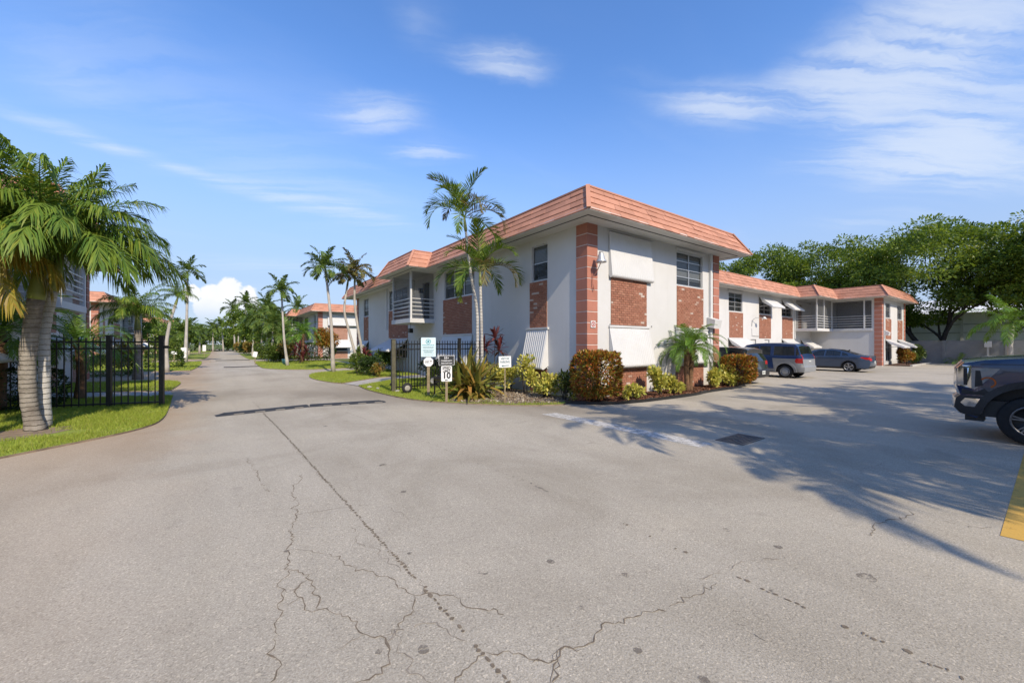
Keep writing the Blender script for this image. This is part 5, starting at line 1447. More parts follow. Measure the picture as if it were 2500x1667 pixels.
# out-of-frame palms to the south that shade the drive
for i, (x, y, h_, lab, ln) in enumerate([(6.9, -3.4, 5.3, 'palm south of the drive nearest the viewer, casting the long frond shadows', .5), (6.2, -7.9, 6.0, 'palm south of the drive, leftmost of the shading row', .5), (9.6, -6.6, 6.0, 'palm south of the drive behind the pickup', -.6), (14.8, -5.2, 5.7, 'palm south of the drive right of the pickup', .4), (18.5, -7.8, 6.2, 'palm south of the drive, second from the right of the shading row', .2), (22.5, -6.2, 5.6, 'palm south of the drive, rightmost of the shading row', .3), (8.0, -9.5, 6.8, 'tallest palm south of the drive, behind the others', .5), (12.6, -7.8, 6.6, 'palm south of the drive just behind the pickup bed', .3), (17.0, -4.2, 4.9, 'shortest palm south of the drive', .2)]):
    palm(lab, (x, y, 0), [([(0, 0, 0), (ln * .4, 0, h_ * .5), (ln, .3, h_)], .16, .11)], FS_SHADE, 25, TRUNKF, 'palms south of the drive', (.9, .13), 1.05, 101 + i * 3)
# coconut palm by the boundary wall
palm('young coconut palm with arching pale fronds in front of the boundary wall', (49.2, 2.0, 0), [([(0, 0, 0), (-.1, .1, 1.4), (.2, 0, 2.9)], .17, .13)], FS_COCO, 17, TRUNKF, None, (.6, .16), 1.05, 111)
palm('tiny palm seedling at the foot of the boundary wall', (52.0, 5.0, 0), [([(0, 0, 0), (0, 0, .15)], .06, .05)], FS_DATEF, 9, FIBRE, None, None, .85, 113)

# tall shade trees behind the parking
for i, (x, y, h_, sp, s) in enumerate([(57, 7.0, 13.4, 7.0, 5), (58, 15.2, 13.4, 5.8, 8), (58, 22.8, 14.0, 5.8, 12), (59, 32, 14.2, 6.0, 17), (57, -1.6, 13.8, 6.0, 23), (60, 41, 12.5, 5.8, 29)]):
    tree(['spreading dark-limbed tree behind the boundary wall, broadest of the row', 'rounded tree behind the east wing, just left of the broadest tree', 'rounded tree behind the coral roof of the north wing', 'tree behind the near building’s right roof corner', 'tree cut off by the right frame edge above the pickup', 'tree low behind the near building’s roof end'][i],
         (x, y), h_, sp, s, TREEL, 180 if i == 0 else 150, 190, .26, 3 if i != 3 else 2, .36, .27, 'shade trees behind the parking', .66 if i == 0 else .74)
tree('low dark tree with yellowing leaves in front of the warehouse', (60.5, 0.5), 7.2, 3.4, 33, TREEL, 50, 70, .26, 1, .16, .3, 'shade trees behind the parking', .7)
tree('thin-trunked tree before the warehouse, right of the broadest tree', (56, 3.6), 8.2, 2.8, 35, TREEL, 40, 70, .26, 1, .12, .5, 'shade trees behind the parking', .5)
# far end of the drive
for i, (x, y, h_, sp, lab) in enumerate([(-5.5, 132, 7.0, 5.2, 'round green tree closing the far end of the drive'), (1.5, 140, 6.0, 5.0, 'lower green tree right of the round one at the end of the drive'), (7, 128, 7.5, 4.5, 'green tree between the distant palms at the end of the drive'), (-16, 150, 5.5, 5, 'pale tree on the horizon left of the drive’s end'), (-11.5, 145, 11, 2.6, 'thin bare-topped tree above the far end of the drive')]):
    tree(lab, (x, y), h_, sp, 40 + i, TREEL2 if i != 4 else TREEL, 60 if i != 4 else 14, 60, .55, 1, .25, .2, 'trees at the far end', .85, clr=1.2)
tree('dense leafy tree filling the gap left of the second building', (6.2, 70), 7.0, 3.6, 47, TREEL2, 80, 70, .32, 2, .2, .25, 'trees along the drive', .85)
tree('dense dark tree behind the thicket on the right of the drive', (4.6, 80), 7.8, 3.4, 49, TREEL, 70, 70, .34, 2, .2, .25, 'trees along the drive', .85)
tree('small leafy tree over the lawn left of the second building', (4.9, 52.0), 4.2, 2.2, 51, TREEL2, 45, 60, .22, 1, .12, .25, 'trees along the drive', .8)
tree('leafy tree in front of the distant left building', (-7.0, 84), 5.5, 3.2, 53, TREEL2, 50, 60, .32, 1, .15, .25, 'trees along the drive', .8)
tree('round tree over the left hedge far up the drive', (-6.0, 66), 4.6, 2.6, 55, TREEL2, 50, 60, .26, 1, .13, .25, 'trees along the drive', .8)

# hedges and shrubs
shrub('hedge', 'low clipped hedge closing the far end of the drive', (-1, 124), 9, 1.2, 3.0, 5200, .32, HEDGEL, 3, 'box', .1, .5, cat='hedge', stems=0)
shrub('hedge', 'dark clipped hedge behind the left fence', (-5.0, 19.3 - 3.2), 1.5, .6, 1.05, 5200, .07, DKLEAF, 5, 'box', .05, .5, cat='hedge', stems=0)
shrub('hedge', 'tall narrow clipped shrub behind the left fence beside the palm trunk', (-5.2, 18.2), .42, .42, 1.75, 3000, .075, DKLEAF, 7, 'box', .05, .5, cat='hedge', stems=0)
shrub('hedge', 'bright clipped hedge below the building behind the left fence', (-5.6, 30.2), 1.9, .8, 1.05, 3600, .12, HEDGEL, 9, 'box', .05, .5, cat='hedge', stems=0)
shrub('hedge', 'mixed leafy shrubs along the left building behind the iron fence', (-5.5, 34.5), 1.6, .9, 1.2, 2600, .16, SCHEF, 11, 'ball', .1, .5, stems=0)
shrub('croton_bush', 'reddish shrub among the hedges behind the left fence', (-4.6, 34.2), .7, .6, 1.7, 1500, .2, BRONZE, 13, 'ball', .1, .3, stems=3)
shrub('hedge', 'yellow-green clipped bush beside the left gate post', (-3.3, 38.5), 1.0, .8, 1.25, 1800, .16, HEDGEL, 15, 'box', .05, .5, cat='hedge', stems=3)
shrub('shrub', 'maroon shrub at the left frame edge behind the thick palm trunk', (-5.0, 12.8), .55, .5, 1.4, 1500, .16, TIRED, 17, 'ball', .2, .25, stems=4)
shrub('croton_bush', 'large square-clipped orange and green croton covering the foot of the corner pier', (8.98, 8.02), .60, .46, 1.42, 4600, .14, CROT, 19, 'box', .26, .34, 'crotons of the front bed', 'shrub', 14, up=.6)
shrub('croton_bush', 'orange croton at the end of the bed in front of the dark car', (17.3, 7.75), .55, .48, 1.18, 3000, .14, CROT, 23, 'box', .25, .34, 'crotons of the front bed', 'shrub', 10, up=.6)
for i, (x, y, h_, rx, lab) in enumerate([(10.25, 7.74, .42, .42, 'low yellow variegated shrub right beside the big croton'), (11.75, 7.78, .85, .40, 'taller yellow variegated shrub in front of the lower brick panel'), (12.55, 7.75, .62, .38, 'yellow variegated shrub left of the small date palm'), (15.5, 7.95, .66, .42, 'yellow variegated shrub right of the small date palm'), (16.5, 7.72, .46, .42, 'lowest yellow shrub before the second croton'), (16.75, 7.95, .80, .22, 'upright yellow sprig between the right pier and croton')]):
    shrub('variegated_shrub', lab, (x, y, .045), rx, .34, h_, int(800 * rx / .4 * max(.6, h_ / .6)), .12, SCHEF, 31 + i, 'ball', .05, .5, 'yellow shrubs of the front bed', 'shrub', 5, 6)
for i, (x, y, h_, r_, lab) in enumerate([(8.55, 8.95, .95, .42, 'dark-leaved shrub against the corner pier, left of the big croton'), (8.45, 9.75, .72, .55, 'yellow-green shrub at the side wall, second from the corner'), (8.5, 10.75, 1.25, .42, 'tall yellow-green sprig before the small side awning'), (8.35, 11.6, .85, .55, 'yellow-green shrub at the side wall below the shaded stucco'), (8.2, 12.5, .95, .5, 'variegated shrub behind the visitor parking sign'), (8.1, 13.4, 1.0, .45, 'dark variegated shrub next to the red-leaved cane plant')]):
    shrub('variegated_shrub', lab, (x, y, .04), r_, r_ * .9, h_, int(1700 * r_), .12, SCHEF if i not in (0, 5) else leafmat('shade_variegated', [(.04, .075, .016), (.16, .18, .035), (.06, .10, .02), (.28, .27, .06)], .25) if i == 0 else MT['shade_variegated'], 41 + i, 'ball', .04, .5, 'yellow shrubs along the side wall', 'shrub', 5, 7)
# bronze cordyline clump and red ti plants
STR_B = [strap_mesh('leaf_bronze', .95, .05, e, b, i, BRONZE) for i, (e, b) in enumerate([(85, 25), (72, 45), (58, 70), (42, 85), (28, 95), (12, 80)])]
cb_ = thing('cordyline_clump', 'big clump of bronze and green strap leaves beside the speed limit sign', 'plant', (6.45, 11.05, .04))
for (dx, dy, z, n, s) in ((0, 0, .25, 34, 1), (.32, .12, .35, 26, 2), (-.28, .10, .18, 26, 3), (.12, -.26, .1, 22, 4), (.05, .3, .5, 22, 5)): rosette(cb_, (dx, dy, z), STR_B, n, s, 1.22, .15)
sm = MB()
for (dx, dy) in ((0, 0), (.32, .12), (-.28, .1), (.12, -.26)): sm.tube([(dx * .6, dy * .6, -.05), (dx, dy, .5)], .025, 6)
sm.build('stem', BARK, cb_)
STR_R = [strap_mesh('leaf_red', .46, .048, e, b, i + 9, TIRED) for i, (e, b) in enumerate([(85, 20), (66, 45), (46, 60), (25, 75), (0, 60)])]
def ti(label, base, stems, seed, sc=1., leafs=STR_R, n=20):
    t = thing('ti_plant', label, 'plant', (*base, .04), 0, 'red cane plants')
    for i, (dx, dy, z) in enumerate(stems):
        MB().tube([(0, 0, -.05), (dx * .4, dy * .4, z * .5), (dx, dy, z)], [.02, .017, .014], 6).build('cane', BARK, t)
        rosette(t, (dx, dy, z), leafs, n, seed + i, sc, .14)
    return t
ti('red-leaved cane plant standing against the shaded side wall', (7.95, 11.95), [(.05, .0, 1.98), (-.30, .22, 1.62), (.16, -.1, 1.55)], 3, 1.05)
ti('maroon cane shrub left of the gate at the foot of the slim palms', (6.9, 24.2), [(.0, .0, .9), (-.3, .1, .6), (.3, -.1, .7), (.1, .3, 1.1), (-.2, -.3, .35)], 9, 1.15, n=24)
ti('deep red cane plant before the second building', (5.7, 39.5), [(0, 0, 1.4), (.5, .1, 1.1), (-.4, 0, 1.0), (.2, -.2, .6)], 15, 1.6)
# gate-side shrubs
shrub('shrub', 'dark green shrub at the open gate beside the walk', (7.9, 20.4 - 3.4), .7, .6, .95, 1500, .11, DKLEAF, 61, 'ball', .05, .5, stems=4)
shrub('shrub', 'dark rounded shrub behind the left gate post', (6.9, 21.9), 1.1, .6, 1.0, 2600, .11, DKLEAF, 63, 'ball', .05, .5, stems=4)
shrub('shrub', 'light green leafy shrub next to the maroon canes', (6.35, 23.4), .7, .55, 1.1, 1900, .12, HEDGEL, 65, 'ball', .05, .5, stems=4)
shrub('croton_bush', 'low yellow and brown croton behind the gate post', (6.6, 20.9), .45, .4, .7, 900, .12, BRONZE, 67, 'ball', .05, .4, stems=3)
shrub('shrub', 'green shrub under the slim palms at the wall', (8.3, 24.8), .8, .9, 1.35, 2400, .13, HEDGEL, 69, 'ball', .05, .5, stems=4)
shrub('shrub', 'yellow-green shrub row at the far end of the near building’s wall', (8.5, 30.2), .6, 1.6, 1.5, 2200, .15, HEDGEL, 71, 'ball', .05, .5, stems=4)
shrub('shrub', 'fresh green plant inside the gate bars', (6.9, 14.8), .35, .35, .75, 420, .13, HEDGEL, 73, 'ball', .1, .3, stems=4)
shrub('shrub', 'dark ferny plant inside the gate behind the black gate motor', (7.5, 13.9), .5, .45, .9, 900, .12, DKLEAF, 75, 'ball', .1, .35, stems=4)
# second building’s planting
shrub('hedge', 'clipped hedge in front of the second building’s corner', (6.9, 44.5), 2.6, .8, 1.75, 5200, .17, HEDGEL, 81, 'box', .3, .5, cat='hedge', stems=12)
shrub('croton_bush', 'round-headed orange croton before the second building’s corner pier', (8.6, 43.2), 1.35, .9, 3.0, 3600, .2, CROT, 83, 'ball', 1.5, .4, None, 'shrub', 5)
shrub('croton_bush', 'bronze shrub left of the clipped hedge', (5.1, 43.0), .9, .7, 1.8, 1700, .2, BRONZE, 85, 'ball', .1, .4)
shrub('shrub', 'green shrub clump at the foot of the thicket', (4.3, 43.5), 1.1, .8, 1.5, 2000, .2, HEDGEL, 87, 'ball', .1, .45)
shrub('shrub', 'bushy green shrubs spilling to the verge left of the slim curving palm', (3.6, 46), 1.2, 1.2, 1.7, 2400, .22, HEDGEL, 89, 'ball', .1, .45)
shrub('croton_bush', 'orange croton at the corner of the farthest right building in the court', (45.8, 7.3), .85, .55, 1.25, 2200, .15, CROT, 91, 'ball', .1, .4)
shrub('shrub', 'lime green bush right of the orange croton by the court’s end wall', (49.4, 7.2), 1.15, .6, 1.65, 2800, .16, HEDGEL, 93, 'ball', .05, .45)
shrub('shrub', 'yellow flowering shrub behind the court’s end awning', (52.0, 9.6), .5, 1.2, 2.7, 1300, .18, SCHEF, 95, 'ball', 1.2, .4)
for i, (x, y) in enumerate([(3.6, 98), (3.4, 104), (3.6, 88), (4.2, 76)]): shrub('shrub', ['dark red shrub below the tall distant palms', 'green shrub farthest along the right verge', 'rounded green bush on the right verge beyond the thicket', 'mixed bush on the right verge inside the thicket'][i], (x, y), 1.5, 1.5, 2.0, 1200, .3, [BRONZE, HEDGEL, HEDGEL, BRONZE][i], 101 + i, 'ball', .1, .5, stems=0)
for i, (x, y) in enumerate([(-4.6, 58), (-5.2, 72), (-5.5, 90)]): shrub('shrub', ['green bush behind the small white signs on the left', 'green bush halfway up the left side', 'green bush farthest up the left side'][i], (x, y), 1.8, 1.6, 2.0, 1500, .26, HEDGEL, 111 + i, 'ball', .1, .5, stems=0)
# concrete border of the last bed in the court
tag(MB().box(43.6, 6.6, 0, 51.6, 6.75, .12).build('bed_kerb', CONC), 'low kerb round the last planting bed in the court', 'kerb')
sheet('mulch_bed', [(43.6, 6.76), (51.6, 6.76), (51.6, 8.29), (43.6, 8.29)], .05, MULCH)
# pebbles on the verge
STM = MB().lathe([(.0, .07), (.06, .05), (.09, .01), (.07, -.03)], 7).mesh('stone')
STM.materials.append(STONE)
for i, (x, y, s_) in enumerate([(4.72, 15.9, 1.0), (4.85, 15.3, .8), (5.15, 14.0, .9)]):
    o = link('stone', STM, None, None); o.location = (x, y, .05); o.scale = (s_ * 1.3, s_, s_); o.rotation_euler = (0, 0, i * 1.3)
    tag(o, ['pale stone on the grass edge farthest from the gate post', 'pale stone on the grass edge nearer the gate post', 'pale stone at the foot of the gate post'][i], 'stone')
# unseen tree belt added south of the drive to cut sky fill there
for i, x in enumerate((-9, -2, 5, 12, 19, 26, 33)):
    tree('added unseen dense tree %s of the belt behind the viewer' % ('first from the west', 'second from the west', 'third from the west', 'fourth and middle', 'third from the east', 'second from the east', 'first from the east')[i].replace('fourth and middle', 'in the middle'), (x, -19 - (i % 2) * 2), 10.5, 4.8, 71 + i, TREEL, 60, 60, .5, 1, .3, .2, 'added tree belt behind the viewer', .85, clr=1.3)
# ------------------------------------------------------------------ fences and gate
def picket_fence(label, a, b, posts, spacing, material, ptop=1.90, rails=(1.78, 1.60, .10), name='iron_fence', post_w=.10, post_top=1.93, skip=0.):
    t = thing(name, label, 'fence', (a[0], a[1], .03), math.atan2(b[1] - a[1], b[0] - a[0]))
    L = math.hypot(b[0] - a[0], b[1] - a[1])
    for z in rails: MB().box(.0, -.018, z - .02, L, .018, z + .02).build('rail', material, t)
    pm = MB().box(-.011, -.011, .05, .011, .011, ptop - .03).add([(-.012, -.012, ptop - .03), (.012, -.012, ptop - .03), (.012, .012, ptop - .03), (-.012, .012, ptop - .03), (0, 0, ptop + .01)], ((0, 1, 4), (1, 2, 4), (2, 3, 4), (3, 0, 4))).mesh('picket'); pm.materials.append(material)
    k = int(L / spacing)
    for i in range(1, k + 1):
        x = i * spacing
        if any(abs(x - p) < post_w * .7 for p in posts): continue
        link('picket', pm, None, t, None, Matrix.Translation((x, 0, 0)))
    for p in posts:
        po = MB().box(p - post_w / 2, -post_w / 2, -.08, p + post_w / 2, post_w / 2, post_top).build('post', material, t)
        MB().box(p - post_w * .58, -post_w * .58, post_top, p + post_w * .58, post_w * .58, post_top + .03).build('post_cap', material, po)
    return t
fl = picket_fence('black iron picket fence ending in a post at the left verge', (-1.33, 14.86), (-9.2, 17.35), [.0, 1.16, 3.7, 6.2], .15, BLACKM)
# latch block on the end post
MB().box(-.16, -.03, 1.60, -.05, .03, 1.68).build('latch', BLACKM, fl)
fg = picket_fence('iron picket gate standing open along the walk behind the signs', (5.04, 14.12), (9.12, 14.2), [2.72], .115, BLACKM, 1.86, (1.72, 1.53, .16), 'iron_gate')
gpst = thing('gate_post', 'square gate post in a sunlit olive tone at the edge of the right lawn', 'post', (5.02, 14.08, .02))
MB().box(-.065, -.065, -.1, .065, .065, 1.88).build('shaft', OLIVE, gpst); MB().box(-.075, -.075, 1.88, .075, .075, 1.91).build('cap', OLIVE, gpst); MB().box(-.12, -.02, .25, -.06, .03, .33).build('hinge', BLACKM, gpst)
gw = thing('gate_roller', 'black wheel with pale hub resting on the grass below the gate', 'roller', (5.25, 13.35, .03))
MB().lathe([(.10, -.04), (.17, -.045), (.19, 0), (.17, .045), (.10, .04)], 20, 'y', (0, 0, .19)).build('tyre', RUBBER, gw, smooth=True)
MB().lathe([(0, -.05), (.07, -.055), (.11, -.03), (.11, .03), (.07, .055), (0, .05)], 16, 'y', (0, 0, .19)).build('hub', STONE, gw, smooth=True)
gm_ = thing('gate_operator', 'small black gate motor with a slanted rod beside the blue notice post', 'gate motor', (5.85, 12.35, .03))
MB().box(-.12, -.1, .42, .14, .12, .62).build('housing', BLACKM, gm_); MB().lathe([(0, -.02), (.09, -.02), (.09, .02), (0, .02)], 14, 'y', (-.14, -.08, .5)).build('pulley', STEEL, gm_)
MB().tube([(-.02, 0, .45), (.18, -.02, .2), (.32, -.03, -.03)], .02, 6).build('rod', BLACKM, gm_); MB().tube([(-.04, 0, -.05), (-.02, 0, .45)], .03, 6).build('leg', BLACKM, gm_)
MB().tube([(.0, 0, .6), (.06, 0, .68), (.14, 0, .6), (.1, 0, .48)], .012, 5).build('cable', BLACKM, gm_)

# ------------------------------------------------------------------ signs
def text_mesh(body, size, material, align='CENTER', bold=.0, space=1.0):
    cu = bpy.data.curves.new('txt', 'FONT'); cu.body = body; cu.size = size; cu.align_x = align; cu.align_y = 'CENTER'; cu.offset = bold; cu.space_character = space; cu.resolution_u = 3
    ob = bpy.data.objects.new('txt', cu); COL.objects.link(ob)
    dg_ = bpy.context.evaluated_depsgraph_get(); me = bpy.data.meshes.new_from_object(ob.evaluated_get(dg_))
    bpy.data.objects.remove(ob); me.materials.clear(); me.materials.append(material); return me
SIGNBLUE = mat('sign_pale_blue', (.56, .70, .74), .5, .04, 3); SIGNW = mat('sign_white', (.72, .72, .71), .45, .05, 4); SIGNK = mat('sign_black', (.022, .024, .026), .45, .1, 5)
INKK = mat('ink_black', (.02, .02, .022), .6, 0); INKT = mat('ink_teal', (.03, .22, .26), .6, 0); INKW = mat('ink_white', (.72, .72, .72), .6, 0); INKG = mat('ink_grey_teal', (.045, .12, .14), .6, 0)
STAND = Matrix.Rotation(R(90), 4, 'X')
def plate(t, name, w, h, z, material, y=-.04, corner=.02, th=.006, n=3, tilt=0.):
    pts = []
    for (cx, cz, a0) in ((w / 2 - corner, h / 2 - corner, 0), (-w / 2 + corner, h / 2 - corner, 90), (-w / 2 + corner, -h / 2 + corner, 180), (w / 2 - corner, -h / 2 + corner, 270)):
        for k in range(n + 1): a = R(a0 + 90 * k / n); pts.append((cx + corner * math.cos(a), cz + corner * math.sin(a)))
    mb = MB(); m_ = len(pts)
    mb.add([(x, 0, q) for x, q in pts] + [(x, -th, q) for x, q in pts], [tuple(range(m_)), tuple(range(2 * m_ - 1, m_ - 1, -1))] + [(i, m_ + i, m_ + (i + 1) % m_, (i + 1) % m_) for i in range(m_)])
    o = mb.build(name, material, t); o.matrix_local = Matrix.Translation((0, y, z)) @ Matrix.Rotation(tilt, 4, 'Y'); return o
def put(me, par, x, z, sx=1., name='lettering', y=-.0075): return link(name, me, None, par, None, Matrix.Translation((x, y, z)) @ STAND @ Matrix.Diagonal((sx, 1, 1, 1)))
def word_bars(par, z, w, h, material, seed, y=-.0075, fill=.93):
    r = random.Random(seed); mb = MB(); x = -w / 2
    while x < w / 2 - .012:
        l = min(r.uniform(.02, .06), w / 2 - x); mb.quad((x, y, z - h / 2), (x + l, y, z - h / 2), (x + l, y, z + h / 2), (x, y, z + h / 2)); x += l + .008
    return mb.build('small_print', material, par)
def face(x, y): return math.atan2(-x, y) * .9
# pale blue notice + octagon
s1 = thing('notice_sign', 'pale blue notice with teal star emblem above a white octagon on a wooden post', 'sign', (5.58, 12.32, .03), face(5.58, 12.32))
MB().box(-.045, -.03, -.15, .045, .045, 1.36).build('post', WOODP, s1)
p_ = plate(s1, 'notice_panel', .475, .635, 1.62, SIGNBLUE)
m = MB()
for k in range(28):
    a0, a1 = k / 28 * 6.2832, (k + 1) / 28 * 6.2832; c_ = lambda r_, a: (-.005 + r_ * math.cos(a), -.0075, .185 + r_ * math.sin(a))
    m.quad(c_(.066, a0), c_(.066, a1), c_(.085, a1), c_(.085, a0))
star = [((.062 if k % 2 == 0 else .026) * math.sin(k * math.pi / 5), (.062 if k % 2 == 0 else .026) * math.cos(k * math.pi / 5)) for k in range(10)]
m.add([(-.005, -.0075, .185)] + [(-.005 + x, -.0075, .185 + z) for x, z in star], [(0, (k + 1) % 10 + 1, k + 1) for k in range(10)])
m.build('star_emblem', INKT, p_)
word_bars(p_, .065, .41, .022, INKT, 1)
for k, (z, w) in enumerate([(.012, .38), (-.014, .34), (-.040, .38), (-.094, .37), (-.120, .36), (-.146, .30), (-.172, .26), (-.2, .35), (-.262, .33)]): word_bars(p_, z, w, .011, INKG, 5 + k)
m = MB(); pts = [(.165 * math.cos(R(22.5 + 45 * k)), .165 * math.sin(R(22.5 + 45 * k))) for k in range(8)]
m.add([(x, 0, z) for x, z in pts] + [(x, -.006, z) for x, z in pts], [tuple(range(8)), tuple(range(15, 7, -1))] + [(i, 8 + i, 8 + (i + 1) % 8, (i + 1) % 8) for i in range(8)])
oc = m.build('octagon_panel', SIGNW, s1); oc.matrix_local = Matrix.Translation((.0, -.045, 1.135))
word_bars(oc, .02, .14, .02, INKK, 31).matrix_local = Matrix.Translation((-.04, 0, 0)); word_bars(oc, -.012, .12, .018, INKK, 33).matrix_local = Matrix.Translation((-.05, 0, 0)); word_bars(oc, -.045, .19, .010, INKG, 35).matrix_local = Matrix.Translation((-.02, 0, 0))
MB().add([(.05, -.0075, .005), (.11, -.0075, .0), (.10, -.0075, .035), (.06, -.0075, .038)], ((0, 1, 2, 3),)).build('emblem', INKK, oc)
# 55+ community / speed limit
s2 = thing('speed_limit_sign', 'black community board over a white SPEED LIMIT 10 sign on one post', 'sign', (5.45, 10.75, .03), face(5.42, 10.71))
MB().box(-.035, -.03, -.15, .035, .03, 1.30).build('post', WOODP, s2)
pb = plate(s2, 'community_panel', .455, .295, 1.235, SIGNW); pk = plate(s2, 'community_face', .435, .275, 1.235, SIGNK, -.0475, .015, .004)
put(text_mesh('55+', .085, INKW, bold=.001), pk, 0, .072, 1.1, y=-.006); put(text_mesh('COMMUNITY', .056, INKW, bold=.0008), pk, 0, -.012, .98, y=-.006); put(text_mesh('ASSOCIATION', .056, INKW, bold=.0008), pk, 0, -.085, .9, y=-.006)
ps = plate(s2, 'speed_panel', .315, .46, .842, SIGNW, corner=.03)
put(text_mesh('SPEED', .105, INKK, bold=.004), ps, 0, .165, .86); put(text_mesh('LIMIT', .105, INKK, bold=.004), ps, 0, .075, .92); put(text_mesh('10', .255, INKK, bold=.010), ps, 0, -.062, .95); put(text_mesh('MPH', .05, INKK, bold=.002), ps, 0, -.195)
# visitor parking
s3 = thing('visitor_parking_sign', 'small white VISITOR PARKING sign on a thin stake before the side wall', 'sign', (6.76, 9.58, .03), face(6.76, 9.58))
MB().box(-.018, -.012, -.15, .018, .012, 1.32).build('stake', WOODP, s3)
pv = plate(s3, 'sign_panel', .36, .33, 1.20, SIGNW, -.02, .01, tilt=R(-2))
put(text_mesh('VISITOR', .092, INKG, bold=.002), pv, 0, .09, .74); put(text_mesh('PARKING', .092, INKG, bold=.002), pv, 0, -.005, .72)
MB().add([(-.11, -.0075, -.115), (-.055, -.0075, -.085), (-.055, -.0075, -.104), (.11, -.0075, -.098), (.11, -.0075, -.118), (-.055, -.0075, -.126), (-.055, -.0075, -.145)], ((0, 6, 5, 4, 3, 2, 1),)).build('arrow', INKG, pv)
# far little signs
for i, (x, y, w, h, z, lab) in enumerate([(-2.5, 43.5, .36, .45, 1.2, 'small white sign over an octagon on the far left verge, taller of two'), (-3.4, 47.5, .42, .3, .95, 'small white sign on the far left verge, lower and farther of two'), (-1.7, 66, .36, .8, 1.2, 'tiny white sign far up near the end of the drive'), (2.4, 40.4, .3, .45, .85, 'tilted white sign on a thin stake on the right verge')]):
    t = thing('verge_sign', lab, 'sign', (x, y, .03), face(x, y), 'small white signs up the drive')
    MB().box(-.03, -.02, -.1, .03, .02, z + h * .4).build('post', WOODP, t); plate(t, 'sign_panel', w, h, z, SIGNW, -.03, tilt=.2 if i == 3 else 0)
    if i == 0: plate(t, 'lower_panel', .34, .34, .75, SIGNW, -.03, .1)

# ------------------------------------------------------------------ vehicles
def carpaint(name, col, metal=.35, rough=.3):
    m, nt, bs, out = nodes(name); bs.inputs['Base Color'].default_value = (*col, 1); bs.inputs['Metallic'].default_value = metal; bs.inputs['Roughness'].default_value = rough
    bs.inputs['Coat Weight'].default_value = .8; bs.inputs['Coat Roughness'].default_value = .05
    p = opos(nt); bump(nt, bs, noise(nt, p, 2.5, 2), .03, .02); return m
P_NAVY = carpaint('paint_navy', (.012, .034, .11), .1); P_SLATE = carpaint('paint_slate', (.035, .062, .115)); P_GREEN = carpaint('paint_dark_green', (.012, .018, .018), .0, .25); P_TRUCK = carpaint('paint_midnight', (.004, .016, .06), .0, .2)
CLAD = mat('grey_cladding', (.20, .205, .21), .6, .06, 4, world=False); BLKP = mat('black_plastic', (.022, .022, .024), .5, .1, 6, world=False); CHROME = mat('chrome', (.62, .62, .62), .12, .05, 4, metal=1., world=False)
REDL = mat('tail_red', (.40, .012, .010), .18, .1, 10, spec=.7, world=False); LENS = mat('lamp_lens', (.20, .21, .22), .12, .1, 12, spec=.8, world=False); AMBER = mat('amber', (.42, .09, .01), .2, .1, 9, world=False); RIM = mat('alloy', (.42, .42, .43), .3, .08, 8, metal=.85, world=False); RIMK = mat('black_alloy', (.03, .03, .032), .35, .1, 8, metal=.5, world=False)
SILV = mat('silver_panel', (.33, .345, .36), .4, .05, 4, metal=.4, world=False); PLATEM = mat('number_plate', (.62, .64, .60), .5, .05, 8, world=False)

def pip(x, z, poly):
    return in_poly(x, z, poly)

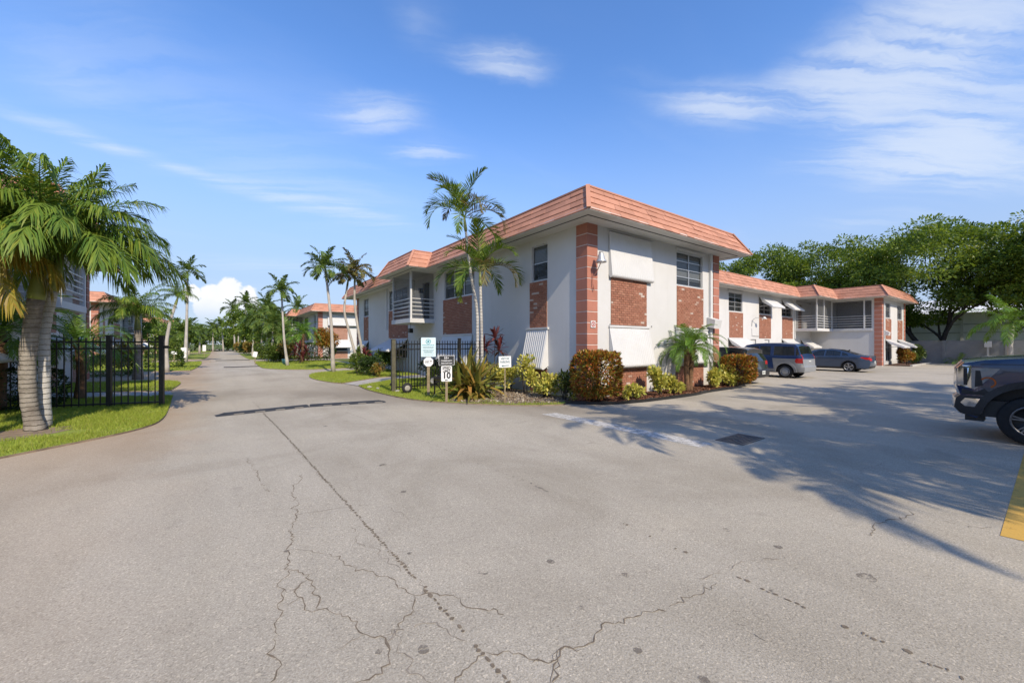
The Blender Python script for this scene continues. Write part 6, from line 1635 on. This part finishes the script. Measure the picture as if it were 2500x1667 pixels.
def car(name, label, cat, loc, S):
    """Local frame: x forward from the rear bumper, y to the car's left, z up."""
    t = thing(name, label, cat, loc, R(90) + S.get('yaw', 0))
    L, W = S['L'], S['W']; prof = S['prof']; segm = S['seg']
    def half(x, z):
        h = W / 2
        for (e, k) in ((x, S.get('crr', .55)), (L - x, S.get('crf', .75))):
            if e < k: h -= W * .5 * S.get('round', .13) * ((k - max(e, 0)) / k) ** 2
        if z > S['belt']: h -= (z - S['belt']) * S['tum']
        if z < .55: h -= (.55 - z) * .12
        b = S['belt'] - .18
        h -= .018 * max(0, 1 - abs(z - (b - .18)) / .22)       # shoulder crease
        return max(h, .2)
    # side outline with wheel arches
    zb = S['zb']; ol = list(prof)
    bot = []
    xb = [L - .12]
    def arch(cx, r, zc):
        a0 = math.asin(max(-1, min(1, (zb - zc) / r))); pts = []
        for k in range(15): a = a0 + (math.pi - 2 * a0) * k / 14; pts.append((cx + r * math.cos(a), zc + r * math.sin(a)))
        return pts
    bot += arch(S['xf'], S['ar'], S['wr']); bot += arch(S['xr'], S['ar'], S['wr'])
    outline = ol + [(x, z) for x, z in bot]
    verts = [Vector(p) for p in outline]; n0 = len(verts); edges = [(i, (i + 1) % n0) for i in range(n0)]
    polys = [(nm, pl, mt) for nm, pl, mt in S['side']]
    for nm, pl, mt in polys:
        b = len(verts); verts += [Vector(p) for p in pl]; edges += [(b + i, b + (i + 1) % len(pl)) for i in range(len(pl))]
    g = .10; x = .05
    while x < L:
        z = .25
        while z < 2.:
            if pip(x, z, outline): verts.append(Vector((x + .013 * math.sin(z * 40), z)))
            z += g
        x += g
    vc, ec, fc, *_ = delaunay_2d_cdt(verts, edges, [], 0, 1e-4)
    parts = {}
    for f in fc:
        cx = sum(vc[i].x for i in f) / 3; cz = sum(vc[i].y for i in f) / 3
        if not pip(cx, cz, outline): continue
        nm, mt = 'body', S['paint']
        for pn, pl, pm in polys:
            if pip(cx, cz, pl): nm, mt = pn, pm
        for sgn in (1, -1):
            key = (nm, sgn if nm not in ('body', 'cladding') else 0)
            P = parts.setdefault(key, (MB(), mt))[0]
            off = -.012 if 'window' in nm else .0
            tri = [(vc[i].x, sgn * (half(vc[i].x, vc[i].y) + off), vc[i].y) for i in f]
            a, b_, c_ = (Vector(q) for q in tri)
            if (b_ - a).cross(c_ - a).y * sgn < 0: tri = tri[::-1]
            P.add(tri, ((0, 1, 2),))
    cols = [-1, -.92, -.6, -.2, .2, .6, .92, 1]
    def pt(i, yf):
        x, z = prof[i]; h = half(x, z); bl = 1 - yf * yf; e = S.get('endb', .07)
        dx = (-e if x < .5 and z < S['belt'] + .05 else 0) * bl + (e * 1.2 if x > L - .6 else 0) * bl
        return (x + dx, yf * h, z + (S.get('crown', .035) * bl if z > S['belt'] else .02 * bl * (1 if .4 < x < L - .4 else 0)))
    for i in range(len(prof) - 1):
        sp = segm[i] if i < len(segm) and segm[i] else ('body', 'body', 'body')
        for c in range(7):
            nm = sp[0] if c in (0, 6) else sp[1] if c in (1, 5) else sp[2]
            mt = S['mats'].get(nm, S['paint']); sd = 0 if nm in ('body', 'cladding', 'grille', 'bumper', 'roof_panel', 'tailgate') or c == 3 else (1 if c > 3 else -1)
            if nm in ('windscreen', 'rear_window'): sd = 0
            P = parts.setdefault((nm, sd), (MB(), mt))[0]
            P.add([pt(i, cols[c]), pt(i, cols[c + 1]), pt(i + 1, cols[c + 1]), pt(i + 1, cols[c])], ((0, 3, 2, 1),))
    for (nm, sd), (mb, mt) in parts.items():
        m_ = mb.mesh(nm); bm = bmesh.new(); bm.from_mesh(m_); bmesh.ops.remove_doubles(bm, verts=bm.verts[:], dist=.0008); bmesh.ops.recalc_face_normals(bm, faces=bm.faces[:]) if nm == 'body' else None
        bm.to_mesh(m_); bm.free()
        for p in m_.polygons: p.use_smooth = True
        o = link(nm, m_, mt, t)
        if hasattr(m_, 'set_sharp_from_angle'): m_.set_sharp_from_angle(angle=R(32))
    # floor and inner arches
    MB().box(.25, -W / 2 + .12, zb - .05, L - .3, W / 2 - .12, zb + .25).build('underbody', BLKP, t)
    ins = MB()
    for cx in (S['xf'], S['xr']):
        for sgn in (1, -1):
            a_ = arch(cx, S['ar'] * 1.0, S['wr'])
            for k in range(14):
                (x0, z0), (x1, z1) = a_[k], a_[k + 1]; y0 = sgn * (W / 2 - .03); y1 = sgn * (W / 2 - .32)
                ins.quad((x0, y0, z0), (x1, y0, z1), (x1, y1, z1), (x0, y1, z0))
            ins.poly([(x_, sgn * (W / 2 - .32), z_) for x_, z_ in a_])
    ins.build('wheel_housing', BLKP, t)
    # wheels
    wr, tw = S['wr'], S.get('tw', .22); rr_ = S.get('rr', wr * .66)
    tyre = MB().lathe([(rr_, -tw / 2 + .02), (wr * .93, -tw / 2), (wr, -tw / 2 + .035), (wr, tw / 2 - .035), (wr * .93, tw / 2), (rr_, tw / 2 - .02)], 30, 'y').mesh('tyre', True); tyre.materials.append(RUBBER)
    rim = MB().lathe([(rr_ * 1.02, tw / 2 - .015), (rr_ * .93, tw / 2 - .02), (rr_ * .88, tw / 2 - .06), (.05, tw / 2 - .075), (.0, tw / 2 - .075)], 24, 'y')
    ns = S.get('spokes', 0)
    rim_m = rim.mesh('rim', True); rim_m.materials.append(S.get('rimback', BLKP if ns else S.get('rim', RIM)))
    lip = MB().lathe([(rr_ * 1.02, tw / 2 - .02), (rr_ * 1.0, tw / 2 - .004), (rr_ * .92, tw / 2 - .008), (rr_ * .90, tw / 2 - .03)], 24, 'y').mesh('rim_edge', True); lip.materials.append(S.get('rim', RIM))
    spm = None
    if ns:
        sp_ = MB()
        for k in range(ns):
            a = 2 * math.pi * k / ns + .2
            for da in ((-.11, .11) if S.get('twin') else (0,)):
                d = Vector((math.cos(a + da), 0, math.sin(a + da))); e = Vector((math.cos(a), 0, math.sin(a))); s_ = Vector((-d.z, 0, d.x)) * S.get('sw', .03)
                i_, o_ = e * .05 + Vector((0, tw / 2 - .02, 0)), d * rr_ * .95 + Vector((0, tw / 2 - .012, 0))
                sp_.add([i_ - s_, i_ + s_, o_ + s_, o_ - s_, i_ - s_ - Vector((0, .035, 0)), i_ + s_ - Vector((0, .035, 0)), o_ + s_ - Vector((0, .035, 0)), o_ - s_ - Vector((0, .035, 0))], ((0, 1, 2, 3), (0, 4, 5, 1), (1, 5, 6, 2), (2, 6, 7, 3), (3, 7, 4, 0)))
        sp_.lathe([(.06, tw / 2 - .03), (.055, tw / 2 - .008), (0, tw / 2 - .005)], 12, 'y'); spm = sp_.mesh('spokes'); spm.materials.append(S.get('rim', RIM))
    elif S.get('steel'):
        sp_ = MB().lathe([(rr_ * .72, tw / 2 - .02), (rr_ * .66, tw / 2 + .0), (rr_ * .5, tw / 2 - .015), (rr_ * .3, tw / 2 - .0), (0, tw / 2 + .005)], 20, 'y'); spm = sp_.mesh('hub_cap', True); spm.materials.append(S['rim'])
    for cx in (S['xf'], S['xr']):
        for sgn in (1, -1):
            mt = Matrix.Translation((cx, sgn * (W / 2 - tw / 2 - .015), wr)) @ (Matrix.Identity(4) if sgn > 0 else Matrix.Rotation(math.pi, 4, 'Z'))
            w_ = link('wheel', tyre, None, t, None, mt); link('rim', rim_m, None, w_); link('rim_edge', lip, None, w_)
            if spm: link('spokes' if ns else 'hub_cap', spm, None, w_)
    # arch lips
    if S.get('flare'):
        fw_, fm = S['flare']
        for cx in (S['xf'], S['xr']):
            for sgn in (1, -1):
                mb = MB(); a_ = arch(cx, S['ar'], S['wr']); b_ = arch(cx, S['ar'] + fw_, S['wr'])
                for k in range(14):
                    q = []
                    for (arr, kk) in ((a_, k), (a_, k + 1), (b_, k + 1), (b_, k)):
                        q.append((arr[kk][0], sgn * (half(min(max(arr[kk][0], 0), L), arr[kk][1]) + .035), arr[kk][1]))
                    mb.quad(*q)
                    mb.quad(q[2], q[3], (q[3][0], q[3][1] - sgn * .05, q[3][2]), (q[2][0], q[2][1] - sgn * .05, q[2][2])); mb.quad(q[0], q[1], (q[1][0], q[1][1] - sgn * .05, q[1][2]), (q[0][0], q[0][1] - sgn * .05, q[0][2]))
                mb.build('wheel_arch', fm, t)
    # mirrors, handles, plate
    for sgn in (1, -1):
        mx, mz = S['mirror']
        MB().obox((mx - .05, sgn * (half(mx, mz) + .02), mz - .07), (.10, 0, 0), (0, sgn * .17, 0), (.0, 0, .14)).build('mirror', S.get('mirmat', S['paint']), t)
        for hx, hz in S['handles']: MB().obox((hx, sgn * (half(hx, hz) + .0), hz), (.17, 0, 0), (0, sgn * .03, 0), (0, 0, .03)).build('door_handle', S.get('hmat', S['paint']), t)
    if 'plate' in S:
        zz, xx = S['plate']; pl_ = MB().box(xx - .012, -.15, zz - .075, xx, .15, zz + .075).build('number_plate', PLATEM, t)
        mm = MB()
        for k in range(6):
            if k == 3: continue
            mm.quad((xx - .014, .12 - k * .042, zz - .035), (xx - .014, .095 - k * .042, zz - .035), (xx - .014, .095 - k * .042, zz + .03), (xx - .014, .12 - k * .042, zz + .03))
        mm.build('plate_characters', INKK, pl_)
    # door shut lines
    for pts in S.get('lines', []):
        for sgn in (1, -1):
            mb = MB()
            for k in range(len(pts) - 1):
                (x0, z0), (x1, z1) = pts[k], pts[k + 1]; d = Vector((x1 - x0, z1 - z0)); n_ = Vector((-d.y, d.x)).normalized() * .005
                mb.quad(*[(x_, sgn * (half(x_, z_) + .003), z_) for x_, z_ in ((x0 - n_.x, z0 - n_.y), (x1 - n_.x, z1 - n_.y), (x1 + n_.x, z1 + n_.y), (x0 + n_.x, z0 + n_.y))])
            mb.build('door_gap', BLKP, t)
    return t, half

B_ = ('body', 'body', 'body')
# boxy two-tone wagon
el = dict(L=4.3, W=1.82, belt=1.13, tum=.20, zb=.32, wr=.335, ar=.42, xf=3.42, xr=.845, tw=.22, rr=.215, rim=SILV, steel=True, paint=P_NAVY, round=.10, crr=.35, endb=.04,
    prof=[(.03, .33), (.0, .44), (.0, .60), (.05, .64), (.07, .98), (.09, 1.10), (.16, 1.22), (.30, 1.62), (.42, 1.73), (1.1, 1.79), (1.75, 1.79), (2.35, 1.77), (2.72, 1.70), (3.38, 1.14), (3.52, 1.08), (4.05, .98), (4.22, .85), (4.3, .60), (4.27, .32)],
    seg=[('bumper',) * 3, ('bumper',) * 3, ('bumper',) * 3, ('cladding', 'tailgate', 'tailgate'), ('tail_light', 'body', 'body'), ('tail_light', 'body', 'body'), ('body', 'rear_window', 'rear_window'), ('body', 'body', 'body'), ('roof_panel',) * 3, ('roof_panel',) * 3, ('roof_panel',) * 3, B_, ('body', 'windscreen', 'windscreen'), B_, B_, ('headlight', 'grille', 'grille'), ('bumper',) * 3, ('bumper',) * 3],
    mats=dict(bumper=SILV, tailgate=SILV, cladding=CLAD, tail_light=REDL, rear_window=CARGLASS, windscreen=CARGLASS, roof_panel=CLAD, headlight=LENS, grille=BLKP),
    side=[('cladding', [(0, .3), (0, .80), (.35, 1.0), (1.42, 1.02), (1.40, .80), (1.36, .5), (1.36, .3)], CLAD), ('cladding', [(2.85, .3), (2.85, .5), (2.95, .92), (4.25, .86), (4.3, .6), (4.3, .3)], CLAD), ('cladding', [(1.3, .28), (1.3, .46), (2.9, .46), (2.9, .28)], CLAD),
          ('tail_light', [(.05, .78), (.08, 1.02), (.34, 1.02), (.40, .90), (.36, .78)], REDL), ('quarter_window', [(.42, 1.17), (.44, 1.58), (.52, 1.62), (1.36, 1.64), (1.36, 1.17)], CARGLASS), ('rear_window_side', [(.19, 1.20), (.26, 1.40), (.31, 1.55), (.37, 1.55), (.36, 1.17)], CARGLASS),
          ('door_window', [(1.52, 1.17), (1.52, 1.64), (2.02, 1.65), (2.05, 1.17)], CARGLASS), ('front_window', [(2.12, 1.17), (2.10, 1.65), (2.45, 1.63), (2.62, 1.56), (3.05, 1.17)], CARGLASS), ('headlight', [(4.02, .84), (4.05, .96), (4.2, .86), (4.24, .76)], LENS)],
    flare=(.11, CLAD), mirror=(3.0, 1.2), handles=[(2.2, 1.02)], mirmat=BLKP, hmat=BLKP, plate=(.82, .035), lines=[[(1.46, .5), (1.46, 1.7)], [(2.08, .5), (2.08, 1.68)], [(3.0, .5), (3.0, 1.1)]])
car('parked_car', 'navy blue boxy wagon with grey fenders parked between the two darker cars', 'car', (24.41, 7.42, 0), el)
# saloon
sd = dict(L=4.64, W=1.80, belt=.95, tum=.42, zb=.24, wr=.325, ar=.375, xf=3.72, xr=1.02, tw=.2, rr=.235, spokes=5, twin=True, sw=.022, paint=P_SLATE, round=.17, crr=.7, crf=.9,
    prof=[(.10, .25), (.04, .40), (.0, .56), (.02, .72), (.05, .88), (.04, .99), (.30, 1.02), (.62, 1.07), (1.0, 1.20), (1.5, 1.37), (2.0, 1.43), (2.5, 1.43), (2.85, 1.37), (3.55, 1.00), (3.75, .96), (4.25, .82), (4.52, .68), (4.64, .50), (4.6, .24)],
    seg=[('bumper',) * 3, B_, B_, ('tail_light', 'tail_light', 'body'), ('tail_light', 'body', 'body'), B_, B_, ('body', 'rear_window', 'rear_window'), ('body', 'rear_window', 'rear_window'), B_, B_, B_, ('body', 'windscreen', 'windscreen'), B_, B_, ('headlight', 'body', 'body'), ('body', 'grille', 'grille'), ('bumper', 'bumper', 'bumper')],
    mats=dict(bumper=BLKP, tail_light=REDL, rear_window=CARGLASS, windscreen=CARGLASS, headlight=LENS, grille=BLKP),
    side=[('tail_light', [(.02, .78), (.04, .92), (.42, .96), (.46, .90), (.20, .80)], REDL), ('quarter_window', [(1.02, 1.02), (1.12, 1.14), (1.36, 1.24), (1.36, 1.01)], CARGLASS), ('rear_door_window', [(1.44, 1.0), (1.44, 1.27), (1.75, 1.34), (2.18, 1.36), (2.22, .99)], CARGLASS),
          ('front_door_window', [(2.30, .99), (2.27, 1.36), (2.60, 1.34), (3.05, 1.13), (3.2, .97)], CARGLASS), ('headlight', [(4.15, .70), (4.2, .82), (4.5, .68), (4.52, .60)], LENS), ('cladding', [(1.4, .22), (1.4, .32), (3.35, .32), (3.35, .22)], BLKP)],
    flare=(.02, BLKP), mirror=(3.12, 1.0), handles=[(1.55, .88), (2.40, .88)], plate=(.62, -.055), lines=[[(1.30, .62), (1.40, .95)], [(2.26, .34), (2.26, 1.0)], [(3.24, .34), (3.22, .96)], [(1.40, .34), (1.40, .55), (1.30, .62)]])
sc_, hs_ = car('parked_car', 'slate blue saloon parked by the court’s end wing, farthest of the row', 'car', (32.78, 6.68, 0), sd)
MB().add([(1.15, -.02, 1.30), (1.30, -.02, 1.335), (1.15, -.02, 1.41), (1.15, .02, 1.30), (1.30, .02, 1.335), (1.15, .02, 1.41)], ((0, 1, 2), (5, 4, 3), (0, 3, 4, 1), (1, 4, 5, 2), (2, 5, 3, 0))).build('roof_antenna', BLKP, sc_)
# dark crossover behind the croton
sv = dict(L=4.4, W=1.84, belt=1.02, tum=.36, zb=.30, wr=.345, ar=.40, xf=3.5, xr=.90, tw=.22, rr=.23, spokes=5, twin=True, sw=.025, paint=P_GREEN, round=.15, crr=.6,
    prof=[(.06, .30), (.0, .42), (.0, .60), (.06, .66), (.10, .86), (.12, 1.02), (.30, 1.32), (.28, 1.50), (.46, 1.55), (1.0, 1.60), (1.6, 1.62), (2.3, 1.60), (2.6, 1.54), (3.3, 1.09), (3.45, 1.03), (4.05, .93), (4.3, .78), (4.4, .55), (4.36, .28)],
    seg=[('bumper',) * 3, ('bumper',) * 3, ('bumper',) * 3, B_, ('tail_light', 'tail_light', 'body'), ('body', 'rear_window', 'rear_window'), ('body', 'rear_window', 'rear_window'), B_, B_, B_, B_, B_, ('body', 'windscreen', 'windscreen'), B_, B_, ('headlight', 'grille', 'grille'), ('bumper',) * 3, ('bumper',) * 3],
    mats=dict(bumper=BLKP, tail_light=REDL, rear_window=CARGLASS, windscreen=CARGLASS, headlight=LENS, grille=BLKP),
    side=[('tail_light', [(.08, .74), (.12, .98), (.40, .96), (.34, .80)], REDL), ('quarter_window', [(.55, 1.08), (.62, 1.38), (1.0, 1.46), (1.05, 1.07)], CARGLASS), ('rear_door_window', [(1.12, 1.07), (1.08, 1.47), (1.95, 1.50), (1.98, 1.06)], CARGLASS), ('front_door_window', [(2.06, 1.06), (2.04, 1.50), (2.45, 1.46), (3.0, 1.06)], CARGLASS), ('cladding', [(1.3, .28), (1.3, .42), (3.1, .42), (3.1, .28)], BLKP)],
    flare=(.05, BLKP), mirror=(3.02, 1.08), handles=[(1.2, .95), (2.15, .95)], plate=(.52, -.065), lines=[[(1.08, .5), (1.08, 1.0)], [(2.02, .42), (2.02, 1.06)]])
car('parked_car', 'dark grey-green crossover half hidden behind the orange croton', 'car', (19.02, 7.55, 0), sv)
# pickup at the right frame edge
pk_ = dict(L=5.88, W=2.06, belt=1.34, tum=.28, zb=.48, wr=.42, ar=.58, xf=4.95, xr=1.2, tw=.28, rr=.27, spokes=6, twin=True, sw=.012, rim=mat('dark_alloy', (.16, .16, .17), .35, .1, 8, metal=.8, world=False), rimback=RIMK, paint=P_TRUCK, round=.12, crr=.3, crf=.55, crown=.05, endb=.10,
    prof=[(.03, .55), (.0, .70), (.02, 1.2), (.04, 1.37), (.5, 1.38), (1.75, 1.38), (1.85, 1.55), (1.98, 1.86), (2.3, 1.98), (3.2, 1.99), (3.55, 1.93), (4.15, 1.57), (4.35, 1.535), (5.0, 1.51), (5.5, 1.46), (5.74, 1.40), (5.84, 1.30), (5.85, .98), (5.80, .80), (5.86, .74), (5.88, .58), (5.80, .46), (5.6, .40)],
    seg=[('bumper',) * 3, ('tail_light', 'body', 'body'), ('tail_light', 'body', 'body'), B_, ('bed_cover',) * 3, B_, ('body', 'rear_window', 'rear_window'), B_, B_, B_, ('body', 'windscreen', 'windscreen'), B_, B_, B_, B_, ('grille_trim',) * 3, ('headlight', 'grille', 'grille'), ('headlight', 'grille', 'grille'), ('grille_trim',) * 3, ('bumper_trim',) * 3, ('bumper',) * 3, ('bumper',) * 3],
    mats=dict(bumper=BLKP, tail_light=REDL, rear_window=CARGLASS, windscreen=CARGLASS, headlight=LENS, grille=CHROME, grille_trim=CHROME, bumper_trim=CHROME, bed_cover=BLKP),
    side=[('headlight', [(5.32, 1.31), (5.48, 1.32), (5.82, 1.31), (5.83, 1.0), (5.62, .92), (5.50, 1.06)], LENS), ('lamp_housing', [(5.52, 1.0), (5.55, 1.27), (5.61, 1.27), (5.62, .96)], BLKP), ('nose_trim', [(5.66, .94), (5.66, 1.36), (5.80, 1.36), (5.845, 1.28), (5.85, .98)], CHROME), ('nose_slot', [(5.71, .99), (5.71, 1.31), (5.76, 1.31), (5.76, .99)], BLKP), ('bumper_corner', [(5.34, .80), (5.80, .80), (5.88, .72), (5.88, .56), (5.78, .44), (5.4, .42), (5.38, .55)], BLKP), ('fog_lamp', [(5.45, .68), (5.48, .76), (5.74, .75), (5.80, .66), (5.74, .6), (5.50, .6)], CHROME), ('lower_grille', [(5.40, .82), (5.50, .95), (5.60, .88), (5.78, .92), (5.79, .82)], BLKP),
          ('rear_door_window', [(2.15, 1.42), (2.2, 1.82), (2.75, 1.86), (2.80, 1.41)], CARGLASS), ('front_door_window', [(2.90, 1.41), (2.86, 1.86), (3.4, 1.84), (3.95, 1.41)], CARGLASS), ('side_step', [(1.9, .44), (1.9, .56), (4.3, .56), (4.3, .44)], BLKP)],
    flare=(.11, BLKP), mirror=(3.95, 1.46), handles=[(2.25, 1.14), (3.1, 1.14)], mirmat=BLKP, plate=(.8, -.03), lines=[[(2.84, .56), (2.84, 1.3)], [(2.0, .56), (2.0, 1.3)], [(4.15, .56), (4.12, 1.3)]])
tk, hk = car('pickup_truck', 'dark blue pickup with chrome nose cut off by the right frame edge', 'truck', (12.17, -4.74, 0), pk_)
for sgn in (1, -1):
    m = MB(); c0 = None
    for k in range(16):
        a0, a1 = R(-70 + 220 * k / 16), R(-70 + 220 * (k + 1) / 16); q = []
        for r_, a in ((.075, a0), (.075, a1), (.098, a1), (.098, a0)):
            x_, z_ = 5.46 - r_ * math.cos(a), 1.06 + r_ * math.sin(a); q.append((x_, sgn * (hk(x_, z_) + .008), z_))
        m.quad(*q)
    m.build('side_marker', AMBER, tk)
    MB().box(5.52, sgn * .70 - .16, .33, 5.75, sgn * .70 + .16, .46).build('tow_bracket', BLKP, tk)
    MB().obox((4.55, sgn * (hk(4.6, 1.40) + .004), 1.40), (1.0, 0, -.02), (0, sgn * .008, 0), (0, 0, .012)).build('fender_crease', P_TRUCK, tk)
gb = MB().box(5.875, -.42, .84, 5.905, .42, .87).mesh('grille_bar'); gb.materials.append(BLKP)
for k in range(3): link('grille_bar', gb, None, tk, None, Matrix.Translation((.012, 0, .03 + k * .085)))

# small details of the place
bk = thing('plastic_bucket', 'small light blue bucket at the hedge of the second building', 'bucket', (4.55, 40.2, .03))
BLU = mat('blue_plastic', (.16, .38, .55), .45, .08, 5)
MB().lathe([(0, .0), (.14, .0), (.19, .38), (.205, .40), (.18, .39), (.13, .02)], 14).build('pail', BLU, bk, smooth=True)
um = thing('utility_meter', 'grey meter box on a stub post on the boundary wall', 'box', (52.7, 3.4, 0))
MB().box(-.12, -.2, 1.5, .12, .2, 2.0).build('case', WHITE, um); MB().box(-.05, -.06, 0, .05, .06, 1.5).build('stub_post', STEEL, um)
fhouse = thing('far_house', 'low pale house with grey roof beyond the hedge at the end of the drive', 'house', (-14, 140, 0))
MB().box(-6, 0, 0, 6, 8, 3.6).build('wall', WAREH, fhouse); MB().add([(-6.5, -.5, 3.6), (6.5, -.5, 3.6), (6.5, 8.5, 3.6), (-6.5, 8.5, 3.6), (-6.5, 4, 6.2), (6.5, 4, 6.2)], ((0, 1, 5, 4), (2, 3, 4, 5), (0, 4, 3), (1, 2, 5))).build('roof', mat('grey_roof', (.42, .45, .50), .8, .1, 1), fhouse)
up_ = thing('utility_pole', 'thin pale utility pole above the hedge at the end of the drive', 'pole', (-7.5, 127, 0))
MB().tube([(0, 0, 0), (0, 0, 5.0)], .09, 8).build('pole', CONC, up_); MB().box(-.5, -.05, 4.75, .5, .05, 4.85).build('crossarm', CONC, up_)
